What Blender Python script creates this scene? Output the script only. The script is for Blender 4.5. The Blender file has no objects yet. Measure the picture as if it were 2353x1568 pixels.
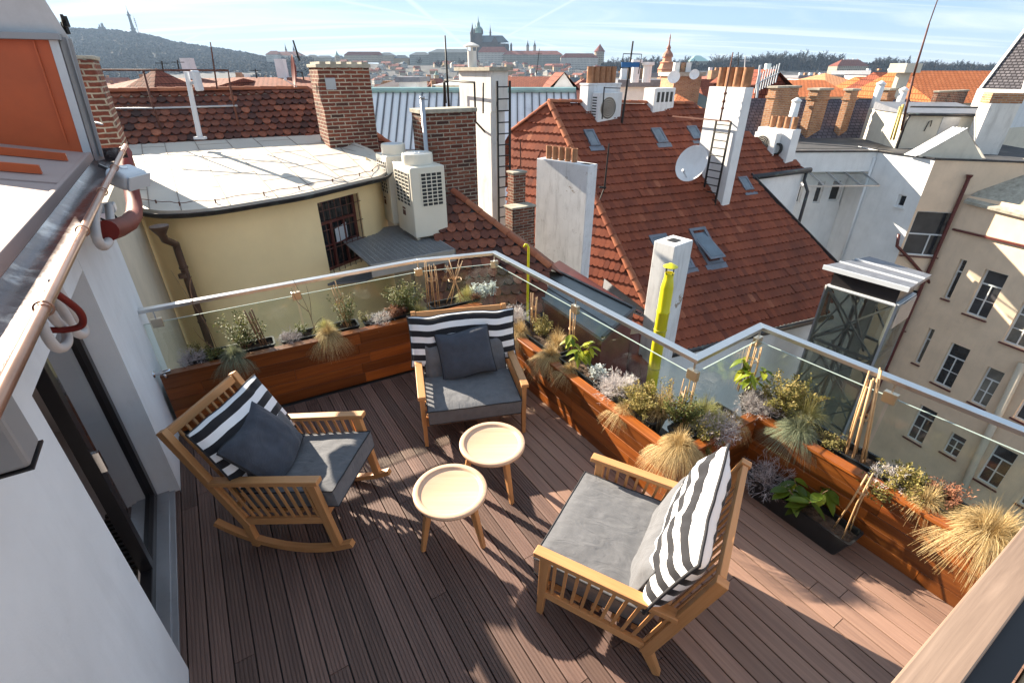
import bpy, math, random
from math import sin, cos, tan, pi, radians, sqrt, atan2, hypot
from mathutils import Vector, Matrix, noise
R_ = random.Random(7)
SC = bpy.context.scene
COL = SC.collection
# ---- camera model: sizes and places were measured on the photograph (2352 px wide copy) ----
FPX, CX, CY, H = 1125.0, 1176.0, 784.0, 3.0
TH = math.atan(.55)
CT, ST = cos(TH), sin(TH)
def ray(u, v):
    a, b = (u-CX)/FPX, (CY-v)/FPX
    return Vector((a, CT+b*ST, -ST+b*CT))
def W(u, v, z=0.0):                      # point of the horizontal plane at height z
    q = ray(u, v); return Vector((0, 0, H)) + q*((z-H)/q.z)
def DP(u, v, y):                         # point at forward distance y
    q = ray(u, v); return Vector((0, 0, H)) + q*(y/q.y)
def zat(y, v):
    k = (CY-v)/FPX
    return H + y*(k*CT-ST)/(CT+k*ST)
def onp(u, v, A, B):                     # point of the vertical plane through A and B
    n = Vector((B[1]-A[1], A[0]-B[0], 0)); q = ray(u, v); o = Vector((0, 0, H))
    return o + q*((Vector(A)-o).dot(n)/q.dot(n))
def along(B, dr, u):                     # length from B in direction dr to the vertical line of column u
    k = (u-CX)/FPX; cB = CT*B[1]-ST*(B[2]-H); fd = CT*dr[1]
    return (B[0]-k*cB)/(k*fd-dr[0])
E1 = Vector((cos(radians(-58)), sin(radians(-58)), 0))
E2 = Vector((cos(radians(32)), sin(radians(32)), 0))
def SN(s, n, z=0): return E1*s + E2*n + Vector((0, 0, z))
UP = Vector((0, 0, 1))
# ---- objects ----
def tag(o, label=None, cat=None, group=None, kind=None):
    if label: o['label'] = label
    if cat: o['category'] = cat
    if group: o['group'] = group
    if kind: o['kind'] = kind
    return o
def thing(name, label, cat, loc=(0, 0, 0), rz=0, group=None):
    o = bpy.data.objects.new(name, None); COL.objects.link(o)
    o.empty_display_size = .2
    o.location = loc; o.rotation_euler = (0, 0, rz)
    return tag(o, label, cat, group)
def copy_tree(o, parent=None):
    c = o.copy(); COL.objects.link(c)
    if parent is not None: c.parent = parent
    for ch in o.children: copy_tree(ch, c)
    return c
class MB:
    def __init__(s, grain=False): s.v = []; s.f = []; s.t = []; s.m = []; s.grain = grain; s.mi = 0; s.uv = {}; s.off = []
    def add(s, vs, fs, tint=None):
        b = len(s.v); t = R_.random() if tint is None else tint
        s.v += [tuple(p) for p in vs]
        for f in fs: s.f.append(tuple(i+b for i in f)); s.t.append(t); s.m.append(s.mi)
        return s
    def poly(s, pts, tint=None): return s.add(pts, [tuple(range(len(pts)))], tint)
    def box(s, x0, y0, z0, x1, y1, z1, tint=None):
        return s.add([(x0,y0,z0),(x1,y0,z0),(x1,y1,z0),(x0,y1,z0),(x0,y0,z1),(x1,y0,z1),(x1,y1,z1),(x0,y1,z1)],
            [(3,2,1,0),(4,5,6,7),(0,1,5,4),(1,2,6,5),(2,3,7,6),(3,0,4,7)], tint)
    def obox(s, c, a, b, h, tint=None):  # c = corner, a, b, h = edge vectors
        c, a, b, h = Vector(c), Vector(a), Vector(b), Vector(h)
        if a.cross(b).dot(h) < 0: a, b = b, a
        return s.add([c,c+a,c+a+b,c+b,c+h,c+a+h,c+a+b+h,c+b+h],
            [(3,2,1,0),(4,5,6,7),(0,1,5,4),(1,2,6,5),(2,3,7,6),(3,0,4,7)], tint)
    def bar(s, p, q, w, h, up=UP, tint=None, w2=None, h2=None):   # beam centred on p-q
        p, q = Vector(p), Vector(q); d = (q-p).normalized(); up = Vector(up)
        x = d.cross(up)
        if x.length < 1e-4: x = d.cross(Vector((1,0,0)))
        x.normalize(); z = x.cross(d); w2 = w2 or w; h2 = h2 or h
        vs = [p-x*w/2-z*h/2, p+x*w/2-z*h/2, p+x*w/2+z*h/2, p-x*w/2+z*h/2,
              q-x*w2/2-z*h2/2, q+x*w2/2-z*h2/2, q+x*w2/2+z*h2/2, q-x*w2/2+z*h2/2]
        return s.add(vs, [(0,1,2,3),(7,6,5,4),(4,5,1,0),(5,6,2,1),(6,7,3,2),(7,4,0,3)], tint)
    def tube(s, pts, r, n=8, r2=None, cap=True, tint=None):
        pts = [Vector(p) for p in pts]; N = len(pts); vs = []; fs = []; ref = None
        for i, p in enumerate(pts):
            d = (pts[min(i+1, N-1)]-pts[max(i-1, 0)]).normalized()
            if ref is None:
                ref = d.cross(UP)
                if ref.length < .05: ref = d.cross(Vector((1,0,0)))
            x = ref - d*ref.dot(d)
            if x.length < 1e-5: x = d.orthogonal()
            x.normalize(); ref = x; y = d.cross(x)
            rr = r if r2 is None else r+(r2-r)*i/max(1, N-1)
            for k in range(n):
                a = 2*pi*k/n; vs.append(p+x*cos(a)*rr+y*sin(a)*rr)
        for i in range(N-1):
            for k in range(n):
                k2 = (k+1) % n; fs.append((i*n+k, i*n+k2, (i+1)*n+k2, (i+1)*n+k))
        if cap: fs.append(tuple(range(n-1, -1, -1))); fs.append(tuple((N-1)*n+k for k in range(n)))
        return s.add(vs, fs, tint)
    def lathe(s, prof, c=(0,0,0), n=24, tint=None, axis=UP):      # prof = (radius, height) pairs
        c = Vector(c); axis = Vector(axis).normalized(); x = axis.orthogonal().normalized(); y = axis.cross(x)
        vs = []; fs = []
        for r, z in prof:
            for k in range(n):
                a = 2*pi*k/n; vs.append(c+x*(r*cos(a))+y*(r*sin(a))+axis*z)
        for i in range(len(prof)-1):
            for k in range(n):
                k2 = (k+1) % n; fs.append((i*n+k, i*n+k2, (i+1)*n+k2, (i+1)*n+k))
        if prof[0][0] > 1e-4: fs.append(tuple(range(n-1, -1, -1)))
        if prof[-1][0] > 1e-4: fs.append(tuple((len(prof)-1)*n+k for k in range(n)))
        return s.add(vs, fs, tint)
    def prism(s, poly, z0, z1, tint=None, bottom=True):           # poly = (x, y) pairs, z0 / z1 number or per-vertex list
        n = len(poly); ar = sum(poly[i][0]*poly[(i+1) % n][1]-poly[(i+1) % n][0]*poly[i][1] for i in range(n))
        Z0 = z0 if isinstance(z0, (list, tuple)) else [z0]*n; Z1 = z1 if isinstance(z1, (list, tuple)) else [z1]*n
        idx = list(range(n)) if ar > 0 else list(range(n-1, -1, -1))
        vs = [(poly[i][0], poly[i][1], Z0[i]) for i in idx]+[(poly[i][0], poly[i][1], Z1[i]) for i in idx]
        fs = [(i, (i+1) % n, n+(i+1) % n, n+i) for i in range(n)]+[tuple(range(n, 2*n))]
        if bottom: fs.append(tuple(range(n-1, -1, -1)))
        return s.add(vs, fs, tint)
    def extr(s, prof, p, q, up=UP, tint=None, closed=True, cap=True):  # profile (side, up) pairs swept from p to q
        p, q = Vector(p), Vector(q); d = (q-p).normalized(); x = d.cross(Vector(up)).normalized(); z = x.cross(d); n = len(prof)
        vs = [p+x*a+z*b for a, b in prof]+[q+x*a+z*b for a, b in prof]
        fs = [(i, n+i, n+(i+1) % n, (i+1) % n) for i in range(n if closed else n-1)]
        if cap and closed: fs += [tuple(range(n)), tuple(range(2*n-1, n-1, -1))]
        return s.add(vs, fs, tint)
    def build(s, name, mat, parent=None, world=True, smooth=False, bevel=0, seg=2, label=None, sub=0, angle=None):
        me = bpy.data.meshes.new(name)
        o = bpy.data.objects.new(name, me); COL.objects.link(o)
        off = Vector((0, 0, 0))
        if parent is not None:
            o.parent = parent
            if world:
                p = parent
                while p is not None: off = off+p.location; p = p.parent
        if parent is None and world:
            xs = [p[0] for p in s.v]; ys = [p[1] for p in s.v]; zs = [p[2] for p in s.v]
            off = Vector(((min(xs)+max(xs))/2, (min(ys)+max(ys))/2, min(zs))); o.location = off
        vs = [Vector(p)-off for p in s.v]
        me.from_pydata(vs, [], s.f)
        mats = mat if isinstance(mat, (list, tuple)) else [mat]
        for m in mats: me.materials.append(m)
        if len(mats) > 1: me.polygons.foreach_set('material_index', s.m)
        me.uv_layers.new(name='UVMap'); me.attributes.new('tint', 'FLOAT', 'CORNER')
        uvs = []; ts = []
        for pi_, pl in enumerate(me.polygons):
            n = pl.normal; t = s.t[pi_]; ids = pl.vertices
            if s.grain:
                best = None; bl = -1
                for i in range(len(ids)):
                    e = vs[ids[(i+1) % len(ids)]]-vs[ids[i]]
                    if e.length_squared > bl: bl = e.length_squared; best = e
                tx = best.normalized(); ty = n.cross(tx); ou, ov = t*37.3, t*91.7
                if tx.x+tx.y*.9+tx.z*.8 < 0: tx = -tx
            else:
                ou = ov = 0
                if abs(n.z) > .95: tx = Vector((1, 0, 0)); ty = Vector((0, 1, 0))
                else: tx = UP.cross(n).normalized(); ty = n.cross(tx)
            for i in ids:
                p = vs[i]; uvs += [p.dot(tx)+ou, p.dot(ty)+ov]; ts.append(t)
        me.uv_layers['UVMap'].data.foreach_set('uv', uvs); me.attributes['tint'].data.foreach_set('value', ts)
        if smooth: me.polygons.foreach_set('use_smooth', [True]*len(me.polygons))
        me.validate(); me.update()
        if smooth and angle: 
            try: me.set_sharp_from_angle(angle=radians(angle))
            except Exception: pass
        if bevel:
            b = o.modifiers.new('bevel', 'BEVEL'); b.width = bevel; b.segments = seg; b.limit_method = 'ANGLE'; b.angle_limit = radians(40)
        if sub:
            b = o.modifiers.new('sub', 'SUBSURF'); b.levels = b.render_levels = sub
        if label: o['label'] = label
        return o
    def thing(s, name, mat, label, cat, group=None, **k):
        return tag(s.build(name, mat, None, **k), label, cat, group)
# ---- materials ----
class NT:
    def __init__(s, name):
        s.m = bpy.data.materials.new(name); s.m.use_nodes = True; s.t = s.m.node_tree; s.t.nodes.clear()
        s.out = s.n('ShaderNodeOutputMaterial')
    def n(s, typ, **k):
        nd = s.t.nodes.new(typ)
        for a, b in k.items():
            if a.startswith('i_'):
                key = a[2:]; key = int(key) if key.isdigit() else key.replace('_', ' ')
                nd.inputs[key].default_value = b
            else: setattr(nd, a, b)
        return nd
    def l(s, a, b): s.t.links.new(a, b)
    def pr(s, rough=.6, metal=0, spec=.5, col=None):
        p = s.n('ShaderNodeBsdfPrincipled'); p.inputs['Roughness'].default_value = rough; p.inputs['Metallic'].default_value = metal
        p.inputs['Specular IOR Level'].default_value = spec
        if col: p.inputs['Base Color'].default_value = (*col, 1)
        s.l(p.outputs[0], s.out.inputs[0]); s.p = p; return p
    def coord(s, kind='UV', scale=(1,1,1), loc=(0,0,0)):
        tc = s.n('ShaderNodeTexCoord'); mp = s.n('ShaderNodeMapping'); mp.inputs['Scale'].default_value = scale; mp.inputs['Location'].default_value = loc
        s.l(tc.outputs[kind], mp.inputs[0]); return mp.outputs[0]
    def noise(s, vec, scale, detail=4, rough=.55, dist=0):
        nd = s.n('ShaderNodeTexNoise'); nd.inputs['Scale'].default_value = scale; nd.inputs['Detail'].default_value = detail
        nd.inputs['Roughness'].default_value = rough; nd.inputs['Distortion'].default_value = dist
        s.l(vec, nd.inputs['Vector']); return nd.outputs['Fac']
    def ramp(s, fac, stops):
        r = s.n('ShaderNodeValToRGB'); e = r.color_ramp.elements
        while len(e) < len(stops): e.new(.5)
        for i, (p, c) in enumerate(stops):
            e[i].position = p; e[i].color = (*c, 1) if len(c) == 3 else c
        s.l(fac, r.inputs[0]); return r.outputs[0]
    def mix(s, fac, a, b, typ='MIX'):
        m = s.n('ShaderNodeMix', data_type='RGBA', blend_type=typ)
        for i, x in ((0, fac), (6, a), (7, b)):
            if hasattr(x, 'is_linked'): s.l(x, m.inputs[i])
            elif isinstance(x, (int, float)): m.inputs[i].default_value = x
            else: m.inputs[i].default_value = (*x, 1)
        return m.outputs[2]
    def math(s, op, a, b=None, c=None):
        m = s.n('ShaderNodeMath', operation=op)
        for i, x in enumerate((a, b, c)):
            if x is None: continue
            if hasattr(x, 'is_linked'): s.l(x, m.inputs[i])
            else: m.inputs[i].default_value = x
        return m.outputs[0]
    def tint(s): return s.n('ShaderNodeAttribute', attribute_name='tint').outputs['Fac']
    def bump(s, h, strength=.3, dist=.01):
        b = s.n('ShaderNodeBump'); b.inputs['Strength'].default_value = strength; b.inputs['Distance'].default_value = dist
        s.l(h, b.inputs['Height']); s.l(b.outputs[0], s.p.inputs['Normal'])
    def base(s, c): s.l(c, s.p.inputs['Base Color'])
def cloth(name, col):
    """heavy canvas: fine weave and soft creases"""
    t = NT(name); p = t.pr(.95, 0, .1); p.inputs['Sheen Weight'].default_value = .15; v = t.coord('Object')
    t.base(t.ramp(t.noise(v, 14, 5, .6), [(.25, sc(col, .82)), (.75, sc(col, 1.12))]))
    b1 = t.n('ShaderNodeBump'); b1.inputs['Strength'].default_value = .34; b1.inputs['Distance'].default_value = .03
    t.l(t.noise(t.coord('Object', (7, 3.2, 5)), 1.6, 3, .5, 1.6), b1.inputs['Height'])
    b2 = t.n('ShaderNodeBump'); b2.inputs['Strength'].default_value = .25; b2.inputs['Distance'].default_value = .004; t.l(t.noise(v, 600, 2), b2.inputs['Height']); t.l(b1.outputs[0], b2.inputs['Normal']); t.l(b2.outputs[0], p.inputs['Normal'])
    return t.m
def sc(c, k): return tuple(min(1, x*k) for x in c)
def plain(name, col, rough=.6, metal=0, var=.18, scale=3, bump=.0, bscale=60, tv=.0, spec=.5, dirt=None, dscale=1.2, dlo=.55, dhi=.75):
    """one colour with uneven tone, optional tint by piece and blotchy stains"""
    t = NT(name); t.pr(rough, metal, spec); v = t.coord('Object')
    f = t.noise(v, scale, 6, .6)
    c = t.ramp(f, [(.25, sc(col, 1-var)), (.75, sc(col, 1+var))])
    if tv: c = t.mix(1, c, t.ramp(t.tint(), [(0, (1-tv,)*3), (1, (1, 1, 1))]), 'MULTIPLY')
    if dirt:
        g = t.noise(v, dscale, 8, .7); c = t.mix(t.ramp(g, [(dlo, (0, 0, 0)), (dhi, (1, 1, 1))]), c, dirt)
    t.base(c)
    if bump: t.bump(t.noise(v, bscale, 3), bump, .01)
    return t.m
def wood(name, c1, c2, rough=.45, scale=1.0, tv=.35, spec=.4, coat=0):
    """grain runs along u of the generated UVs"""
    t = NT(name); p = t.pr(rough, 0, spec)
    v = t.coord('UV', (2.2*scale, 55*scale, 1)); f = t.noise(v, 1, 5, .6, .6)
    v2 = t.coord('UV', (.8*scale, 7*scale, 1), (3, 1, 0)); g = t.noise(v2, 1, 3, .5, .8)
    c = t.ramp(t.math('ADD', t.math('MULTIPLY', f, .55), t.math('MULTIPLY', g, .45)), [(.3, c1), (.7, c2)])
    c = t.mix(1, c, t.ramp(t.tint(), [(0, (1-tv, 1-tv, 1-tv)), (1, (1, 1, 1))]), 'MULTIPLY')
    t.base(c); t.bump(f, .12, .004)
    if coat: p.inputs['Coat Weight'].default_value = coat; p.inputs['Coat Roughness'].default_value = .3
    return t.m
def brick(name, cols, mortar, bw=.29, bh=.08, ms=.012, soot=.5, sootcol=(.03, .025, .022)):
    t = NT(name); t.pr(.9, 0, .2); v = t.coord('UV')
    b = t.n('ShaderNodeTexBrick'); b.offset = .5
    b.inputs['Scale'].default_value = 1; b.inputs['Brick Width'].default_value = bw; b.inputs['Row Height'].default_value = bh
    b.inputs['Mortar Size'].default_value = ms; b.inputs['Mortar Smooth'].default_value = .15; b.inputs['Bias'].default_value = 0
    nz = t.noise(v, 9, 3); dv = t.n('ShaderNodeVectorMath', operation='ADD'); sv = t.n('ShaderNodeVectorMath', operation='SCALE'); sv.inputs['Scale'].default_value = .02
    nc = t.n('ShaderNodeTexNoise'); nc.inputs['Scale'].default_value = 14; t.l(v, nc.inputs['Vector'])
    t.l(nc.outputs['Color'], sv.inputs[0]); t.l(v, dv.inputs[0]); t.l(sv.outputs[0], dv.inputs[1]); t.l(dv.outputs[0], b.inputs['Vector'])
    b.inputs['Color1'].default_value = (0, 0, 0, 1); b.inputs['Color2'].default_value = (1, 1, 1, 1); b.inputs['Mortar'].default_value = (.5, .5, .5, 1)
    k = len(cols); cb = t.ramp(b.outputs['Color'], [(i/(k-1), c) for i, c in enumerate(cols)])
    cb = t.mix(t.ramp(t.noise(v, 22, 4), [(.35, (0, 0, 0)), (.8, (.8, .8, .8))]), cb, sc(cols[0], .6))
    mo = t.mix(t.ramp(t.noise(v, 3, 5), [(.3, (0, 0, 0)), (.7, (1, 1, 1))]), mortar, sc(mortar, .55))
    c = t.mix(b.outputs['Fac'], cb, mo)
    if soot: c = t.mix(t.ramp(t.noise(t.coord('Object'), 1.5, 7, .7), [(.5, (0, 0, 0)), (.75, (soot,)*3)]), c, sootcol)
    t.base(c); t.bump(t.math('SUBTRACT', 1, b.outputs['Fac']), .6, .012)
    return t.m
def plaster(name, col, dirt=(.2, .18, .15), amt=.35, rough=.9, scale=1.0, peel=None):
    """rendered wall: fine grain, soft clouds, drip stains that run down"""
    t = NT(name); t.pr(rough, 0, .15); v = t.coord('Object', (scale,)*3)
    c = t.ramp(t.noise(v, 1.3, 6, .6), [(.3, sc(col, .88)), (.7, sc(col, 1.04))])
    dr = t.noise(t.coord('Object', (4*scale, 4*scale, .7*scale)), 1, 6, .65)
    c = t.mix(t.ramp(dr, [(.5, (0, 0, 0)), (.85, (amt,)*3)]), c, dirt)
    g = t.noise(v, 3.1, 8, .75); c = t.mix(t.ramp(g, [(.58, (0, 0, 0)), (.78, (amt,)*3)]), c, dirt)
    if peel:
        g = t.noise(v, .9, 9, .75); c = t.mix(t.ramp(g, [(.62, (0, 0, 0)), (.64, (1, 1, 1))]), c, peel)
    t.base(c); t.bump(t.noise(v, 90, 3), .15, .006)
    return t.m
def tilemat(name, stops, moss=.3, rough=.85, mosscol=(.035, .03, .026), mscale=.8):
    t = NT(name); t.pr(rough, 0, .25); v = t.coord('Object')
    c = t.ramp(t.tint(), stops)
    c = t.mix(t.ramp(t.noise(v, 18, 5), [(.35, (0, 0, 0)), (.75, (.55,)*3)]), c, sc(stops[0][1], .8))
    c = t.mix(t.ramp(t.noise(v, mscale, 8, .7), [(.45, (0, 0, 0)), (.8, (moss,)*3)]), c, mosscol)
    t.base(c); t.bump(t.noise(v, 70, 3), .2, .006)
    return t.m
def wavetile(name, c1, c2, du=.2, dv=.33, moss=.2):
    """far tiled roof: pattern of tile rows and columns in the surface"""
    t = NT(name); t.pr(.85, 0, .2); v = t.coord('UV')
    b = t.n('ShaderNodeTexBrick'); b.offset = .5
    for k_, x in (('Scale', 1), ('Brick Width', du), ('Row Height', dv), ('Mortar Size', .03), ('Mortar Smooth', .6), ('Bias', 0)): b.inputs[k_].default_value = x
    b.inputs['Color1'].default_value = (*c1, 1); b.inputs['Color2'].default_value = (*c2, 1); b.inputs['Mortar'].default_value = (*sc(c1, .35), 1)
    t.l(v, b.inputs['Vector'])
    c = t.mix(t.ramp(t.noise(t.coord('Object'), .35, 7, .7), [(.45, (0, 0, 0)), (.8, (moss,)*3)]), b.outputs['Color'], sc(c1, .35))
    t.base(c); t.bump(t.math('SUBTRACT', 1, b.outputs['Fac']), .7, .03)
    return t.m
def glassy(name, tint=(.93, .97, .95), refl=.9, base=.04, rough=0.0):
    """a sheet of clear glass: see-through with a Fresnel reflection"""
    t = NT(name); tr = t.n('ShaderNodeBsdfTransparent'); tr.inputs[0].default_value = (*tint, 1)
    gl = t.n('ShaderNodeBsdfGlossy'); gl.inputs['Roughness'].default_value = rough; gl.inputs['Color'].default_value = (refl,)*3+(1,)
    lw = t.n('ShaderNodeLayerWeight'); lw.inputs[0].default_value = .5; fr = t.math('MULTIPLY', t.math('POWER', lw.outputs['Facing'], 5), .9); mx = t.n('ShaderNodeMixShader')
    t.l(t.math('ADD', fr, base), mx.inputs[0]); t.l(tr.outputs[0], mx.inputs[1]); t.l(gl.outputs[0], mx.inputs[2]); t.l(mx.outputs[0], t.out.inputs[0])
    return t.m
def leafmat(name, stops, rough=.6, trans=.25):
    t = NT(name); p = t.pr(rough, 0, .3); c = t.ramp(t.tint(), stops); t.base(c)
    tl = t.n('ShaderNodeBsdfTranslucent'); t.l(c, tl.inputs[0]); mx = t.n('ShaderNodeMixShader'); mx.inputs[0].default_value = trans
    t.l(p.outputs[0], mx.inputs[1]); t.l(tl.outputs[0], mx.inputs[2]); t.l(mx.outputs[0], t.out.inputs[0])
    return t.m
def stripes(name, cw, cb, period, axis=1, off=0.0, duty=.5):
    t = NT(name); p = t.pr(.9, 0, .1); p.inputs['Sheen Weight'].default_value = .2
    at = t.n('ShaderNodeAttribute', attribute_name='cloth'); sp = t.n('ShaderNodeSeparateXYZ'); t.l(at.outputs['Vector'], sp.inputs[0])
    v = t.math('FRACT', t.math('ADD', t.math('DIVIDE', sp.outputs[axis], period), off))
    c = t.mix(t.math('GREATER_THAN', v, duty), cw, cb)
    t.base(t.mix(.25, c, t.ramp(t.noise(t.coord('Object'), 25, 4), [(.3, sc(cb, 1)), (.7, cw)]), 'MIX') if 0 else c)
    t.bump(t.noise(t.coord('Object'), 500, 2), .15, .002)
    return t.m
M = {}
def mats():
    M['oak'] = wood('oak', (.44, .20, .075), (.63, .33, .14), .42, 1, .22)
    M['oak_top'] = wood('oak_top', (.58, .37, .24), (.72, .50, .36), .38, .7, .08)
    M['merbau'] = wood('merbau', (.14, .033, .008), (.47, .14, .024), .36, .8, .62, .5)
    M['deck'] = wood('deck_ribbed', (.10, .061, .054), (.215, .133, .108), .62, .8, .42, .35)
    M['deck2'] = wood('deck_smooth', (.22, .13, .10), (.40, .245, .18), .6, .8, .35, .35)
    M['rail_wood'] = wood('rail_wood', (.10, .06, .042), (.40, .285, .215), .6, 1.0, .15)
    M['floor_wood'] = wood('floor_wood', (.33, .2, .1), (.55, .36, .2), .6, .8, .25)
    M['steel'] = plain('brushed_steel', (.62, .63, .64), .3, 1, .08, 8)
    M['clamp'] = plain('clamp_steel', (.6, .53, .42), .35, 1, .08, 8)
    M['chrome'] = plain('chrome', (.6, .62, .65), .15, 1, .05)
    M['glass'] = glassy('clear_glass')
    M['pane'] = plain('dark_pane', (.02, .022, .026), .06, 0, .3, 2, spec=.8)
    M['pane_dim'] = plain('dim_pane', (.045, .045, .05), .1, 0, .4, 2, spec=.7)
    M['sky_pane'] = plain('roof_pane', (.1, .13, .16), .05, 0, .3, 2, spec=1)
    M['plastic'] = plain('black_plastic', (.016, .017, .018), .4, 0, .3, 20)
    M['soil'] = plain('soil', (.09, .055, .035), .95, 0, .6, 40, 1, 80)
    M['seat'] = cloth('charcoal_canvas', (.135, .138, .15))
    M['pillow'] = cloth('slate_canvas', (.062, .07, .09))
    M['piping'] = plain('piping', (.02, .02, .024), .8, 0, .1)
    M['stripe'] = stripes('striped_canvas', (.78, .78, .8), (.022, .022, .026), .118)
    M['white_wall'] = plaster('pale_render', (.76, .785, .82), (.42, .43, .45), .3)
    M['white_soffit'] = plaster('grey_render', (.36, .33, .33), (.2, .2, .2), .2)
    M['beige_wall'] = plaster('beige_render', (.62, .54, .43), (.4, .36, .3), .35)
    M['grey_strip'] = plain('grey_cladding', (.25, .25, .26), .6)
    M['dark_frame'] = plain('dark_bronze_frame', (.025, .022, .024), .35, .3, .2)
    M['curtain'] = plain('curtain', (.17, .15, .145), .9, 0, .15, 5)
    M['roof_sheet'] = plain('pink_grey_roof_sheet', (.36, .265, .24), .75, 0, .1, 2, .05, 30, dirt=(.3, .24, .23), dscale=2, dlo=.5, dhi=.8)
    M['gutter_in'] = plain('wet_gutter', (.10, .075, .08), .22, .85, .4, 5, .25, 14, dirt=(.5, .46, .44), dscale=3.5, dlo=.52, dhi=.66)  # pale blotches paint reflections into the dark gutter colour
    M['copper'] = plain('painted_copper', (.42, .24, .17), .28, .75, .25, 4)
    M['red_paint'] = plain('oxide_red_paint', (.16, .018, .013), .6, 0, .2, 4, spec=.25)
    M['orange_panel'] = plain('orange_red_panel', (.50, .09, .02), .45, 0, .2, 2.5, .03, 20, dirt=(.16, .035, .015), dscale=1.2)
    M['grey_metal'] = plain('light_grey_sheet', (.52, .54, .56), .4, .35, .08, 3, dirt=(.4, .41, .42), dscale=1.4)
    M['edge_glass'] = plain('glass_edge', (.34, .42, .39), .3); M['zinc'] = plain('zinc_sheet', (.38, .39, .42), .38, .6, .12, 3, dirt=(.25, .25, .27), dscale=2)
    M['mid_grey'] = plain('mid_grey_sheet', (.30, .30, .31), .5, .2, .08, 3)
    M['lamp_grey'] = plain('grey_plastic', (.55, .58, .62), .35, 0, .05)
    M['hose'] = plain('grey_hose', (.55, .51, .5), .55, 0, .1)
    M['yellow_wall'] = plaster('yellow_render', (.97, .76, .44), (.86, .64, .36), .35, .85, .6)
    M['cream_wall'] = plaster('cream_render', (.80, .615, .45), (.48, .36, .27), .3)
    M['cream_pale'] = plaster('cream_render_light', (.72, .66, .55), (.4, .35, .28), .35)  # paler cream render of the hut, rooflight and neighbour houses
    M['white_paint'] = plaster('white_render', (.78, .78, .78), (.4, .39, .38), .25)
    M['chalk'] = plaster('limewash', (.74, .74, .75), (.14, .13, .12), .5, .95, 1.6, (.33, .27, .22))
    M['tower_wall'] = plaster('weathered_render', (.74, .71, .67), (.22, .2, .18), .6, .95, 1)
    M['flat_roof'] = plain('pale_roof_sheet', (.50, .45, .39), .6, 0, .08, 1.2, .04, 20, dirt=(.36, .31, .27), dscale=.9)
    M['dark_metal'] = plain('dark_gutter', (.05, .048, .052), .4, .5, .3, 6, dirt=(.1, .16, .15), dscale=3)
    M['brown_pipe'] = plain('brown_downpipe', (.09, .05, .035), .45, .2, .3, 6)
    M['maroon'] = plain('maroon_paint', (.11, .025, .022), .4, 0, .25, 4)
    M['black'] = plain('black_iron', (.014, .013, .013), .6, .2, .3)
    M['rust'] = plain('rusty_iron', (.12, .045, .03), .7, .2, .4, 12)
    M['ac_white'] = plain('cream_enamel', (.72, .67, .57), .35, 0, .04)
    M['grille'] = plain('dark_grille', (.02, .022, .024), .6)
    M['grate'] = plain('galvanised', (.40, .41, .43), .4, .7, .12, 6)
    M['yellow_paint'] = plain('bright_yellow_paint', (.66, .59, .015), .35, 0, .06, 6, dirt=(.5, .44, .02), dscale=3)
    M['clamp_band'] = plain('dull_yellow_band', (.42, .37, .03), .5); M['clay_pot'] = plain('clay_flue_pot', (.36, .175, .09), .85, 0, .3, 9, dirt=(.14, .06, .03), dscale=3)
    M['br_dark'] = brick('sooty_brick', [(.10, .035, .025), (.22, .07, .045), (.30, .11, .065), (.05, .03, .028)], (.38, .33, .26), soot=.9)
    M['br_red'] = brick('old_red_brick', [(.16, .05, .035), (.27, .085, .05), (.2, .06, .04), (.05, .035, .03)], (.50, .43, .33), soot=.75)
    M['br_orange'] = brick('orange_brick', [(.38, .17, .08), (.5, .25, .12), (.44, .2, .1), (.28, .12, .07)], (.5, .43, .34), .3, .085, soot=.35)
    M['br_cap'] = plain('mossy_mortar', (.36, .33, .27), .95, 0, .35, 6, .5, 30, dirt=(.13, .12, .08), dscale=4)
    M['tile_old'] = tilemat('weathered_beaver_tail', [(0, (.06, .032, .028)), (.3, (.14, .05, .035)), (.65, (.24, .078, .045)), (.9, (.36, .12, .065)), (1, (.44, .17, .1))], .6, mscale=1.2)
    M['tile_red'] = tilemat('red_tile', [(0, (.17, .045, .026)), (.5, (.26, .068, .034)), (.93, (.32, .088, .042)), (1, (.42, .15, .08))], .5, mscale=.35)
    M['tile_ridge'] = tilemat('ridge_tile', [(0, (.28, .085, .045)), (1, (.44, .16, .08))], .35, mscale=2)
    M['lead'] = plain('lead_flashing', (.17, .18, .21), .55, .3, .25, 5)
    M['seam_roof'] = plain('pale_tin_roof', (.80, .81, .82), .4, .1, .08, .8, dirt=(.42, .43, .46), dscale=.7)
    M['teal'] = plain('verdigris', (.25, .42, .42), .7, 0, .2, 1)
    M['bitumen'] = plain('bitumen_felt', (.05, .05, .055), .85, 0, .3, 2, dirt=(.14, .13, .12), dscale=1)
    M['slate_fine'] = wavetile('fine_slate', (.10, .095, .11), (.17, .16, .18), .2, .12, .3); M['slate_roof'] = wavetile('slate', (.085, .08, .10), (.13, .12, .145), .3, .22, .3)
    M['orange_roof'] = wavetile('orange_roof_tiles', (.42, .125, .045), (.50, .165, .065), .3, .35, .25)
    M['peach_roof'] = wavetile('pale_orange_roof_tiles', (.50, .235, .12), (.58, .285, .15), .3, .35, .2)
    M['pantile'] = wavetile('dark_red_roof_tiles', (.18, .05, .032), (.25, .075, .045), .3, .4, .4)
    M['far_red'] = plain('far_red_roof', (.27, .085, .055), .9, 0, .3, .15, tv=.4)
    M['stone'] = plain('stone', (.33, .30, .26), .9, 0, .15, .05)
    M['dark_stone'] = plain('dark_gothic_stone', (.055, .045, .042), .9, 0, .4, .12)
    M['copper_green'] = plain('copper_green', (.16, .27, .24), .7, 0, .2, .1)
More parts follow.
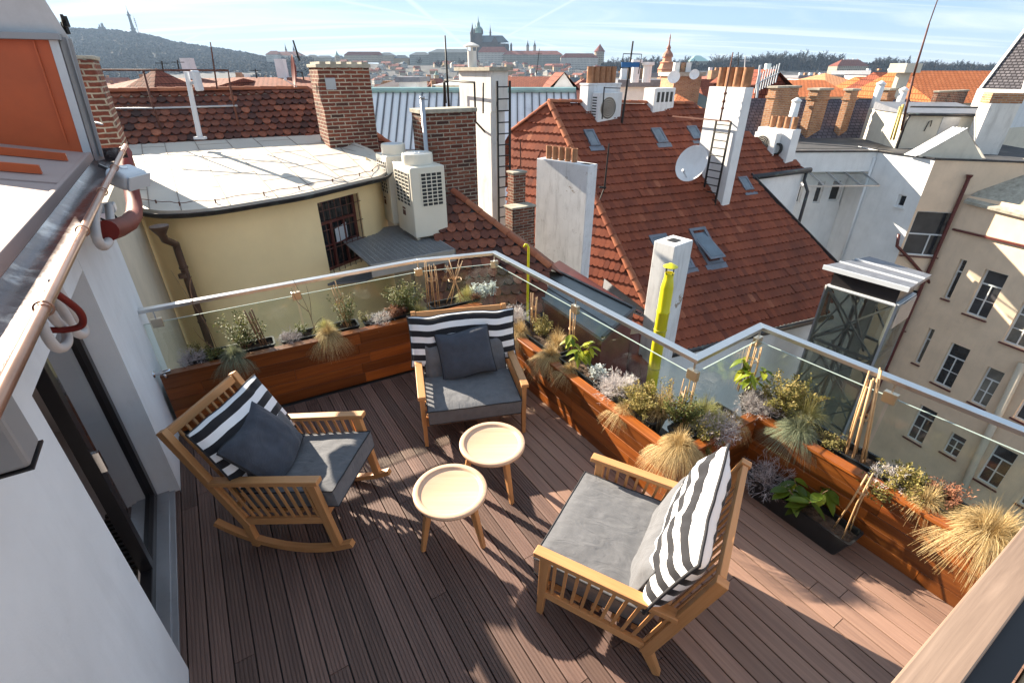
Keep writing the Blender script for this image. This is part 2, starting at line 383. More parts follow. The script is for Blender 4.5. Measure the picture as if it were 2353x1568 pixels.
    M['far_slate'] = plain('far_slate', (.06, .08, .09), .6, 0, .2, .1)
mats()
def crom(P, n=8):
    q = []
    for i in range(len(P)-1):
        p0, p1, p2, p3 = P[max(i-1, 0)], P[i], P[i+1], P[min(i+2, len(P)-1)]
        for k in range(n):
            u = k/n; q.append(.5*((2*p1)+(p2-p0)*u+(2*p0-5*p1+4*p2-p3)*u*u+(3*p1-p0-3*p2+p3)*u**3))
    return q+[P[-1]]
# ---- camera, light, sky ----
cd = bpy.data.cameras.new('camera'); cam = bpy.data.objects.new('camera', cd); COL.objects.link(cam)
cam.location = (0, 0, H); cam.rotation_euler = (pi/2-TH, 0, 0); cd.sensor_width = 36; cd.lens = 36*FPX/2352
cd.clip_start = .05; cd.clip_end = 40000; SC.camera = cam
SC.render.resolution_x = 1024; SC.render.resolution_y = 682
SUN_EL, SUN_AZ = radians(25), radians(140)          # azimuth of the sun counted from +x towards +y
sv = Vector((cos(SUN_AZ)*cos(SUN_EL), sin(SUN_AZ)*cos(SUN_EL), sin(SUN_EL)))
sl = bpy.data.lights.new('sun', 'SUN'); sl.energy = 5.0; sl.angle = radians(.5); sl.color = (1, .87, .69)
so = bpy.data.objects.new('sun', sl); COL.objects.link(so); so.rotation_euler = sv.to_track_quat('Z', 'Y').to_euler(); so.location = (-20, 20, 30)
def world():
    w = bpy.data.worlds.new('World'); SC.world = w; w.use_nodes = True; nt = w.node_tree; nt.nodes.clear()
    N = lambda t, **k: (lambda nd: ([setattr(nd, a, b) for a, b in k.items()], nd)[1])(nt.nodes.new(t))
    L = nt.links.new
    out = N('ShaderNodeOutputWorld'); bg = N('ShaderNodeBackground'); L(bg.outputs[0], out.inputs[0])
    sky = N('ShaderNodeTexSky', sky_type='NISHITA', sun_disc=False); sky.sun_elevation = SUN_EL; sky.sun_rotation = pi/2-SUN_AZ
    sky.altitude = 250; sky.air_density = 1.0; sky.dust_density = .1; sky.ozone_density = 2.2
    bg.inputs[1].default_value = .057
    tc = N('ShaderNodeTexCoord'); sp = N('ShaderNodeSeparateXYZ'); L(tc.outputs['Generated'], sp.inputs[0])
    def mt(op, a, b=None):
        m = N('ShaderNodeMath', operation=op)
        for i, x in enumerate((a, b)):
            if x is None: continue
            if hasattr(x, 'is_linked'): L(x, m.inputs[i])
            else: m.inputs[i].default_value = x
        return m.outputs[0]
    z = mt('ADD', mt('MAXIMUM', sp.outputs[2], 0), .10)
    cb = N('ShaderNodeCombineXYZ'); cbx, cby = mt('DIVIDE', sp.outputs[0], z), mt('DIVIDE', sp.outputs[1], z); L(cbx, cb.inputs[0]); L(cby, cb.inputs[1])
    def layer(scale, rot, sq, detail, lo, hi, dist, seed):
        mp = N('ShaderNodeMapping'); mp.inputs['Rotation'].default_value = (0, 0, rot); mp.inputs['Scale'].default_value = (scale*sq, scale, 1); mp.inputs['Location'].default_value = (seed, seed*.7, 0)
        L(cb.outputs[0], mp.inputs[0]); nz = N('ShaderNodeTexNoise'); nz.inputs['Scale'].default_value = 1; nz.inputs['Detail'].default_value = detail
        nz.inputs['Roughness'].default_value = .6; nz.inputs['Distortion'].default_value = dist; L(mp.outputs[0], nz.inputs['Vector'])
        mr = N('ShaderNodeMapRange', interpolation_type='SMOOTHSTEP'); mr.inputs['From Min'].default_value = lo; mr.inputs['From Max'].default_value = hi
        L(nz.outputs['Fac'], mr.inputs['Value']); return mr.outputs[0]
    a = layer(.7, .35, .3, 8, .44, .74, 1.2, 2.0); b = layer(1.6, -.5, .09, 4, .50, .66, .35, 9.0); c = layer(1.4, 1.0, .08, 4, .52, .66, .5, 5.0)
    side = N('ShaderNodeMapRange'); side.inputs['From Min'].default_value = .75; side.inputs['From Max'].default_value = -.55; L(sp.outputs[0], side.inputs['Value'])
    cov = mt('MINIMUM', mt('ADD', mt('MAXIMUM', a, mt('MAXIMUM', mt('MULTIPLY', b, .75), mt('MULTIPLY', c, .75))), mt('MULTIPLY', side.outputs[0], .3)), 1)
    veil = mt('MULTIPLY', mt('POWER', 2.718, mt('MULTIPLY', mt('MAXIMUM', sp.outputs[2], 0), -30)), .62)
    cov = mt('MAXIMUM', mt('MULTIPLY', cov, .88), veil)
    def trail(nx, ny, off, w, fade):
        d = mt('ABSOLUTE', mt('SUBTRACT', mt('ADD', mt('MULTIPLY', cbx, nx), mt('MULTIPLY', cby, ny)), off)); r = N('ShaderNodeMapRange', interpolation_type='SMOOTHSTEP'); r.inputs['From Min'].default_value = w; r.inputs['From Max'].default_value = 0; L(d, r.inputs['Value']); return mt('MULTIPLY', r.outputs[0], fade)
    for q in ((.9, .3, 1.9, .05, .6), (-.5, .8, 5.2, .07, .5), (.75, -.6, -3.9, .09, .6), (.98, -.1, -1.3, .07, .6), (.6, .7, 2.2, .06, .5)): cov = mt('MAXIMUM', cov, trail(*q))
    mx = N('ShaderNodeMix', data_type='RGBA'); L(cov, mx.inputs[0]); bl = N('ShaderNodeMix', data_type='RGBA'); bl.inputs[0].default_value = .82; L(sky.outputs[0], bl.inputs[6]); bl.inputs[7].default_value = (1.45, 2.45, 3.75, 1); L(bl.outputs[2], mx.inputs[6]); mx.inputs[7].default_value = (4.6, 4.95, 5.15, 1)
    L(mx.outputs[2], bg.inputs[0])
world()
SC.view_settings.view_transform = 'Standard'; SC.view_settings.look = 'None'; SC.view_settings.exposure = 1.95; SC.view_settings.gamma = 1
# ---- the deck of our terrace ----
PH = .63                                            # planter height
LA, LB = W(375.5, 861.6, PH), W(927.8, 737.9, PH)   # front line of the left planter
LA.z = LB.z = 0
LD = (LB-LA).normalized()
def sn(p): return p.dot(E1), p.dot(E2)
def lline(n):                                       # s where the left planter's line has offset n
    a, b = sn(LA), sn(LB); k = (n-a[1])/(b[1]-a[1]); return a[0]+(b[0]-a[0])*k
PHM = .53
NM, NR, SNO = 2.47, 3.41, -1.66                      # middle run, right run, notch
def deck():
    m = MB(True)
    pitch = .113; bw = .105; n = -.86; i = 0
    rib = [(-bw/2, -.028), (bw/2, -.028), (bw/2, -.002), (bw/2-.003, 0)]
    g = [(.5-k/5.0) for k in range(1, 5)]
    for k in g:
        x = k*bw; rib += [(x+.0035, 0), (x+.0022, -.0045), (x-.0022, -.0045), (x-.0035, 0)]
    rib += [(-bw/2+.003, 0), (-bw/2, -.002)]
    flat = [(-bw/2, -.028), (bw/2, -.028), (bw/2, -.002), (bw/2-.003, 0), (-bw/2+.003, 0), (-bw/2, -.002)]
    mats_ = []
    while n < NR+.05:
        s0 = (lline(n)+.05) if n < NM+.05 else SNO+.05
        s1 = 1.35; s = s0 - R_.uniform(0, 1.9)
        while s < s1:
            e = s+2.0+R_.uniform(-.15, .3); a = max(s, s0); b = min(e-.004, s1)
            if b-a > .05:
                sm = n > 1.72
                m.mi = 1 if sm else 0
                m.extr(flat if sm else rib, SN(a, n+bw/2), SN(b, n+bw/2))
            s = e
        n += pitch; i += 1
    o = m.build('deck', [M['deck'], M['deck2']]); tag(o, kind='structure')
    m = MB(); a = SN(-6.6, -.95); 
    pts = [SN(lline(-.9)-.55, -.9), SN(lline(NM+.5)-.5, NM+.5), SN(SNO-.48, NM+.48), SN(SNO-.48, NR+.48), SN(1.4, NR+.48), SN(1.4, -.9)]
    m.prism([(p.x, p.y) for p in pts], -.40, -.035)
    tag(m.build('terrace_slab', M['bitumen']), kind='structure')
    m = MB(); m.prism([(p.x*.97, p.y*.97) for p in pts], -18, -.402); m.thing('building', M['cream_wall'], 'cream rendered building that carries the wooden roof terrace', 'building')
deck()
# ---- hardwood planter walls ----
def planter(label, A, B, depth, PH=.53):
    """A-B is the front line seen from the deck; the outside lies to the left of A->B"""
    A, B = Vector((A[0], A[1], 0)), Vector((B[0], B[1], 0)); d = (B-A).normalized(); out = UP.cross(d); L = (B-A).length
    t = thing('wooden_planter', label, 'planter', (A+B)/2, 0, 'hardwood planters round the terrace')
    m = MB(True); rows = 5; rh = (PH-.03)/rows
    for r in range(rows):
        s = -R_.uniform(0, .9)
        while s < L:
            e = s+R_.uniform(.7, 1.5); a, b = max(0, s), min(L, e)
            if b-a > .03: m.obox(A+d*(a+.001)+UP*(r*rh+.004)+out*.002*R_.random(), d*(b-a-.002), out*.022, UP*(rh-.003))
            s = e
    m.build('front_boards', M['merbau'], t, bevel=.0015, seg=1)
    m = MB(True); s = -R_.uniform(0, .8)
    while s < L:
        e = s+R_.uniform(1.4, 2.2); a, b = max(0, s), min(L, e)
        if b-a > .03: m.obox(A+d*(a+.001)-out*.012+UP*(PH-.026), d*(b-a-.002), out*.092, UP*.026)
        s = e
    m.build('cap_board', M['merbau'], t, bevel=.002, seg=1)
    m = MB(); m.obox(A+out*.03, d*L, out*(depth-.05), UP*(PH-.16)); m.build('shelf', M['bitumen'], t)
    return t
LBX = SN(lline(NM)+0.0, NM); LBX = Vector((LBX.x, LBX.y, 0))
planter('hardwood planter in front of the yellow curved wall', LA-LD*.03, LBX-LD*.0, .40, .63)
planter('long hardwood planter between the middle armchair and the projecting corner', SN(lline(NM)+.002, NM), SN(SNO-.022, NM), .36)
planter('short hardwood planter end at the projecting corner', SN(SNO, NM+.002), SN(SNO, NR+.0), .36)
planter('hardwood planter behind the floor trough on the right', SN(SNO-.02, NR), SN(1.25, NR), .36)
# ---- glass railing ----
def railing():
    P = [W(312, 712, 1.1), W(958, 595.5, 1.1), W(1135, 578, 1.1), W(1600, 820, 1.1), W(1750, 746, 1.1), W(2352, 985, 1.1)]
    P[5] = P[4]+(P[5]-P[4])*2.2
    t = thing('glass_railing', 'glass balustrade with a flat steel handrail round the terrace', 'railing', (P[1]+P[4])/2-UP*1.1)
    W2 = .036
    def offs(i, w):
        p = P[i]
        if i == 0: d = (P[1]-P[0]).normalized(); return p+UP.cross(d)*w
        if i == len(P)-1: d = (P[i]-P[i-1]).normalized(); return p+UP.cross(d)*w
        d1 = (P[i]-P[i-1]).normalized(); d2 = (P[i+1]-P[i]).normalized(); n1, n2 = UP.cross(d1), UP.cross(d2)
        b = (n1+n2).normalized(); return p+b*(w/b.dot(n1))
    for i in range(len(P)-1):
        m = MB(True); a, b = offs(i, -W2), offs(i, W2); c, d = offs(i+1, W2), offs(i+1, -W2)
        lo = Vector((0, 0, -.034)); m.add([a+lo, d+lo, c+lo, b+lo, a, d, c, b], [(3,2,1,0),(4,5,6,7),(0,1,5,4),(1,2,6,5),(2,3,7,6),(3,0,4,7)])
        m.build('handrail', M['steel'], t, bevel=.003)
    segs = {0: [.0, .5, 1.0], 1: [.0, 1.0], 2: [0, .52, 1.0], 3: [0, 1.0], 4: [0, .275, .62, 1.0]}
    for i in range(len(P)-1):
        A, B = P[i], P[i+1]; d = (B-A).normalized(); L = (B-A).length; o = UP.cross(d); ks = segs[i]
        for a, b in zip(ks[:-1], ks[1:]):
            m = MB(); g = .012; p = A+d*(a*L+g); z0, z1 = .28, .945
            m.obox(Vector((p.x, p.y, z0))-o*.006, d*((b-a)*L-2*g), o*.012, UP*(z1-z0)); m.build('glass_panel', M['glass'], t)
            m = MB(); m.obox(Vector((p.x, p.y, z1+.0005))-o*.006, d*((b-a)*L-2*g), o*.012, UP*.003); m.build('polished_edge', M['edge_glass'], t)
        for k in ks[(0 if i in (0,) else 1):]:
            c = A+d*(k*L); 
            if k == 0: c += d*.12
            m = MB(); q = Vector((c.x, c.y, .9)); m.obox(q-d*.045-o*.022, d*.09, o*.044, UP*.085); cl = m.build('clamp', M['clamp'], t, bevel=.003)
            m = MB(); m.bar((c.x, c.y, .985), (c.x, c.y, 1.068), .012, .012, up=d); m.build('stem', M['steel'], cl)
    m = MB(); A = P[0]
    m.obox(SN(SNO+.9, NR+.37, .30), E1*2.2, E2*.05, UP*.16); m.build('base_rail', M['steel'], t, bevel=.004)
railing()
# ---- round side tables ----
def table(label, x, y, ang):
    t = thing('side_table', label, 'side table', (x, y, 0), 0, 'round oak side tables'); r = .258; z = .46
    m = MB(); m.lathe([(0, z-.045), (.12, z-.045), (r-.02, z-.04), (r-.004, z-.03), (r, z-.018), (r, z-.005), (r-.005, z), (r-.03, z), (r-.040, z-.003), (r-.046, z-.013), (r-.055, z-.016), (0, z-.016)], (0, 0, 0), 64)
    m.build('table_top', M['oak_top'], t, world=False, smooth=True, angle=50)
    for k in range(3):
        a = radians(ang+120*k); m = MB(True); top = Vector((cos(a)*.165, sin(a)*.165, z-.04)); ft = Vector((cos(a)*.25, sin(a)*.25, 0))
        m.bar(ft, top, .032, .032, up=Vector((cos(a), sin(a), 0)), w2=.05, h2=.05); m.build('leg', M['oak'], t, world=False, bevel=.006)
table('round oak side table in front, worn patch on its tray top', -.43, 2.49, 214)
table('round oak side table behind, next to the middle armchair', -.155, 2.985, 308)
# ---- armchairs ----
def cushion_mesh(m, w, h, t, nx=30, ny=22, pinch=.05, wr=.012, seed=0, sq=.45, sag=0):
    """closed pillow, plane xy, thickness z"""
    vs = []; fs = []; flat = []
    for side in (1, -1):
        for j in range(ny+1):
            for i in range(nx+1):
                X = 2*i/nx-1; Y = 2*j/ny-1
                ex = (1-pinch*(1-abs(Y)**2.5)) ; ey = (1-pinch*1.2*(1-abs(X)**2.5))
                x = X*w/2*ex; y = Y*h/2*ey
                th = t/2*max(0, (1-abs(X)**3.2)*(1-abs(Y)**3.2))**sq
                nz = noise.noise(Vector((x*6+seed, y*6, seed*3.1+side*5)))*wr+noise.noise(Vector((x*17+seed, y*9, seed*1.7)))*wr*.6
                edge = min(1, 5*min(1-abs(X), 1-abs(Y)))
                z = side*(th+nz*edge)+sag*(X*X)
                y += noise.noise(Vector((x*5, seed*2.2, 1)))*wr*1.5
                vs.append((x, y, z)); flat.append((X*w/2, Y*h/2, 0))
    N = (nx+1)*(ny+1)
    for j in range(ny):
        for i in range(nx):
            a = j*(nx+1)+i; fs.append((a, a+1, a+nx+2, a+nx+1)); fs.append((N+a, N+a+nx+1, N+a+nx+2, N+a+1))
    def ring():
        r = [i for i in range(nx+1)]+[j*(nx+1)+nx for j in range(1, ny+1)]+[ny*(nx+1)+i for i in range(nx-1, -1, -1)]+[j*(nx+1) for j in range(ny-1, 0, -1)]
        return r
    r = ring()
    for a, b in zip(r, r[1:]+r[:1]): fs.append((b, a, N+a, N+b))
    m.add(vs, fs); m.flat = flat; m.rim = [vs[i] for i in r]
def set_cloth(o, flat):
    a = o.data.attributes.new('cloth', 'FLOAT_VECTOR', 'POINT'); a.data.foreach_set('vector', [c for p in flat for c in p])
def pillow(name, label, cat, w, h, t, mat, loc, X, Y, seed, group=None, pinch=.05, wr=.012, piping=True, sag=0, nx=30, rad=.006):
    X = Vector(X).normalized(); Y = Vector(Y); Y = (Y-X*Y.dot(X)).normalized(); Z = X.cross(Y)
    rt = thing(name, label, cat, loc, 0, group)
    m = MB(); cushion_mesh(m, w, h, t, nx=nx, pinch=pinch, wr=wr, seed=seed, sag=sag); mt = Matrix((X, Y, Z)).transposed()
    rim = [mt @ Vector(p) for p in m.rim]; m.v = [mt @ Vector(p) for p in m.v]
    o = m.build('cover', mat, rt, world=False, smooth=True); set_cloth(o, m.flat)
    if piping:
        m = MB(); m.tube(rim+rim[:1], rad, 6, cap=False); m.build('seam_edge', M['piping'], rt, world=False, smooth=True)
    return rt
def seat_cushion(m, w, d, t, seed):
    vs = []; fs = []; nx, ny = 24, 20; tops = []
    for L in range(2):
        for j in range(ny+1):
            for i in range(nx+1):
                X = 2*i/nx-1; Y = 2*j/ny-1
                e = 1-max(abs(X), abs(Y))**6
                z = (t-.018+.022*max(0, e)+noise.noise(Vector((X*3+seed, Y*5, seed)))*.006+abs(noise.noise(Vector((X*2+Y*2.5+seed, Y*1.2, 4))))*.006) if L == 0 else 0
                k = 1.0 if L == 0 else .985
                vs.append((X*w/2*k, Y*d/2*k, z))
    N = (nx+1)*(ny+1)
    for j in range(ny):
        for i in range(nx):
            a = j*(nx+1)+i; fs.append((a, a+1, a+nx+2, a+nx+1)); fs.append((N+a, N+a+nx+1, N+a+nx+2, N+a+1))
    r = [i for i in range(nx+1)]+[j*(nx+1)+nx for j in range(1, ny+1)]+[ny*(nx+1)+i for i in range(nx-1, -1, -1)]+[j*(nx+1) for j in range(ny-1, 0, -1)]
    for a, b in zip(r, r[1:]+r[:1]): fs.append((b, a, N+a, N+b))
    m.add(vs, fs); m.rim = [vs[i] for i in r]
def chair(name, label, cat, loc, rz, w, rocker=False):
    """local axes: x across, y towards the back, origin under the front legs"""
    t = thing(name, label, cat, loc, rz, 'slatted oak armchairs on the deck')
    TI = radians(9) if rocker else 0
    lift = .10 if rocker else 0
    def T(p):                                        # rocking chair leans back about its middle
        x, y, z = p
        if rocker: y0, z0 = .36, .0; dy, dz = y-y0, z-z0; y = y0+dy*cos(TI)+dz*sin(TI); z = z0-dy*sin(TI)+dz*cos(TI)+lift-.0
        return Vector((x, y, z))
    SC_ = 1.06 if rocker else 1
    AH, ST_, BH = .565, .43, .93*SC_
    hw = w/2
    PB = (.655, .16); PT = (.92, BH)
    def post(z): k = (z-PB[1])/(PT[1]-PB[1]); return PB[0]+(PT[0]-PB[0])*k
    for sx in (-1, 1):
        x = sx*(hw-.03)
        m = MB(True)
        if rocker: m.bar(T((x, .02, -.04)), T((x, .02, AH-.036)), .045, .06, up=(0, 1, 0))
        else: m.bar((x, .0, 0), (x, .025, AH-.036), .034, .04, up=(0, 1, 0), w2=.045, h2=.065)
        m.build('front_leg', M['oak'], t, world=False, bevel=.004)
        m = MB(True); m.bar(T((x, PB[0], PB[1]-.02)), T((x, PT[0], PT[1])), .048, .06, up=(0, 1, .3)); m.build('back_post', M['oak'], t, world=False, bevel=.004)
        m = MB(True)
        if rocker: m.bar(T((x, PB[0]+.02, -.06)), T((x, PB[0]+.01, PB[1]+.01)), .046, .055, up=(0, 1, 0))
        else: m.bar((x, .745, 0), (x, PB[0]+.005, PB[1]+.01), .04, .04, up=(0, 1, 0), w2=.047, h2=.062)
        m.build('back_leg', M['oak'], t, world=False, bevel=.004)
        m = MB(True); ya = post(AH)-.015
        m.bar(T((x, -.045, AH-.018)), T((x, ya, AH-.018)), .068, .036); m.build('armrest', M['oak'], t, world=False, bevel=.005)
        m = MB(True); m.bar(T((x, .03, .205)), T((x, PB[0]+.01, .185)), .03, .055); m.build('side_rail', M['oak'], t, world=False, bevel=.003)
        n = 10
        for k in range(n):
            y0 = .075+(PB[0]-.09)*k/(n-1); y1 = .085+(ya-.12)*k/(n-1)
            m = MB(True); m.bar(T((x, y0, .226)), T((x, y1, AH-.03)), .011, .019, up=(0, 1, 0)); m.build('side_slat', M['oak'], t, world=False)
        if rocker:
            m = MB(True); pr = []
            for k in range(15):
                a = -0.50+1.06*k/14; rr = 1.02; pr.append((x, .40+sin(a)*rr, rr-cos(a)*rr+.021))
            for p, q in zip(pr[:-1], pr[1:]): m.bar(p, q, .045, .042, tint=.5)
            m.build('rocker', M['oak'], t, world=False)
    m = MB(True); m.bar(T((-hw+.06, PT[0]-.012, BH-.035)), T((hw-.06, PT[0]-.012, BH-.035)), .034, .06, up=(0, .3, 1)); m.build('top_rail', M['oak'], t, world=False, bevel=.003)
    m = MB(True); m.bar(T((-hw+.06, post(.3), .3)), T((hw-.06, post(.3), .3)), .03, .055, up=(0, .3, 1)); m.build('back_rail', M['oak'], t, world=False, bevel=.003)
    n = 11 if w > .8 else 9
    for k in range(n):
        x = -hw+.06+(2*hw-.12)*(k+1)/(n+1); m = MB(True); m.bar(T((x, post(.33), .33)), T((x, PT[0]-.014, BH-.06)), .017, .013, up=(0, 1, 0)); m.build('back_slat', M['oak'], t, world=False)
    m = MB(True); m.bar(T((-hw+.05, .03, .235)), T((hw-.05, .03, .235)), .03, .06); m.build('front_rail', M['oak'], t, world=False, bevel=.003)
    m = MB(True)
    for k in range(5): m.bar(T((-hw+.05, .1+.12*k, .255)), T((hw-.05, .1+.12*k, .25)), .05, .016)
    m.build('seat_slats', M['oak'], t, world=False)
    m = MB(); sw, sd, th = w-.135, .70, .155; seat_cushion(m, sw, sd, th, loc[0]*3)
    zb = .272; f = lambda p: T((p[0], p[1]+.275, p[2]+zb-.025*(p[1])))
    rim = [f(p) for p in m.rim]; m.v = [f(p) for p in m.v]
    sc_ = m.build('seat_cushion', M['seat'], t, world=False, smooth=True, angle=50)
    m = MB(); m.tube(rim+rim[:1], .0055, 6, cap=False); m.tube([f((p[0]*.985, p[1]*.985, 0)) for p in ((-sw/2, -sd/2), (sw/2, -sd/2), (sw/2, sd/2), (-sw/2, sd/2), (-sw/2, -sd/2))], .005, 6, cap=False)
    m.build('piping', M['piping'], sc_, world=False, smooth=True)
    m = MB(); cushion_mesh(m, w-.17, .38, .14, pinch=.02, wr=.02, seed=loc[0]*7+1)
    def g(p): y, z = .56+p[1]*.30, .545+p[1]*.95; return T((p[0], y-p[2]*.95, z+p[2]*.28))
    rim = [g(p) for p in m.rim]; m.v = [g(p) for p in m.v]
    bc = m.build('back_cushion', M['seat'], t, world=False, smooth=True)
    m = MB(); m.tube(rim+rim[:1], .005, 6, cap=False); m.build('piping', M['piping'], bc, world=False, smooth=True)
    t['T'] = 0; del t['T']
    mw = Matrix.Translation(Vector(loc)) @ Matrix.Rotation(rz, 4, 'Z')
    return t, (lambda p: mw @ T(p))
def on_chair(fn, c, ex, ey):                         # centre and two edge directions given in chair axes
    o = fn(c); return o, fn((c[0]+ex[0], c[1]+ex[1], c[2]+ex[2]))-o, fn((c[0]+ey[0], c[1]+ey[1], c[2]+ey[2]))-o
c1, f1 = chair('armchair', 'wide oak armchair in the planter corner, behind the two tables', 'armchair', (-.335, 3.575, 0), radians(12.5), .97)
c2, f2 = chair('armchair', 'wide sunlit oak armchair on the right with its back to the floor trough', 'armchair', (.39, 2.29, 0), radians(60.7-90-90+.0)-0, .97) if 0 else chair('armchair', 'wide sunlit oak armchair on the right with its back to the floor trough', 'armchair', (.40, 2.30, 0), radians(240.7), .97)
c3, f3 = chair('rocking_chair', 'oak rocking chair on curved runners beside the glass door', 'rocking chair', (-1.14, 2.66, 0), radians(81.5), .76, True)
G1 = 'striped cushions on the armchairs'; G2 = 'plain slate cushions on the chairs'
o, x, y = on_chair(f1, (0, .665, .72), (1, 0, -.015), (0, .33, .95)); pillow('striped_cushion', 'wide striped cushion on the armchair in the planter corner', 'cushion', 1.04, .50, .17, M['stripe'], o, x, y, 3, G1, .03, .018, nx=44)
o, x, y = on_chair(f2, (0, .70, .735), (1, 0, .0), (0, .36, .95)); pillow('striped_cushion', 'wide striped cushion glowing in the sun on the right armchair', 'cushion', .98, .54, .22, M['stripe'], o, x, y, 8, G1, .03, .02, nx=44, rad=.01)
o, x, y = on_chair(f3, (0, .655, .71), (1, 0, .0), (0, .33, .95)); pillow('striped_cushion', 'striped cushion leaning on the rocking chair back', 'cushion', .72, .52, .18, M['stripe'], o, x, y, 14, G1, .03, .018)
o, x, y = on_chair(f1, (.0, .50, .64), (1, 0, .12), (-.1, .42, .9)); pillow('throw_pillow', 'square slate pillow on the armchair in the planter corner', 'pillow', .52, .46, .2, M['pillow'], o, x, y, 21, G2, .05, .014)
o, x, y = on_chair(f3, (-.07, .50, .62), (1, .12, .16), (-.2, .45, .85)); pillow('throw_pillow', 'square slate pillow on the rocking chair', 'pillow', .50, .48, .2, M['pillow'], o, x, y, 27, G2, .05, .018)
# ---- shared builders ----
def wall_holes(m, C, dr, a0, a1, z0, z1, holes, depth=.16, skip=True):
    """vertical wall from C along dr with rectangular openings (a, z, w, h) and their reveals; outside is to the right of dr"""
    C = Vector((C[0], C[1], 0)); inn = UP.cross(dr)*depth
    hs = [(max(a, a0), min(a+w, a1), max(z, z0), min(z+h, z1)) for a, z, w, h in holes]
    As = sorted({a0, a1, *[x for h in hs for x in h[:2]]}); Zs = sorted({z0, z1, *[x for h in hs for x in h[2:]]})
    P = lambda a, z, o=Vector((0,0,0)): C+dr*a+UP*z+o
    for i in range(len(As)-1):
        for j in range(len(Zs)-1):
            ca, cz = (As[i]+As[i+1])/2, (Zs[j]+Zs[j+1])/2
            if any(h[0] < ca < h[1] and h[2] < cz < h[3] for h in hs): continue
            m.poly([P(As[i], Zs[j]), P(As[i+1], Zs[j]), P(As[i+1], Zs[j+1]), P(As[i], Zs[j+1])], .5)
    for x0, x1, y0, y1 in hs:
        m.poly([P(x0,y0), P(x0,y1), P(x0,y1,inn), P(x0,y0,inn)], .5); m.poly([P(x1,y1), P(x1,y0), P(x1,y0,inn), P(x1,y1,inn)], .5)
        m.poly([P(x1,y0), P(x0,y0), P(x0,y0,inn), P(x1,y0,inn)], .5); m.poly([P(x0,y1), P(x1,y1), P(x1,y1,inn), P(x0,y1,inn)], .5)
def window(par, C, dr, a, z, w, h, nx=2, trans=.68, bars=0, frame=None, pane=None, sill=None, depth=.12, fw=.055):
    """casement window set back in its opening"""
    C = Vector((C[0], C[1], 0)); inn = UP.cross(dr); B = C+dr*a+UP*z+inn*depth
    m = MB(); t = .05
    def fb(x, y, ww, hh): m.obox(B+dr*x+UP*y-inn*t*.5, dr*ww, inn*t, UP*hh)
    fb(0, 0, fw, h); fb(w-fw, 0, fw, h); fb(fw, 0, w-2*fw, fw); fb(fw, h-fw, w-2*fw, fw)
    if trans: fb(fw, h*trans, w-2*fw, fw)
    top = h*trans if trans else h-fw
    for k in range(1, nx): fb(w*k/nx-fw*.4, fw, fw*.8, top-fw)
    for k in range(bars): 
        for q in range(nx): fb(w*q/nx+fw*.6, fw+(top-fw)*(k+1)/(bars+1), w/nx-fw*1.0, .022)
    fr = m.build('window', frame or M['white_paint'], par)
    m = MB(); m.obox(B+dr*fw*.5+UP*fw*.5+inn*.02, dr*(w-fw), inn*.012, UP*(h-fw)); m.build('pane', pane or M['pane'], fr)
    if sill: m = MB(); m.obox(C+dr*(a-.06)+UP*(z-.05)-inn*.09, dr*(w+.12), inn*.2, UP*.045); m.build('sill', sill, fr)
    return fr
def slab_v(m, pts, z0, z1): m.prism([(p[0], p[1]) for p in pts], z0, z1)
def clay_pots(root, P0, dv, n, r, h, mat=None):
    for k in range(n):
        p = Vector(P0)+dv*k; m = MB(); m.lathe([(r*.9, 0), (r, .02), (r, h-.02), (r*1.06, h), (r*.82, h), (r*.8, h*.4), (0, h*.38)], p, 14); m.build('chimney_pot', mat or M['clay_pot'], root, smooth=True, angle=40)
def chim(name, label, cat, u, vt, y, uL, uR, vb=None, zb=None, yaw=32, mat='chalk', cap=None, group=None, capo=.03, caph=.06, zt=None):
    """stack placed by its near upright edge (column u, top row vt, distance y); sides run to columns uL and uR"""
    B = DP(u, vt, y); dR = Vector((cos(radians(yaw)), sin(radians(yaw)), 0)); dL = Vector((-dR.y, dR.x, 0))
    lR = along(B, dR, uR); lL = along(B, dL, uL); z0 = zb if zb is not None else zat(y, vb); z1 = B.z
    b = Vector((B.x, B.y, 0)); ctr = b+dR*lR/2+dL*lL/2
    t = thing(name, label, cat, (ctr.x, ctr.y, z0), 0, group)
    m = MB(); m.obox(b+UP*z0, dR*lR, dL*lL, UP*(z1-z0-(caph if cap else 0))); m.build('shaft', M[mat] if isinstance(mat, str) else mat, t, bevel=.012, seg=1)
    if cap: m = MB(); m.obox(b-dR*capo-dL*capo+UP*(z1-caph), dR*(lR+2*capo), dL*(lL+2*capo), UP*caph); m.build('cap', M[cap], t, bevel=.01)
    t2 = dict(o=t, b=b, dR=dR, dL=dL, lR=lR, lL=lL, z0=z0, z1=z1); return t2
def ladder(label, p, q, side, w, n, r=.022, mat='black', group=None):
    """p, q foot and head of the centre line, side = direction of the rungs"""
    p, q, side = Vector(p), Vector(q), Vector(side).normalized(); t = thing('ladder', label, 'ladder', p, 0, group)
    for k in (-1, 1): m = MB(); m.bar(p+side*w/2*k, q+side*w/2*k, r*1.3, r*2.2, up=side); m.build('stile', M[mat], t)
    m = MB()
    for i in range(n): c = p+(q-p)*((i+.5)/n); m.tube([c-side*w/2, c+side*w/2], r*.7, 6)
    m.build('rungs', M[mat], t); return t
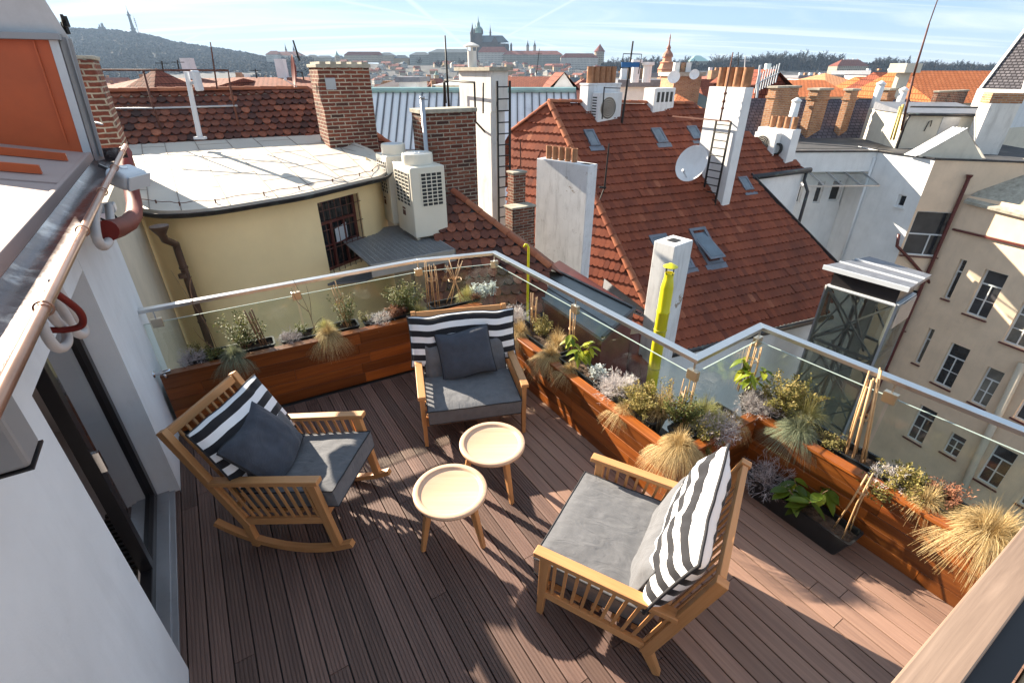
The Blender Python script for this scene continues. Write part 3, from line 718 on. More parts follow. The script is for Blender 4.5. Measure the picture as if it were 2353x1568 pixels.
# ---- our own house on the left ----
def house():
    NF = -.75; Z = .002
    t = thing('house', 'pale rendered attic house on the left with glass door and wide gutter', 'house', SN(-2.2, -1.2, 0))
    S0 = -5.62; z1 = 2.28
    m = MB()
    m.obox(SN(S0, NF-.26, -.30), E1*(-3.93-S0), E2*.26, UP*(z1+.3)); m.build('far_pier', M['white_wall'], t)
    m = MB(); m.obox(SN(-2.31, NF-.26, -.30), E1*4.4, E2*.26, UP*(z1+.3)); m.build('near_pier', M['white_wall'], t)
    m = MB(); m.obox(SN(-3.928, NF-.258, 1.90), E1*1.616, E2*.257, UP*(z1-1.90)); m.build('lintel', M['white_wall'], t)
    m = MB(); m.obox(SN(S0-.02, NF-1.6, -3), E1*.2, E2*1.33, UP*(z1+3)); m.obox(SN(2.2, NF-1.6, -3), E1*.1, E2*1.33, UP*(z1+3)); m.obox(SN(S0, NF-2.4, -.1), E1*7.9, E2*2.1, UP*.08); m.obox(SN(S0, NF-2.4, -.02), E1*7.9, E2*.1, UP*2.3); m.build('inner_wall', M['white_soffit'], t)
    # door: threshold, frames and panes
    m = MB(); m.obox(SN(-3.925, -.98, .0), E1*1.61, E2*.16, UP*.035); m.obox(SN(-3.925, -.83, .0), E1*1.61, E2*.045, UP*.02); m.build('door_sill', M['zinc'], t, bevel=.003)
    d = MB(); y0 = -.97
    for s in (-3.925, -3.15, -2.39): d.obox(SN(s, y0, .036), E1*.075, E2*.07, UP*1.862)
    d.obox(SN(-3.85, y0, 1.82), E1*1.46, E2*.07, UP*.078); d.obox(SN(-3.85, y0, .036), E1*1.46, E2*.07, UP*.07)
    dr = d.build('door', M['dark_frame'], t, bevel=.004)
    for s0, s1 in ((-3.85, -3.15), (-3.075, -2.39)):
        m = MB(); m.obox(SN(s0, y0+.03, .106), E1*(s1-s0), E2*.01, UP*1.714); m.build('door_pane', glassy('door_glass', (.5, .5, .52), .9, .25) if s0 < -3.5 else M['door_glass'], dr) if s0 < -3.5 else None
    m = MB(); m.obox(SN(-3.11, y0+.07, .95), E1*.03, E2*.03, UP*.14); m.build('door_handle', M['chrome'], dr)
    # open leaf, parked against the opening, and the curtain inside
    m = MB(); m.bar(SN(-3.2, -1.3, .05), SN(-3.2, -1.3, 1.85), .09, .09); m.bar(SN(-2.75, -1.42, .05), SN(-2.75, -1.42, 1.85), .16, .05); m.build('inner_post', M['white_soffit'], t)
    m = MB(); n = 26; vs = []; fs = []
    for i in range(n+1):
        p = SN(-3.05+.72*i/n, -1.12+.035*sin(i*1.7), 0); vs += [p+UP*.04, p+UP*1.88]
    for i in range(n): fs.append((2*i, 2*i+2, 2*i+3, 2*i+1))
    m.add(vs, fs); m.build('curtain', M['curtain'], t, smooth=True)
    m = MB()
    for k in range(30): m.obox(SN(-3.9+.053*k, -1.02, .0), E1*.03, E2*(-.22), UP*.03)
    m.build('floor_grille', M['black'], t)
    # roof sheet, its drip edge, gutter
    zg = 2.4; SG = -5.83
    e0, r0 = SN(SG, -.675, zg+.02), SN(SG, -3.6, zg+.62); L = E1*8.2
    m = MB(); th = UP*.05; m.add([e0, e0+L, r0+L, r0, e0-th, e0+L-th, r0+L-th, r0-th], [(0,1,2,3),(7,6,5,4),(4,5,1,0),(5,6,2,1),(6,7,3,2),(7,4,0,3)]); m.build('roof', M['roof_sheet'], t)
    m = MB(); m.obox(SN(SG, NF-.01, z1+.001), L, E2*.03, UP*(zg-z1-.03)); m.obox(SN(SG+.1, NF-.6, z1-.01), L, E2*.6, UP*.04); m.build('fascia', M['white_wall'], t)
    m = MB(); m.obox(SN(SG-.005, -.695, zg-.035), L, E2*.03, UP*.064); m.build('drip_edge', M['roof_sheet'], t, bevel=.006)
    for k in (1.9, 3.6, 5.2):
        m = MB(); a = SN(SG+k, -.69, zg+.026); b = SN(SG+k, -3.6, zg+.626); m.bar(a, b, .02, .012); m.build('roof_seam', M['roof_sheet'], t)
    pr = []
    for k in range(13):
        a = pi+pi*k/12; pr.append((-(cos(a))*.118*-1, sin(a)*.10))
    inner = [(x*.97, y*.96+.001) for x, y in reversed(pr)]
    m = MB(); m.extr(pr+inner, SN(SG+.02, -.575, zg+.015), SN(2.3, -.575, zg+.015)); m.obox(SN(SG+.018, -.69, zg-.08), E1*.004, E2*.23, UP*.09)
    g = m.build('gutter', M['gutter_in'], t, smooth=True, angle=35)
    m = MB(); m.tube([SN(SG, -.452, zg+.02), SN(2.3, -.452, zg+.02)], .0165, 12); m.build('gutter_bead', M['copper'], g, smooth=True)
    for k in range(6):
        m = MB(); s = -5.35+.9*k; m.tube([SN(s, -.452+.022*cos(a), zg+.02+.022*sin(a)) for a in [2*pi*i/14 for i in range(15)]], .0035, 5, cap=False); m.build('gutter_bracket', M['copper'], g)
    for s, a, b in ((-4.86, -.74, -2.3), (-4.22, -.79, -2.3)):
        z = lambda n: zg+.02+(-.675-n)*.2+.026
        m = MB(); m.obox(SN(s, b, z(b)-.02), E1*.03, SN(s, a, z(a))-SN(s, b, z(b)), UP*.05); m.build('snow_guard', M['orange_panel'], t)
    m = MB(); m.bar(SN(SG+.02, -.70, zg+.05), SN(SG+.02, -1.25, zg+.15), .02, .03); m.build('verge_trim', M['orange_panel'], t)
    # orange cheek and grey clad stair head above the roof
    SD = -5.42; zb = zg+.03
    m = MB(); m.add([SN(SD, -.72, 2.35), SN(SD, -2.6, 2.35), SN(SD, -2.6, 3.21), SN(SD, -.655, 3.21)], [(0, 1, 2, 3)]); m.add([SN(SD-.02, -.72, 2.35), SN(SD-.02, -2.6, 2.35), SN(SD-.02, -2.6, 3.21), SN(SD-.02, -.655, 3.21)], [(3, 2, 1, 0)])
    m.bar(SN(SD+.012, -.79, 2.5), SN(SD+.012, -.745, 3.2), .012, .014, up=E1); m.build('orange_cheek', M['orange_panel'], t)
    m = MB(); m.add([SN(SD+.01, -.719, 2.35), SN(SD+.01, -.655, 3.21), SN(SD+.01, -.60, 3.21), SN(SD+.01, -.665, 2.35)], [(3, 2, 1, 0)]); m.build('white_edge', M['grey_metal'], t)
    m = MB(); m.add([SN(SD-.05, -.664, 2.35), SN(SD-.05, -.599, 3.21), SN(SD-.12, -.545, 3.24), SN(SD-.12, -.605, 2.35)], [(3, 2, 1, 0)]); m.build('grey_reveal', M['mid_grey'], t)
    m = MB(); m.obox(SN(SD+.06, -2.6, 3.205), E1*(-.2), E2*2.02, UP*.045); m.build('cheek_cap', M['mid_grey'], t, bevel=.004)
    m = MB(); a0, a1, b0, b1 = SN(SD-.1, -.615, 2.38), SN(SD-.1, -.54, 3.22), SN(-5.80, -.64, 2.38), SN(-5.80, -.60, 3.22)
    a2, b2 = SN(SD-.02, -.66, 3.75), SN(-5.80, -.72, 3.85); c = -E2*.7
    m.add([a0, a1, a2, b0, b1, b2, a0+c, a1+c, a2+c, b0+c, b1+c, b2+c], [(0,1,4,3),(1,2,5,4),(6,9,10,7),(7,10,11,8),(3,4,10,9),(4,5,11,10),(0,6,7,1),(1,7,8,2),(2,8,11,5)]); hd = m.build('stair_head', M['grey_metal'], t)
    m = MB(); m.bar(SN(SD-.09, -.535, 2.62), SN(-5.80, -.605, 2.62), .02, .012); m.bar(SN(SD-.085, -.61, 2.38), SN(SD-.085, -.537, 3.22), .02, .02); m.build('lap_joint', M['mid_grey'], hd)
    m = MB(); m.bar(SN(SD-.05, -.53, 3.36), SN(SD-.35, -.57, 3.30), .02, .03); m.bar(SN(SD-.14, -.53, 3.30), SN(SD-.14, -.53, 3.37), .03, .03); m.bar(SN(SD-.30, -.56, 3.26), SN(SD-.30, -.56, 3.34), .03, .03); m.build('hinge_bar', M['black'], hd)
    def pl(n, *px): return [onp(u, v, SN(0, n), SN(1, n)) for u, v in px]
    # outlet, red downpipe with two elbows, blind box
    m = MB(); pp = pl(-.53, (286, 350), (290, 385), (301, 430), (309, 470), (308, 495), (296, 512), (275, 522), (245, 530))
    m.tube(pp, .062, 14); m.build('downpipe', M['red_paint'], t, smooth=True, angle=50)
    m = MB(); m.obox(SN(-1.725, -.749, 2.03), E1*.135, E2*.155, UP*.25); m.build('blind_box', M['mid_grey'], t, bevel=.012)
    m = MB(); m.obox(SN(-1.728, -.748, 2.022), E1*.141, E2*.158, UP*.007); m.build('box_edge', M['dark_frame'], t)
    m = MB(); m.obox(SN(-5.66, -.95, .3), E1*(-.06), E2*.17, UP*1.75); m.build('corner_cladding', M['grey_strip'], t)
    # floodlight, junction box, hoses, tap
    f = thing('floodlight', 'grey plastic floodlight hanging under the end of the gutter', 'lamp', SN(-5.3, -.47, 2.15))
    m = MB(); ax = (E1*.45+E2*.62-UP*.30).normalized(); c = pl(-.47, (266, 397))[0]; sd = ax.cross(UP).normalized(); u2 = sd.cross(ax)
    m.obox(c-sd*.115-u2*.06, sd*.23, ax*.16, u2*.12); m.build('housing', M['lamp_grey'], f, bevel=.035, seg=4)
    m = MB(); m.obox(c-sd*.105-u2*.052+ax*.161, sd*.21, ax*.012, u2*.104); m.build('lens', M['lamp_grey'], f, bevel=.01)
    m = MB(); m.lathe([(0, .004), (.024, .004), (.028, 0)], c+u2*.061+ax*.05, 16, axis=u2); m.build('sensor', M['chrome'], f, smooth=True)
    m = MB(); m.bar(c+ax*.02, c-E2*.08+UP*.06, .03, .02); m.build('bracket', M['dark_frame'], f)
    def hose(label, pts, r=.021):
        P = [Vector(p) for p in pts]; q = []
        for i in range(len(P)-1):
            p0, p1, p2, p3 = P[max(i-1, 0)], P[i], P[i+1], P[min(i+2, len(P)-1)]
            for k in range(14):
                u = k/14; q.append(.5*((2*p1)+(p2-p0)*u+(2*p0-5*p1+4*p2-p3)*u*u+(3*p1-p0-3*p2+p3)*u**3))
        m = MB(); N = len(q); vs = []; fs = []; n = 10; ref = None; dense = []
        for i in range(N-1):
            for k in range(2): dense.append(q[i].lerp(q[i+1], k/2))
        tube = MB(); tube.tube(dense, r, n); 
        vs = [Vector(v) for v in tube.v]
        for i, c in enumerate(dense):
            if i % 2:
                for k in range(n): vs[i*n+k] = c+(vs[i*n+k]-c)*.86
        tube.v = [tuple(v) for v in vs]; tube.thing('conduit_hose', M['hose'], label, 'hose', smooth=True)
    hose('grey corrugated hose looped below the gutter near the floodlight', pl(-.54, (224, 470), (217, 505), (222, 545), (236, 565), (250, 552), (254, 515), (250, 470)), .026)
    hose('upper grey corrugated hose of the bundle hanging over the door', pl(-.54, (120, 640), (142, 680), (168, 720), (192, 752), (190, 768), (174, 762), (150, 722), (128, 690), (110, 660)), .017)
    hose('lower grey corrugated hose of the bundle hanging over the door', pl(-.55, (95, 740), (110, 775), (128, 797), (146, 797), (155, 780), (148, 755), (128, 735), (108, 705)), .017)
    m = MB(); m.tube(crom([SN(-2.1, -.5, 2.36), SN(-2.16, -.47, 2.25), SN(-2.2, -.5, 2.18), SN(-2.2, -.6, 2.2), SN(-2.2, -.7, 2.3)]), .012, 8); m.thing('hanger_hook', M['red_paint'], 'red strap hook holding the gutter above the blind box', 'hook', smooth=True)
    b = thing('junction_box', 'small grey junction box with cables under the gutter', 'junction box', SN(-4.75, -.6, 2.1))
    m = MB(); m.obox(SN(-4.8, -.66, 2.08), E1*.12, E2*.1, UP*.06); m.build('casing', M['lamp_grey'], b, bevel=.01)
    m = MB(); m.tube([SN(-4.74, -.6, 2.08), SN(-4.7, -.56, 2.0), SN(-4.6, -.58, 2.0), SN(-4.5, -.66, 2.1)], .008, 6); m.build('cable', M['black'], b, smooth=True)
    k = thing('wall_tap', 'chrome garden tap on the pale wall above the planter end', 'tap', SN(-4.85, -.74, .72))
    z = .70; p = onp(352, 860, SN(0, -.75), SN(1, -.75)); s0, zz = p.dot(E1), p.z
    m = MB(); m.lathe([(.0, 0), (.032, 0), (.03, .008), (.014, .012), (.014, .05), (.02, .052), (.02, .12), (.017, .13), (0, .13)], SN(s0, -.749, zz), 14, axis=E2); m.build('body', M['chrome'], k, smooth=True, angle=40)
    m = MB(); m.tube([SN(s0, -.68, zz), SN(s0, -.67, zz-.04), SN(s0, -.66, zz-.06)], .011, 8); m.build('spout', M['chrome'], k, smooth=True)
M['door_glass'] = glassy('door_glass_b', (.5, .5, .52), .9, .25)
house()
m = MB(); m.obox(SN(-9.6, -1.1, -18), E1*3.85, E2*.22, UP*19.75)
m.thing('party_wall', M['beige_wall'], 'beige rendered wall beside the end of the pale house, meeting the yellow wall', 'wall')
# ---- upper terrace edge we stand on ----
def upper():
    z = 2.2; t = thing('timber_parapet', 'weathered timber handrail and boards at the lower right corner', 'handrail', W(2352, 1500, z)-UP*.3)
    A = W(2045, 1568, z); s0 = A.dot(E1); n0 = -.1
    m = MB(True); m.obox(SN(s0, .25, z-.035), E1*.058, E2*2.6, UP*.035); m.build('cap_board', M['rail_wood'], t, bevel=.003)
    m = MB(); m.obox(SN(s0+.0585, .25, z-.20), E1*.04, E2*2.6, UP*.165); m.build('dark_strip', M['dark_frame'], t)  # dark strip stands in for the gap between cap and boards
    for k in range(5): m = MB(True); m.obox(SN(s0+.105+.084*k, .25, z-.09), E1*.078, E2*2.6, UP*.03); m.build('board', M['floor_wood'], t, bevel=.003)
    m = MB(); m.obox(SN(s0+.03, .25, z-.9), E1*.03, E2*2.6, UP*.69); m.build('panel', M['floor_wood'], t)
upper()
# ---- yellow building with the curved wall ----
M['joint'] = plain('sheet_joint', (.22, .18, .15), .7)
def lin_(T, x):
    for (a, b), (c, d) in zip(T, T[1:]):
        if x <= c: return b+(d-b)*max(0, (x-a))/(c-a)
    return T[-1][1]
def yellow():
    zr = 1.2; K = [Vector((-8.2, 8.3, 0)), Vector((-7.0, 7.7, 0))]+[W(u, v, zr) for u, v in ((310, 477), (380, 484), (480, 478), (600, 460), (690, 445), (770, 427), (835, 412), (875, 402), (897, 385))]
    for p in K: p.z = 0
    C = crom(K, 5)
    def off(c, d):
        r = []
        for i, p in enumerate(c):
            a = (c[min(i+1, len(c)-1)]-c[max(i-1, 0)]).normalized(); r.append(p+UP.cross(a)*d)
        return r
    Wl = off(C, .2); back = [W(862, 347, 1.5), W(755, 303, 1.6), W(520, 314, 1.62), W(300, 324, 1.62), W(160, 330, 1.62)]
    for p in back: p.z = 0
    t = thing('yellow_building', 'yellow rendered building with a curved wall and a pale flat roof', 'building', Vector((-5.5, 9.5, -2)))
    # window opening spans wall points between two columns
    m = MB(); n = len(Wl); vs = []; fs = []
    hole = [i for i in range(n-1) if 742 < (lambda p: CX+FPX*p.x/(CT*p.y-ST*(.6-H)))((Wl[i]+Wl[i+1])/2) < 832]
    for p in Wl: vs += [p+UP*-18, p+UP*-.42, p+UP*.93, p+UP*(zr-.02)]
    for i in range(n-1):
        for k in range(3):
            if k == 1 and i in hole: continue
            fs.append((4*i+k, 4*(i+1)+k, 4*(i+1)+k+1, 4*i+k+1))
    m.add(vs, fs); e = Wl[-1]; b0 = back[0]+Vector((-.2, -.1, 0)); m.poly([e+UP*-18, b0+UP*-18, b0+UP*1.4, e+UP*(zr-.02)])
    a, b = Wl[hole[0]], Wl[hole[-1]+1]; d = (b-a).normalized(); inn = UP.cross(d); L = (b-a).length; dp = inn*.22
    m.poly([a+UP*-.42, a+UP*.93, a+dp+UP*.93, a+dp+UP*-.42]); m.poly([b+UP*.93, b+UP*-.42, b+dp+UP*-.42, b+dp+UP*.93]); m.poly([b+UP*-.42, a+UP*-.42, a+dp+UP*-.42, b+dp+UP*-.42]); m.poly([a+UP*.93, b+UP*.93, b+dp+UP*.93, a+dp+UP*.93])
    m.build('wall', M['yellow_wall'], t, smooth=True, angle=25)
    w = window(t, a, d, 0, -.42, L, 1.35, nx=3, trans=.66, bars=1, frame=M['maroon'], pane=M['pane'], depth=.17, fw=.05)
    m = MB(); m.poly([a+d*L*.42+inn*.155+UP*.05, a+d*L*.72+inn*.155+UP*.1, a+d*L*.72+inn*.155+UP*.4, a+d*L*.42+inn*.155+UP*.33]); m.build('white_sheet', M['lamp_grey'], w)
    m = MB()
    for k in range(7): m.tube([a+d*L*(k+.5)/7-inn*.03+UP*-.42, a+d*L*(k+.5)/7-inn*.03+UP*.93], .008, 5)
    for k in range(4): m.tube([a-inn*.03+UP*(-.3+.36*k), b-inn*.03+UP*(-.3+.36*k)], .008, 5)
    m.build('window_bars', M['rust'], t)
    m = MB(); m.prism([(p.x, p.y) for p in (a-d*.12-inn*.01, b+d*.12-inn*.01, b+d*.05-inn*.45, a+d*.4-inn*.5)], -.62, -.58); m.build('sill_hood', M['lead'], t)
    # roof
    ucl = lambda p: CX+FPX*p.x/(CT*p.y-ST*(zr-H))
    def bkp(k):                                      # far end of the sheet joint that starts at curve parameter k
        u = lin_([(-400, 60), (310, 300), (433, 387), (593, 480), (733, 580), (835, 690), (870, 790), (900, 862)], ucl(C[int(round(k*(nC-1)))]))
        return W(u, lin_([(60, 334), (160, 330), (300, 324), (520, 314), (755, 303), (862, 347)], u), lin_([(300, 1.62), (755, 1.6), (862, 1.47)], u))
    nC = len(C); m = MB(); vs = []; fs = []
    for i, p in enumerate(C):
        b_ = bkp(i/(nC-1))
        for j in range(7): vs.append((p+UP*zr).lerp(b_, j/6))
    for i in range(nC-1):
        for j in range(6): a_ = i*7+j; fs.append((a_, a_+7, a_+8, a_+1))
    vs += [p+UP*(zr-.06) for p in C]
    for i in range(nC-1): fs.append((7*nC+i, 7*nC+i+1, (i+1)*7, i*7))
    m.add(vs, fs); m.mi = 1
    # seams: long ribs from the curved edge to the back and cross joints
    fi = lambda k: int(8+(nC-12)*k); fr = lambda k: C[fi(k)]+UP*zr; bk = lambda k: bkp(fi(k)/(nC-1))
    zo = UP*.012
    for k in range(1, 8):
        f = fr(k/8); g = bk(k/8); m.bar(f+zo*.3, g+zo*.3, .013, .012)
    for k in range(8):
        for j in range(3):
            u = .2+.26*j+(.13 if k % 2 else 0)
            p = fr(k/8).lerp(bk(k/8), u); q = fr((k+1)/8).lerp(bk((k+1)/8), u); m.bar(p+UP*.003, q+UP*.003, .008, .006)
    m.build('roof', [M['flat_roof'], M['joint']], t)
    # gutter round the curve and lightning wire on stands
    gm = MB(); Go = off(C, -.05); r = .075; n = 8; vs = []; fs = []
    for i, p in enumerate(Go):
        a_ = (Go[min(i+1, len(Go)-1)]-Go[max(i-1, 0)]).normalized(); o = UP.cross(a_)
        for k in range(n+1):
            an = pi+pi*k/n; vs.append(p+o*cos(an)*r+UP*(zr-.03+sin(an)*r))
    for i in range(len(Go)-1):
        for k in range(n): fs.append((i*(n+1)+k, (i+1)*(n+1)+k, (i+1)*(n+1)+k+1, i*(n+1)+k+1))
    gm.add(vs, fs); gm.tube([p+UP*(zr-.025)-UP.cross((Go[min(i+1, len(Go)-1)]-Go[max(i-1, 0)]).normalized())*r for i, p in enumerate(Go)], .012, 6); gm.build('gutter', M['dark_metal'], t, smooth=True, angle=60)
    wi = off(C, .22); m = MB(); m.tube([p+UP*(zr+.07+.012*sin(i*1.3)) for i, p in enumerate(wi[3:])], .006, 5)
    for i in range(6, len(wi), 5): m.bar(wi[i]+UP*(zr), wi[i]+UP*(zr+.08), .016, .016); m.bar(wi[i]+UP*(zr+.005)-E2*.04, wi[i]+UP*(zr+.005)+E2*.04, .03, .012)
    m.build('lightning_wire', M['rust'], t)
    # downpipe with hopper
    p = SN(-8.56, -.485, 0); m = MB(); h = p+Vector((.02, -.12, 0))
    m.tube([h+UP*.36, h+UP*.30], .05, 12); m.tube([p+UP*1.02+Vector((.05, -.28, 0)), p+UP*.92+Vector((.04, -.24, 0)), p+UP*.78, p+UP*.65, p-UP*6], .052, 12); m.lathe([(.05, 0), (.06, .02), (.12, .12), (.12, .14), (0, .14)], p+UP*.99+Vector((.05, -.28, 0)), 12)
    for z in (.4, -.5, -1.4): m.lathe([(.055, 0), (.062, .005), (.062, .03), (.055, .035)], p+UP*z, 12)
    m.build('downpipe', M['brown_pipe'], t, smooth=True, angle=50)
    return Wl
yellow()
# ---- air conditioners on a galvanised platform ----
def acunit(label, u, vt, y, uL, uR, vb):
    c = chim('air_conditioner', label, 'air conditioner', u, vt, y, uL, uR, vb=vb, mat='ac_white', group='fan topped air conditioners behind the yellow wall')
    t, b, dR, dL, lR, lL, z0, z1 = (c[k] for k in ('o', 'b', 'dR', 'dL', 'lR', 'lL', 'z0', 'z1'))
    ctr = b+dR*lR*.5+dL*lL*.5; r = lR*.43
    m = MB(); m.lathe([(r, 0), (r, .15), (r*.97, .19), (r*.9, .2), (r*.88, .19), (0, .17)], ctr+UP*(z1+.001), 28); f = m.build('fan_shroud', M['ac_white'], t, smooth=True, angle=40)
    m = MB()
    for k in range(1, 6): m.tube([ctr+UP*(z1+.197)+Vector((cos(a), sin(a), 0))*r*k/6.5 for a in [2*pi*i/20 for i in range(21)]], .005, 4, cap=False)
    m.build('fan_guard', M['lamp_grey'], f)
    for (d, l, o, x0, x1) in ((dR, lR, -dL, .28, .90), (dL, lL, -dR, .12, .9)):
        zt, zb_ = z1-.11, z1-(z1-z0)*.55; m = MB(); m.obox(b+d*l*x0+o*.001+UP*zb_, d*l*(x1-x0), o*.004, UP*(zt-zb_)); g = m.build('grille', M['grille'], t)
        m = MB(); n = 9
        for k in range(n+1): m.obox(b+d*l*x0+o*.005+UP*(zb_+(zt-zb_)*k/n-.008), d*l*(x1-x0), o*.008, UP*.016)
        for k in range(5): m.obox(b+d*(l*(x0+(x1-x0)*k/4)-.008)+o*.0055+UP*zb_, d*.016, o*.0085, UP*(zt-zb_))
        m.build('grille_bars', M['ac_white'], g)
    m = MB(); m.obox(b+dL*lL*.48-dR*.003+UP*(z0+.36), dL*lL*.17, dR*.002, UP*.1); m.obox(b+dL*lL*.48-dR*.003+UP*(z0+.48), dL*lL*.17, dR*.002, UP*.04); m.build('rating_plate', M['rust'], t)
    m = MB()
    for i in (.06, .86):
        for j in (.06, .86): m.obox(b+dR*lR*i+dL*lL*j+UP*(z0-.05), dR*.06, dL*.06, UP*.049)
    m.build('foot', M['ac_white'], t)
    return c
a1 = acunit('fan topped air conditioner in front, whole at the platform edge', 941, 387, 9.5, 901, 1020, 548)
a2 = acunit('fan topped air conditioner behind, half hidden by the one in front', 886, 360, 10.45, 862, 948, 515)
def platform():
    z = a1['z0']-.06; A = W(890, 603, z); B = W(1047, 573, z); A = Vector((A.x, A.y, 0)); B = Vector((B.x, B.y, 0)); d = (B-A).normalized(); i = UP.cross(d); L = (B-A).length
    t = thing('steel_platform', 'galvanised platform that carries the two air conditioners', 'platform', (A+B)/2+UP*(z-.2))
    m = MB()
    for k in range(44): m.obox(A+d*(-.3)+i*(.05+.05*k)+UP*(z-.03), d*(L+.28), i*.012, UP*.03)
    for k in range(16): m.obox(A+d*(-.25+(L+.2)*k/15)+i*.05+UP*(z-.028), d*.012, i*2.2, UP*.02)
    m.build('grating', M['grate'], t)
    m = MB(); m.obox(A-d*.3+UP*(z-.22), d*(L+.3), i*.03, UP*.225); m.obox(B+UP*(z-.22), -d*.03, i*2.3, UP*.225); 
    m.build('edge_beam', M['grate'], t)
    m = MB()
    for k in (.12, .38, .42, .72, .76, .95): m.lathe([(.018, 0), (.018, .012), (0, .014)], A+d*L*k-i*.001+UP*(z-.1), 8, axis=-i)
    m.build('bolt', M['lamp_grey'], t)
    m = MB(); m.bar(B+i*.2-d*.1+UP*(z-.2), B+i*.1-d*.35+UP*(z-1.4), .05, .05); m.bar(B+i*1.9-d*.2+UP*(z-.2), B+i*1.9-d*.2+UP*(z-3), .07, .07); m.build('strut', M['grate'], t)
    s = thing('metal_stool', 'small white metal bench step below the platform', 'step', W(1050, 612, z-.5)-UP*.35)
    c = W(1050, 608, z-.45)
    m = MB()
    for k in range(6): m.obox(c-d*.22+i*(.05*k)+UP*.0, d*.44, i*.03, UP*.02)
    m.build('tread', M['grate'], s); m = MB()
    for x in (-.2, .2): m.bar(c+d*x+i*.05, c+d*x*1.3-i*.05-UP*1.4, .025, .025); m.bar(c+d*x+i*.25, c+d*x*1.3+i*.4-UP*1.4, .025, .025)
    m.build('leg', M['grate'], s)
platform()
# ---- tiled roofs made of single tiles ----
def rplane(P0, eang, slope):
    e = Vector((cos(radians(eang)), sin(radians(eang)), 0)); u = Vector((-e.y, e.x, 0))*cos(radians(slope))+UP*sin(radians(slope))
    n = e.cross(u); return dict(P=Vector(P0), e=e, u=u, n=n)
def onpl(pl, u, v):
    q = ray(u, v); o = Vector((0, 0, H)); return o+q*((pl['P']-o).dot(pl['n'])/q.dot(pl['n']))
def uv2(pl, p): d = Vector(p)-pl['P']; return d.dot(pl['e']), d.dot(pl['u'])
def inside(pt, poly):
    x, y = pt; c = False; n = len(poly)
    for i in range(n):
        x1, y1 = poly[i]; x2, y2 = poly[(i+1) % n]
        if (y1 > y) != (y2 > y) and x < (x2-x1)*(y-y1)/(y2-y1)+x1: c = not c
    return c
def tiles(root, pl, pts, w, gauge, mat, under, lift=.028, round_=.6, name='roof_tiles', jit=.004, stagger=True):
    """courses of overlapping tiles with rounded tails, clipped to the outline pts (points on the plane)"""
    poly = [uv2(pl, p) for p in pts]; e, u, n, P = pl['e'], pl['u'], pl['n'], pl['P']
    m = MB(); m.poly([Vector(p)-n*.02 for p in pts]); 
    m.build('roof_deck', under, root)
    x0, x1 = min(p[0] for p in poly), max(p[0] for p in poly); y0, y1 = min(p[1] for p in poly), max(p[1] for p in poly)
    m = MB(); r = 0; y = y0-gauge
    while y < y1:
        k = 0; x = x0-w+(w/2 if (stagger and r % 2) else 0)
        while x < x1+w:
            c = (x+w/2, y+gauge*.6)
            if inside(c, poly):
                t = R_.random(); t = .5+(t-.5)*.7 if R_.random() < .8 else t
                dz = R_.uniform(0, jit)+.035*noise.noise(Vector((c[0]*.55, c[1]*.4, gauge*9)))+(.02 if R_.random() < .015 else 0); dy = R_.uniform(-jit, jit); g = w*.985; a, b = x+(w-g)/2, x+(w+g)/2; rd = w*round_*.5
                tail = [(a, y+rd), (a+g*.15, y+rd*.42), (a+g*.33, y+rd*.1), (a+g*.5, y), (a+g*.67, y+rd*.1), (a+g*.85, y+rd*.42), (b, y+rd)]
                top = y+gauge*1.12; vs = []
                f = lambda X, Y, h: P+e*X+u*(Y+dy)+n*(h*(1-(Y-y)/(gauge*1.12))+.002+dz)
                vs = [f(X, Y, lift) for X, Y in tail]+[f(b, top, lift), f(a, top, lift)]
                vs += [f(X, Y, lift)-n*lift*.75 for X, Y in tail]
                fs = [tuple(range(9))]+[(i, i+9, i+10, i+1) for i in range(6)]
                m.add(vs, fs, t)
            x += w; k += 1
        y += gauge; r += 1
    return m.build(name, mat, root)
def ridge(root, p, q, r=.10, L=.38, mat=None, name='ridge_tiles'):
    """half-round cap tiles laid end over end"""
    p, q = Vector(p), Vector(q); d = (q-p); n = max(1, int(d.length/L)); d = d/n; m = MB()
    dn = d.normalized(); x = dn.cross(UP).normalized(); z = x.cross(dn)
    for i in range(n):
        a, b = p+d*i, p+d*(i+1)*1.0; vs = []; fs = []
        for j, (c, rr) in enumerate(((a-d*.08, r*1.12), (b, r*.92))):
            for k in range(9): an = pi*k/8; vs.append(c+x*cos(an)*rr+z*(sin(an)*rr*.85-.03))
        for k in range(8): fs.append((k, k+1, 9+k+1, 9+k))
        fs.append(tuple(range(8, -1, -1))); m.add(vs, fs)
    return m.build(name, mat or M['tile_ridge'], root, smooth=False)
def skirt(root, pts, zb, mat, name='wall', close=0):
    m = MB(); b = [Vector((p[0], p[1], zb)) for p in pts]; n = len(pts)
    for i in range(n-1+close): m.poly([b[i], b[(i+1) % n], Vector(pts[(i+1) % n])-UP*.05, Vector(pts[i])-UP*.05])
    return m.build(name, mat, root)
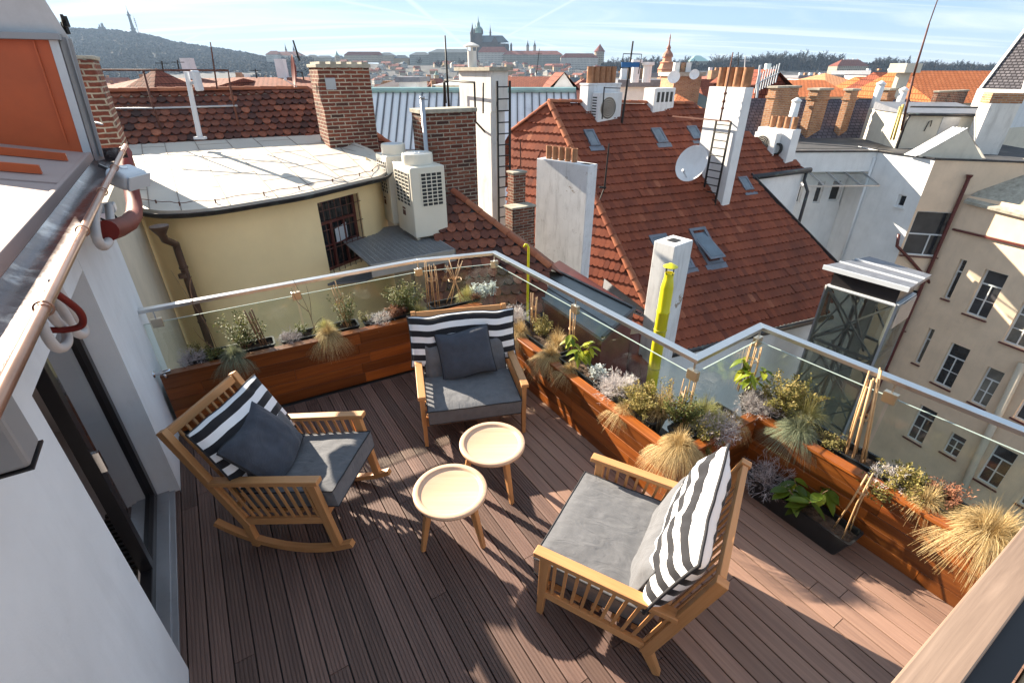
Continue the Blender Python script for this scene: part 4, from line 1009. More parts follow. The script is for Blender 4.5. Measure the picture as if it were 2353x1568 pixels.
def skylight(par, label, pl, px, open_=0):
    """roof window: px are its four corners on the roof, from top left clockwise"""
    n = pl['n']; q = [onpl(pl, *p) for p in px]; c = sum(q, Vector())/4; t = thing('roof_window', label, 'roof window', c, 0, 'roof windows in the big red roof')
    m = MB(); h = n*.07
    w = pl['e']; cx = ((q[1]-q[0]).length+(q[2]-q[3]).length)/2; cy = ((q[0]-q[3]).length+(q[1]-q[2]).length)/2
    o = c-pl['e']*cx/2-pl['u']*cy/2; E, U_ = pl['e'], pl['u']; fw = min(.11, cx*.16)
    m.obox(o, E*cx, U_*fw, h); m.obox(o+U_*(cy-fw), E*cx, U_*fw, h); m.obox(o+U_*fw, E*fw, U_*(cy-2*fw), h); m.obox(o+U_*fw+E*(cx-fw), E*fw, U_*(cy-2*fw), h)
    m.build('frame', M['lead'], t)
    m = MB(); m.obox(o-E*.09-U_*.22+n*.028, E*(cx+.18), U_*.22, n*.012); m.build('flashing', M['lead'], t)
    if open_:
        m = MB(); a = U_*cos(open_)*1-n*sin(open_); hinge = o+U_*(cy-fw)+n*.09; 
        top = c+U_*0+n*.09; m.obox(top-E*(cx/2-.03)-(U_*cos(open_)-n*sin(open_))*cy*.46, E*(cx-.06), (U_*cos(open_)-n*sin(open_))*cy*.92, n*.04); s = m.build('sash', M['lead'], t)
        m = MB(); m.obox(top-E*(cx/2-.1)-(U_*cos(open_)-n*sin(open_))*cy*.40+n*.041, E*(cx-.2), (U_*cos(open_)-n*sin(open_))*cy*.8, n*.006); m.build('pane', M['sky_pane'], s)
    else:
        m = MB(); m.obox(o+E*fw+U_*fw+n*.05, E*(cx-2*fw), U_*(cy-2*fw), n*.008); m.build('pane', M['sky_pane'], t)
    return t
# ---- the big red hipped roof ----
def big_roof():
    C = W(1535, 806, -4.5); pl = rplane(C, 24, 39)
    px = [(1262, 236), (1590, 240), (1668, 272), (1850, 386), (1724, 402), (1922, 607), (1897, 722), (1535, 806)]
    P = [onpl(pl, *p) for p in px]; A = P[0]
    root = thing('tiled_house', 'big red tiled hipped roof across the middle with roof windows', 'house', Vector((6, 17, -4)))
    tiles(root, pl, P, .19, .34, M['tile_red'], M['pantile'], lift=.05, round_=.55)
    al = radians(235); d_ = P[-1]-A; n2 = Vector((cos(al), sin(al), 0)); n2.z = n2.dot(d_)/-d_.z; n2.normalize()
    e2 = Vector((-n2.y, n2.x, 0)).normalized()
    u2 = n2.cross(e2)
    pl2 = dict(P=A, e=e2, u=u2, n=n2)
    px2 = [(1262, 236), (1535, 806), (1470, 765), (1380, 690), (1285, 640), (1215, 560), (1165, 470), (1172, 303)]
    P2 = [onpl(pl2, *p) for p in px2]
    tiles(root, pl2, P2, .19, .34, M['tile_red'], M['pantile'], lift=.05, round_=.55, name='hip_tiles')
    ridge(root, P[-1]+UP*.04, A+UP*.05, .12, .42); ridge(root, A+UP*.05, P[1]+UP*.05, .12, .42); ridge(root, P2[-1]+UP*.03, A+UP*.05, .1, .42)
    skirt(root, P[2:], -18, M['white_paint'])
    back = [Vector((p.x, p.y, p.z)) for p in (P[1], A, P2[-1])]; 
    m = MB(); d = Vector((-.45, .9, 0))*5-UP*4; m.poly([P[1], A, A+d, P[1]+d]); m.poly([A, P2[-1], P2[-1]+d*.4, A+d]); m.build('rear_slope', M['pantile'], root)
    g = MB(); a, b = P[-1], P[-2]; dn = (b-a).normalized(); g.tube([a-dn*.2-UP*.1-pl['u'].to_2d().to_3d().normalized()*.1, b+dn*.2-UP*.1-pl['u'].to_2d().to_3d().normalized()*.1], .09, 10); g.build('gutter', M['dark_metal'], root, smooth=True)
    g = MB(); a, b = P[4], P[3]; o = -pl['u'].to_2d().to_3d().normalized()*.1; dn = (b-a).normalized(); g.tube([a+o-UP*.08, b+o-UP*.08+dn*.2], .11, 10); g.tube([b+o-UP*.1, b+o-UP*.5, b+o*4-UP*.9, b+o*4-UP*6], .07, 8); g.build('gutter', M['dark_metal'], root, smooth=True)
    g = MB(); g.bar(P[4]+UP*.03, P[5]+UP*.03, .07, .14); g.bar(P[5]+UP*.03, P[6]+UP*.03, .07, .14); g.build('verge_trim', M['dark_metal'], root)
    L = 'roof window of the big red roof '
    skylight(root, L+'nearest the hip and the flue pots', pl, [(1332, 303), (1352, 302), (1388, 333), (1364, 336)])
    skylight(root, L+'right of the hip, below the box with vents', pl, [(1489, 298), (1510, 297), (1540, 327), (1515, 330)])
    skylight(root, L+'just left of the tall white stack', pl, [(1572, 293), (1592, 292), (1618, 318), (1595, 322)])
    skylight(root, L+'right of the tall white stack foot', pl, [(1693, 408), (1712, 408), (1731, 436), (1710, 440)])
    skylight(root, L+'big and tilted open, right of the small white stack', pl, [(1572, 533), (1600, 528), (1676, 595), (1632, 606)], .22)
    skylight(root, L+'left of the small white stack, half hidden by it', pl, [(1482, 545), (1520, 540), (1560, 585), (1520, 595)])
    skylight(root, L+'low and hidden behind the small white stack', pl, [(1545, 588), (1572, 584), (1600, 612), (1570, 622)])
    # a few slipped pale tiles stay in the tile tint
    return root, pl, pl2, P, P2
BR, BPL, BPL2, BP, BP2 = big_roof()
def hit(u, v): return onpl(BPL, u, v)
# stacks on the big roof
def stack(label, name, u, vt, uL, uR, foot, yaw=32, mat='chalk', **k):
    p = hit(*foot); return chim(name, label, 'chimney', u, vt, p.y, uL, uR, zb=p.z-1.2, yaw=yaw, mat=mat, **k)
c = stack('white stack with five flue pots and a mounted air conditioner on the ridge', 'chimney_stack', 1352, 192, 1333, 1427, (1352, 262), cap='chalk', capo=.02)
clay_pots(c['o'], c['b']+c['dL']*c['lL']*.5+c['dR']*c['lR']*.16+UP*c['z1'], c['dR']*c['lR']*.17, 5, .13, .55)
rb = c
def wall_ac(label, b, dR, out, x, z, w, h, d):
    t = thing('air_conditioner', label, 'air conditioner', b+dR*(x+w/2)+out*d/2+UP*z)
    m = MB(); m.obox(b+dR*x+out*.02+UP*z, dR*w, out*d, UP*h); m.build('casing', M['white_paint'], t, bevel=.02)
    o = b+dR*x+out*(d+.021)+UP*z; r = h*.36; cc = o+dR*w*.42+UP*h*.5
    m = MB(); m.lathe([(0, .002), (r, .002), (r, 0)], cc, 24, axis=out); f = m.build('fan', M['pane_dim'], t, smooth=False)
    m = MB()
    for k in range(1, 6): m.tube([cc+out*.012+dR*r*k/5*cos(a)+UP*r*k/5*sin(a) for a in [2*pi*i/20 for i in range(21)]], .006, 4, cap=False)
    m.build('fan_guard', M['ac_white'], f)
    m = MB(); lo = b+dR*x-dR*.003+out*.06+UP*(z+h*.1)
    for k in range(9): m.obox(lo+UP*h*.09*k, dR*.006, out*d*.6, UP*h*.045)
    m.build('vent_slots', M['grille'], t); return t
wall_ac('white air conditioner hung on the ridge stack with five flue pots', c['b'], c['dR'], -c['dL'], .2, c['z1']-1.35, 1.15, 1.05, .4)
c = stack('white box stack with four vents on the ridge right of the blue mast', 'vent_stack', 1506, 203, 1480, 1553, (1506, 264))
for k in range(4): m = MB(); m.obox(c['b']+c['dR']*c['lR']*(.12+.21*k)-c['dL']*.003+UP*(c['z1']-.5), c['dR']*c['lR']*.13, -c['dL']*.004, UP*.36); m.build('vent', M['grille'], c['o'])
m = MB(); m.obox(c['b']-c['dR']*.03-c['dL']*.03+UP*(c['z1']-2.4), c['dR']*(c['lR']+.06), c['dL']*(c['lL']+.06), UP*1.3); m.build('base_flashing', M['mid_grey'], c['o'])
c = stack('tall white stack with four flue pots on the roof slope, ladder at its face', 'chimney_stack', 1713, 201.5, 1629, 1732, (1676, 482), mat='white_paint', yaw=30); wj = c
clay_pots(c['o'], c['b']+c['dR']*c['lR']*.5+c['dL']*c['lL']*.12+UP*c['z1'], c['dL']*c['lL']*.22, 4, .16, .6)
m = MB(); m.bar(c['b']-c['dR']*.02+UP*(c['z0']+.9), c['b']+c['dL']*c['lL']-c['dR']*.02+UP*(c['z0']+2.0), .05, .16); m.build('foot_flashing', M['dark_metal'], c['o'])
fa = -c['dR']; lb = c['b']+c['dL']*c['lL']*.28+fa*.25
ladder('black iron ladder standing against the tall white stack', lb+UP*(c['z0']+.9), lb+UP*(zat(lb.y, 278)), c['dL'], .62, 13, .03)
m = MB(); m.bar(lb+UP*zat(lb.y, 278)-c['dL']*.3, lb+UP*zat(lb.y, 278)+c['dL']*2.4, .04, .04); m.bar(lb+UP*zat(lb.y, 278), lb+UP*zat(lb.y, 278)-fa*.3, .04, .04); m.thing('crossbar', M['rust'], 'rusty crossbar at the ladder head of the tall white stack', 'bar')
m = MB(); p = lb+c['dL']*.15; m.tube([p+UP*zat(lb.y, 278), p+UP*zat(lb.y, 120)], .035, 8, r2=.02); 
for v in (218, 236, 252): m.lathe([(.05, 0), (.06, .03), (.05, .08)], p+UP*zat(p.y, v), 8)
m.thing('antenna_mast', M['rust'], 'thin rusty mast rising above the tall white stack', 'antenna', smooth=True)
def dish(label, c, aim, r, arm=True, mat='white_paint', group=None):
    t = thing('satellite_dish', label, 'satellite dish', c, 0, group); aim = Vector(aim).normalized(); m = MB()
    m.lathe([(0, -.0), (r*.4, r*.03), (r*.75, r*.11), (r, r*.2), (r*.99, r*.215), (r*.74, r*.125), (r*.4, r*.045), (0, r*.012)], c, 32, axis=aim); m.build('reflector', M[mat], t, smooth=True, angle=60)
    if arm:
        x = aim.cross(UP).normalized(); lo = x.cross(aim); m = MB(); f = Vector(c)+aim*r*.9-UP*r*.55; m.tube([Vector(c)-UP*r*.95+aim*r*.15, f], r*.035, 6); m.lathe([(0, 0), (r*.08, 0), (r*.08, r*.18), (0, r*.18)], f, 10, axis=-aim); m.build('arm', M['lamp_grey'], t)
    m = MB(); m.tube([Vector(c)-aim*.01, Vector(c)-aim*r*.35, Vector(c)-aim*r*.4-UP*r*.5], r*.05, 6); m.build('bracket', M['dark_metal'], t)
    return t
pd = c['b']+c['dL']*(c['lL']+.35)+fa*.75
dish('big white satellite dish fixed to the foot of the tall white stack', DP(1592, 378, hit(1595, 413).y-1.3), (-.75, -.5, .35), .62)
def cable(label, pts, r=.02, mat='lamp_grey'):
    m = MB(); m.tube(crom([Vector(p) for p in pts], 6), r, 6); m.thing('cable', M[mat], label, 'cable', smooth=True)
b_ = c['b']; cable('white cables running down the tall white stack to the roof', [b_+c['dL']*c['lL']*.9+fa*.06+UP*zat(b_.y, 390), b_+c['dL']*c['lL']*.75+fa*.08+UP*zat(b_.y, 440), b_+c['dL']*c['lL']*.5+fa*.15+UP*(c['z0']+1.25), lb+UP*(c['z0']+1.3)], .035)
# small white stack with yellow flue in front
c = chim('chimney_stack', 'small white peeling stack behind the bright yellow flue', 'chimney', 1551, 566, 8.6, 1503, 1593, zb=-7, yaw=40, mat='chalk')
m = MB(); q = c['b']+c['dR']*c['lR']*.5+c['dL']*c['lL']*.5; m.obox(q-c['dR']*.12-c['dL']*.1+UP*(c['z1']+.001), c['dR']*.24, c['dL']*.2, UP*.004); m.build('flue_hole', M['black'], c['o'])
y = 6.4; t = thing('flue_pipe', 'bright yellow metal flue with a rain cap beyond the glass', 'pipe', DP(1518, 760, y))
p = DP(1521, 730, y); b0 = Vector((p.x, p.y, 0)); zt = zat(y, 626); r = .088
m = MB(); m.lathe([(r, -4), (r, zt-.62), (r+.006, zt-.61), (r+.006, zt-.58), (r, zt-.57), (r, zt-.22), (r*.78, zt-.10), (r*.72, zt-.09), (r*.72, zt), (r*.6, zt), (r*.6, zt-.15)], b0, 24); m.build('pipe', M['yellow_paint'], t, smooth=True, angle=35)
m = MB(); m.lathe([(r*1.12, zt+.085), (r*1.15, zt+.09), (.02, zt+.135), (0, zt+.136)], b0, 24); m.build('rain_cap', M['yellow_paint'], t, smooth=True, angle=35)
m = MB()
for z_ in (zt-.9, zt-1.55, zt-2.1): m.lathe([(r+.001, z_), (r+.007, z_+.004), (r+.007, z_+.022), (r+.001, z_+.026)], b0, 24)
m.build('collar', M['clamp_band'], t, smooth=True, angle=35)
m = MB()
for k in range(4): a = k*pi/2+.4; m.bar(b0+Vector((cos(a), sin(a), 0))*r*.7+UP*(zt-.02), b0+Vector((cos(a), sin(a), 0))*r*.85+UP*(zt+.088), .008, .012)
m.build('cap_strut', M['dark_metal'], t)
y = 7.4; p = DP(1213, 640, y); b0 = Vector((p.x, p.y, 0)); zt = zat(y, 563); m = MB(); m.tube([b0+UP*-3, b0+UP*(zt-.04), b0+Vector((-.02, 0, zt)), b0+Vector((-.05, 0, zt+.01)), b0+Vector((-.07, 0, zt-.03))], .02, 10); m.thing('vent_pipe', M['yellow_paint'], 'thin yellow vent pipe with a hooked top beyond the glass', 'pipe', smooth=True)
# centre white stack with five pots
c = chim('chimney_stack', 'broad white stack with five rusty flue pots and peeling render', 'chimney', 1352, 381, 14, 1233, 1373, zb=-3.4, yaw=46, mat='chalk')
clay_pots(c['o'], c['b']+c['dR']*c['lR']*.5+c['dL']*c['lL']*.35+UP*c['z1'], c['dL']*c['lL']*.125, 5, .085, .36, M['rust_pot'] if 'rust_pot' in M else None)
cw = c
m = MB(); q = c['b']+c['dR']*c['lR']*.3+c['dL']*c['lL']*.04+UP*(c['z1']+.001); m.obox(q, c['dR']*.2, c['dL']*.3, UP*.004); m.build('flue_hole', M['black'], c['o'])
# brick stacks beside the ladder tower
for u, vt, y, uL, uR, lab in ((1180, 396, 14.2, 1166, 1208, 'slim brick stack between the ladder and the broad white stack'), (1178, 478, 13.6, 1160, 1229, 'low sooty brick stack at the foot of the slim brick stack')):
    chim('brick_stack', lab, 'chimney', u, vt, y, uL, uR, zb=-4, mat='br_dark', cap='br_cap', caph=.05)
# ladder tower
c = chim('tower', 'weathered white masonry tower with a ladder', 'tower', 1127, 258, 15, 1088, 1160, zb=-5, mat='tower_wall'); tw = c
u = chim('tower_head', 'x', 'tower', 1127, 163, 15, 1053, 1167, zb=c['z1']+.002, mat='tower_wall'); hd = u['o']
for ch in list(hd.children): ch.name = 'head'; ch.parent = c['o']; ch.location = ch.location+hd.location-c['o'].location
bpy.data.objects.remove(hd)
m = MB(); m.obox(u['b']-u['dL']*.1-u['dR']*.1+UP*(u['z1']+.001), u['dR']*(u['lR']+.2), u['dL']*(u['lL']+.2), UP*.09); m.build('coping', M['br_cap'], c['o'])
m = MB(); q = u['b']+u['dL']*u['lL']*.75+u['dR']*u['lR']*.4+UP*(u['z1']+.08); m.lathe([(.13, 0), (.13, .42), (.11, .42)], q, 14); m.lathe([(.22, .52), (.22, .55), (.06, .62), (0, .63)], q, 14)
for k in range(4): a = k*pi/2; m.bar(q+Vector((cos(a), sin(a), 0))*.12+UP*.41, q+Vector((cos(a), sin(a), 0))*.14+UP*.53, .02, .02)
m.build('flue', M['tower_wall'], c['o'], smooth=True, angle=40)
fo = -c['dL']; lc = c['b']+c['dR']*c['lR']*.62+fo*.22
ladder('black iron ladder up the weathered white tower', lc+UP*-2.2, lc+UP*zat(lc.y, 186), c['dR'], .40, 17, .026)
m = MB(); q0 = u['b']+u['dL']*u['lL']*.2-u['dR']*.3
pz = lambda v: zat(q0.y, v); d_ = u['dL']
m.tube([q0+UP*pz(305)+u['dR']*.3, q0+UP*pz(280), q0+UP*pz(190), q0+d_*1.9+UP*pz(187), q0+d_*1.9+UP*pz(245)], .03, 6); m.tube([q0+UP*pz(190)-d_*.5, q0-d_*.45+UP*pz(258)], .025, 6)
m.thing('iron_bracket', M['black'], 'black iron frame standing out from the weathered white tower', 'bracket', smooth=True)
y = 15.5; p = DP(1025, 180, y); m = MB(); m.tube([DP(1031, 246, y), DP(1022, 82, y)], .035, 8, r2=.02); m.tube([DP(1022, 246, y), DP(1019, 190, y), DP(1030, 187, y)], .03, 6); m.thing('antenna_mast', M['black'], 'black antenna rod left of the weathered white tower', 'antenna', smooth=True)
# ---- left neighbour roof and brick stacks ----
def left_roof():
    y = 12.6; P0 = DP(520, 322, y); pl = rplane(P0, 32, 40)
    px = [(150, 335), (188, 210), (705, 204), (882, 346), (870, 372), (700, 335)]
    P = [onpl(pl, *p) for p in ((215, 345), (222, 214), (705, 204))]
    rz = P[2].z; A = P[2]; e = pl['e']
    L = A-e*8.6
    P = [L-pl['u']*3.4, L, A, A+e*2.6-pl['u']*3.4]
    root = thing('tiled_house', 'weathered beaver tail tiled roof at the left behind the pale flat roof', 'house', Vector((-7, 13, 0)))
    tiles(root, pl, P, .19, .2, M['tile_old'], M['bitumen'], lift=.045, round_=.95, jit=.008)
    ridge(root, P[1]+UP*.03, P[2]+UP*.03, .09, .36); ridge(root, P[3]+UP*.03, P[2]+UP*.03, .09, .36)
    m = MB(); m.bar(P[1]-UP*.06-pl['u']*.1, P[2]-UP*.06-pl['u']*.1, .06, .07); m.build('ridge_mortar', M['br_cap'], root)
    m = MB(); d = Vector((-e.y, e.x, 0))*4-UP*3.5; m.poly([P[2], P[1], P[1]+d, P[2]+d]); m.poly([P[3], P[2], P[2]+d, P[3]+d*.6]); m.build('rear_slope', M['pantile'], root)
    skirt(root, P, -18, M['beige_wall'])
    return pl, P
LPL, LP = left_roof()
b1 = chim('brick_stack', 'big old brick stack beside the dark red dish', 'chimney', 727, 147, 12.2, 707, 847, zb=0, mat='br_red', cap='br_cap', caph=.07)
for k in range(5): m = MB(); m.obox(b1['b']+b1['dR']*b1['lR']*(.05+.2*k)-b1['dL']*.028+UP*(b1['z1']-.075), b1['dR']*b1['lR']*.11, b1['dL']*(b1['lL']+.05), UP*.12); m.build('cap_brick', M['br_cap'], b1['o'])
m = MB(); m.obox(b1['b']+b1['dR']*.12-b1['dL']*.002+UP*(b1['z1']-.5), b1['dR']*.22, -b1['dL']*.02, UP*.23); m.thing('meter_plate', M['grate'], 'grey sheet plate screwed to the big old brick stack', 'plate')
dq = b1['b']+b1['dL']*b1['lL']-b1['dR']*.28; dish('dark red dish seen edge on beside the big brick stack', Vector((dq.x, dq.y, zat(dq.y, 165))), (-.85, -.45, .1), .33, True, 'red_paint')
chim('brick_stack', 'narrow brick stack at the left edge of the weathered roof', 'chimney', 172, 131, 9.2, 150, 224, zb=.8, mat='br_red', cap='br_cap', caph=.05)
b2 = chim('brick_stack', 'broad sooty brick stack behind the air conditioners', 'chimney', 966, 252, 10.9, 944, 1092, zb=-3, mat='br_dark', cap='br_cap', caph=.08)
m = MB(); q = b2['b']+b2['dR']*.02-b2['dL']*.08; m.tube([q+UP*-.6, q+UP*zat(q.y, 226)], .045, 12); m.lathe([(.05, 0), (.055, .03), (.05, .05)], q+UP*zat(q.y, 228), 12); m.bar(q+UP*zat(q.y, 229), q+UP*zat(q.y, 229)+b2['dR']*.12, .02, .02); m.thing('vent_pipe', M['zinc'], 'grey vent pipe fixed to the broad sooty brick stack', 'pipe', smooth=True)
# masts and frames on the left roof
t = thing('antenna_mast', 'white antenna mast with a flat panel in front of the weathered roof', 'antenna', DP(460, 316, 11.5))
y = 11.5; m = MB(); m.tube([DP(460, 318, y), DP(428, 165, y)], .055, 12, r2=.045); m.bar(DP(448, 317, y), DP(472, 317, y), .12, .05); m.build('pole', M['lamp_grey'], t, smooth=True, angle=40)
m = MB(); q = DP(451, 186, y); m.obox(q-Vector((.03, .1, .19)), Vector((.09, 0, 0)), Vector((0, .22, 0)), UP*.38); m.build('panel', M['lamp_grey'], t, bevel=.03); m = MB(); m.bar(DP(440, 192, y), DP(449, 188, y), .06, .05); m.build('clamp', M['zinc'], t)
y = 11.9; m = MB(); m.tube([DP(215, 161, y), DP(524, 162, y), DP(530, 205, y), DP(548, 290, y)], .022, 6); m.tube([DP(329, 163, y), DP(350, 240, y), DP(371, 300, y)], .022, 6); m.thing('antenna_bars', M['rust'], 'dark red iron bars standing across the weathered roof', 'antenna', smooth=True)
m = MB(); m.tube([DP(200, 250, y), DP(350, 249, y), DP(545, 243, y)], .02, 6); m.thing('lightning_rod_pipe', M['grate'], 'pale thin pipe running level across the weathered roof', 'pipe', smooth=True)
y = 13.4; m = MB(); m.tube([DP(499, 205, y), DP(483, 97, y)], .02, 6, r2=.012); m.thing('antenna_rod', M['rust'], 'thin rod behind the dark red iron frame', 'antenna'); m = MB(); m.tube([DP(688, 140, y), DP(673, 93, y)], .025, 6, r2=.018); m.thing('antenna_rod', M['black'], 'short dark rod above the dark red dish', 'antenna')
# ---- lower tiled roof below the platform ----
def low_roof():
    A = DP(1040, 440, 12.2); P0 = DP(1250, 600, 9.6)
    pl = rplane(P0, 14, 40); q = lambda u, v: onpl(pl, u, v)
    P = [q(1040, 438), q(1262, 612), q(1240, 760), q(975, 800), q(985, 600)]
    root = thing('tiled_house', 'mossy low tiled roof below the air conditioner platform', 'house', Vector((-.5, 9.5, -2)))
    tiles(root, pl, P, .19, .22, M['tile_old'], M['bitumen'], lift=.045, round_=.95, jit=.008)
    ridge(root, P[1]+UP*.03, P[0]+UP*.03, .085, .36); skirt(root, P, -18, M['beige_wall'])
    m = MB(); d = Vector((1.6, 2.4, -1.8)); m.poly([P[1], P[0], P[0]+d, P[1]+d]); m.build('rear_slope', M['tile_old'], root)
low_roof()
# ---- flat grey annex with maroon sheet walls ----
def annex():
    z = -.9; T = [W(u, v, z) for u, v in ((1180, 640), (1258, 614), (1458, 711), (1384, 778))]
    t = thing('annex', 'flat grey felt roof with maroon sheet walls just beyond the glass', 'building', (T[0]+T[2])/2-UP*3)
    far = T[0]+(T[0]-T[3])*.9; far2 = T[1]+(T[0]-T[3])*.2
    top = [(p.x, p.y) for p in (T[3], T[2], T[1], T[0])]
    m = MB(); m.prism(top, z-.06, z); m.build('roof', M['annex_roof'], t)
    m = MB(); m.prism([((p[0]-1.1)*.985+1.1, (p[1]-9)*.985+9) for p in top], -9, z-.062); m.build('wall', M['maroon'], t)
    m = MB(); a, b = T[1]+UP*.02, T[2]+UP*.02; m.bar(a, b, .06, .05); m.bar(b, T[3]+UP*.02, .06, .05); m.build('edge_trim', M['dark_metal'], t)
    m = MB(); d = (T[0]-T[3])
    for k in (.33, .66): m.bar(T[3].lerp(T[2], k)+UP*.006, T[0].lerp(T[1], k)+UP*.006, .02, .012)
    m.build('roof_seam', M['dark_metal'], t)
    # sheet metal slope along the foot of the broad white stack
    m = MB(); q = [W(u, v, zz) for u, v, zz in ((1259, 612, -.93), (1470, 716, -.95), (1482, 722, -1.7), (1285, 598, -1.5))]; m.poly([q[0], q[1], q[2], q[3]]); m.poly([p-UP*.05 for p in reversed(q)]); m.build('flashing', M['maroon'], t)
    m = MB(); q = [W(u, v, zz) for u, v, zz in ((1388, 640, -2.3), (1500, 725, -2.2), (1520, 745, -2.6), (1380, 690, -2.9))]; m.poly(q); m.build('grey_flashing', M['zinc'], t)
    m = MB(); s = [W(1384, 778, -2.0), W(1500, 760, -2.0), W(1500, 900, -2.6), W(1390, 930, -2.6)]; m.poly(s); m.poly([p-UP*.05 for p in reversed(s)])
    for k in (.25, .5, .75): m.bar(s[0].lerp(s[1], k), s[3].lerp(s[2], k), .04, .05)
    m.build('lower_slope', M['maroon'], t)
M['annex_roof'] = plain('grey_felt_roof', (.15, .17, .18), .7, 0, .25, 1.5, dirt=(.09, .1, .1), dscale=1)
annex()
# mast with blue bars
y = hit(1430, 285).y; t = thing('antenna_mast', 'black mast with a blue cross bar on the red roof ridge', 'antenna', hit(1429, 285)); m = MB(); m.tube([DP(1428, 285, y), DP(1454, 95, y)], .045, 8, r2=.03); m.build('pole', M['black'], t)
m = MB(); m.bar(DP(1427, 149, y), DP(1468, 149, y), .12, .16); m.build('blue_bar', plain('blue_paint', (.02, .13, .33), .5), t); m = MB(); m.tube([DP(1424, 165, y), DP(1432, 124, y), DP(1474, 125, y), DP(1466, 170, y)], .018, 5); m.build('loop', M['black'], t)
y = hit(1385, 275).y-.3
m = MB(); m.tube([DP(1383, 274, y), DP(1388, 200, y)], .025, 6); m.tube([DP(1388, 202, y), DP(1425, 203, y)], .015, 5); m.thing('antenna_rod', M['black'], 'thin black rod in front of the ridge air conditioner', 'antenna')
y = 14.6; m = MB(); m.tube([DP(1388, 435, y), DP(1399, 330, y)], .028, 6, r2=.02); m.bar(DP(1376, 430, y), DP(1392, 431, y), .06, .05); m.tube([DP(1388, 432, y), DP(1378, 458, y)], .02, 5); m.thing('antenna_rod', M['black'], 'dark rod standing right of the broad white stack', 'antenna')
y = 15.8; m = MB(); m.tube([DP(1196, 385, y), DP(1195, 320, y)], .022, 6); m.thing('antenna_rod', M['rust'], 'thin rod before the sunlit hip tiles', 'antenna')
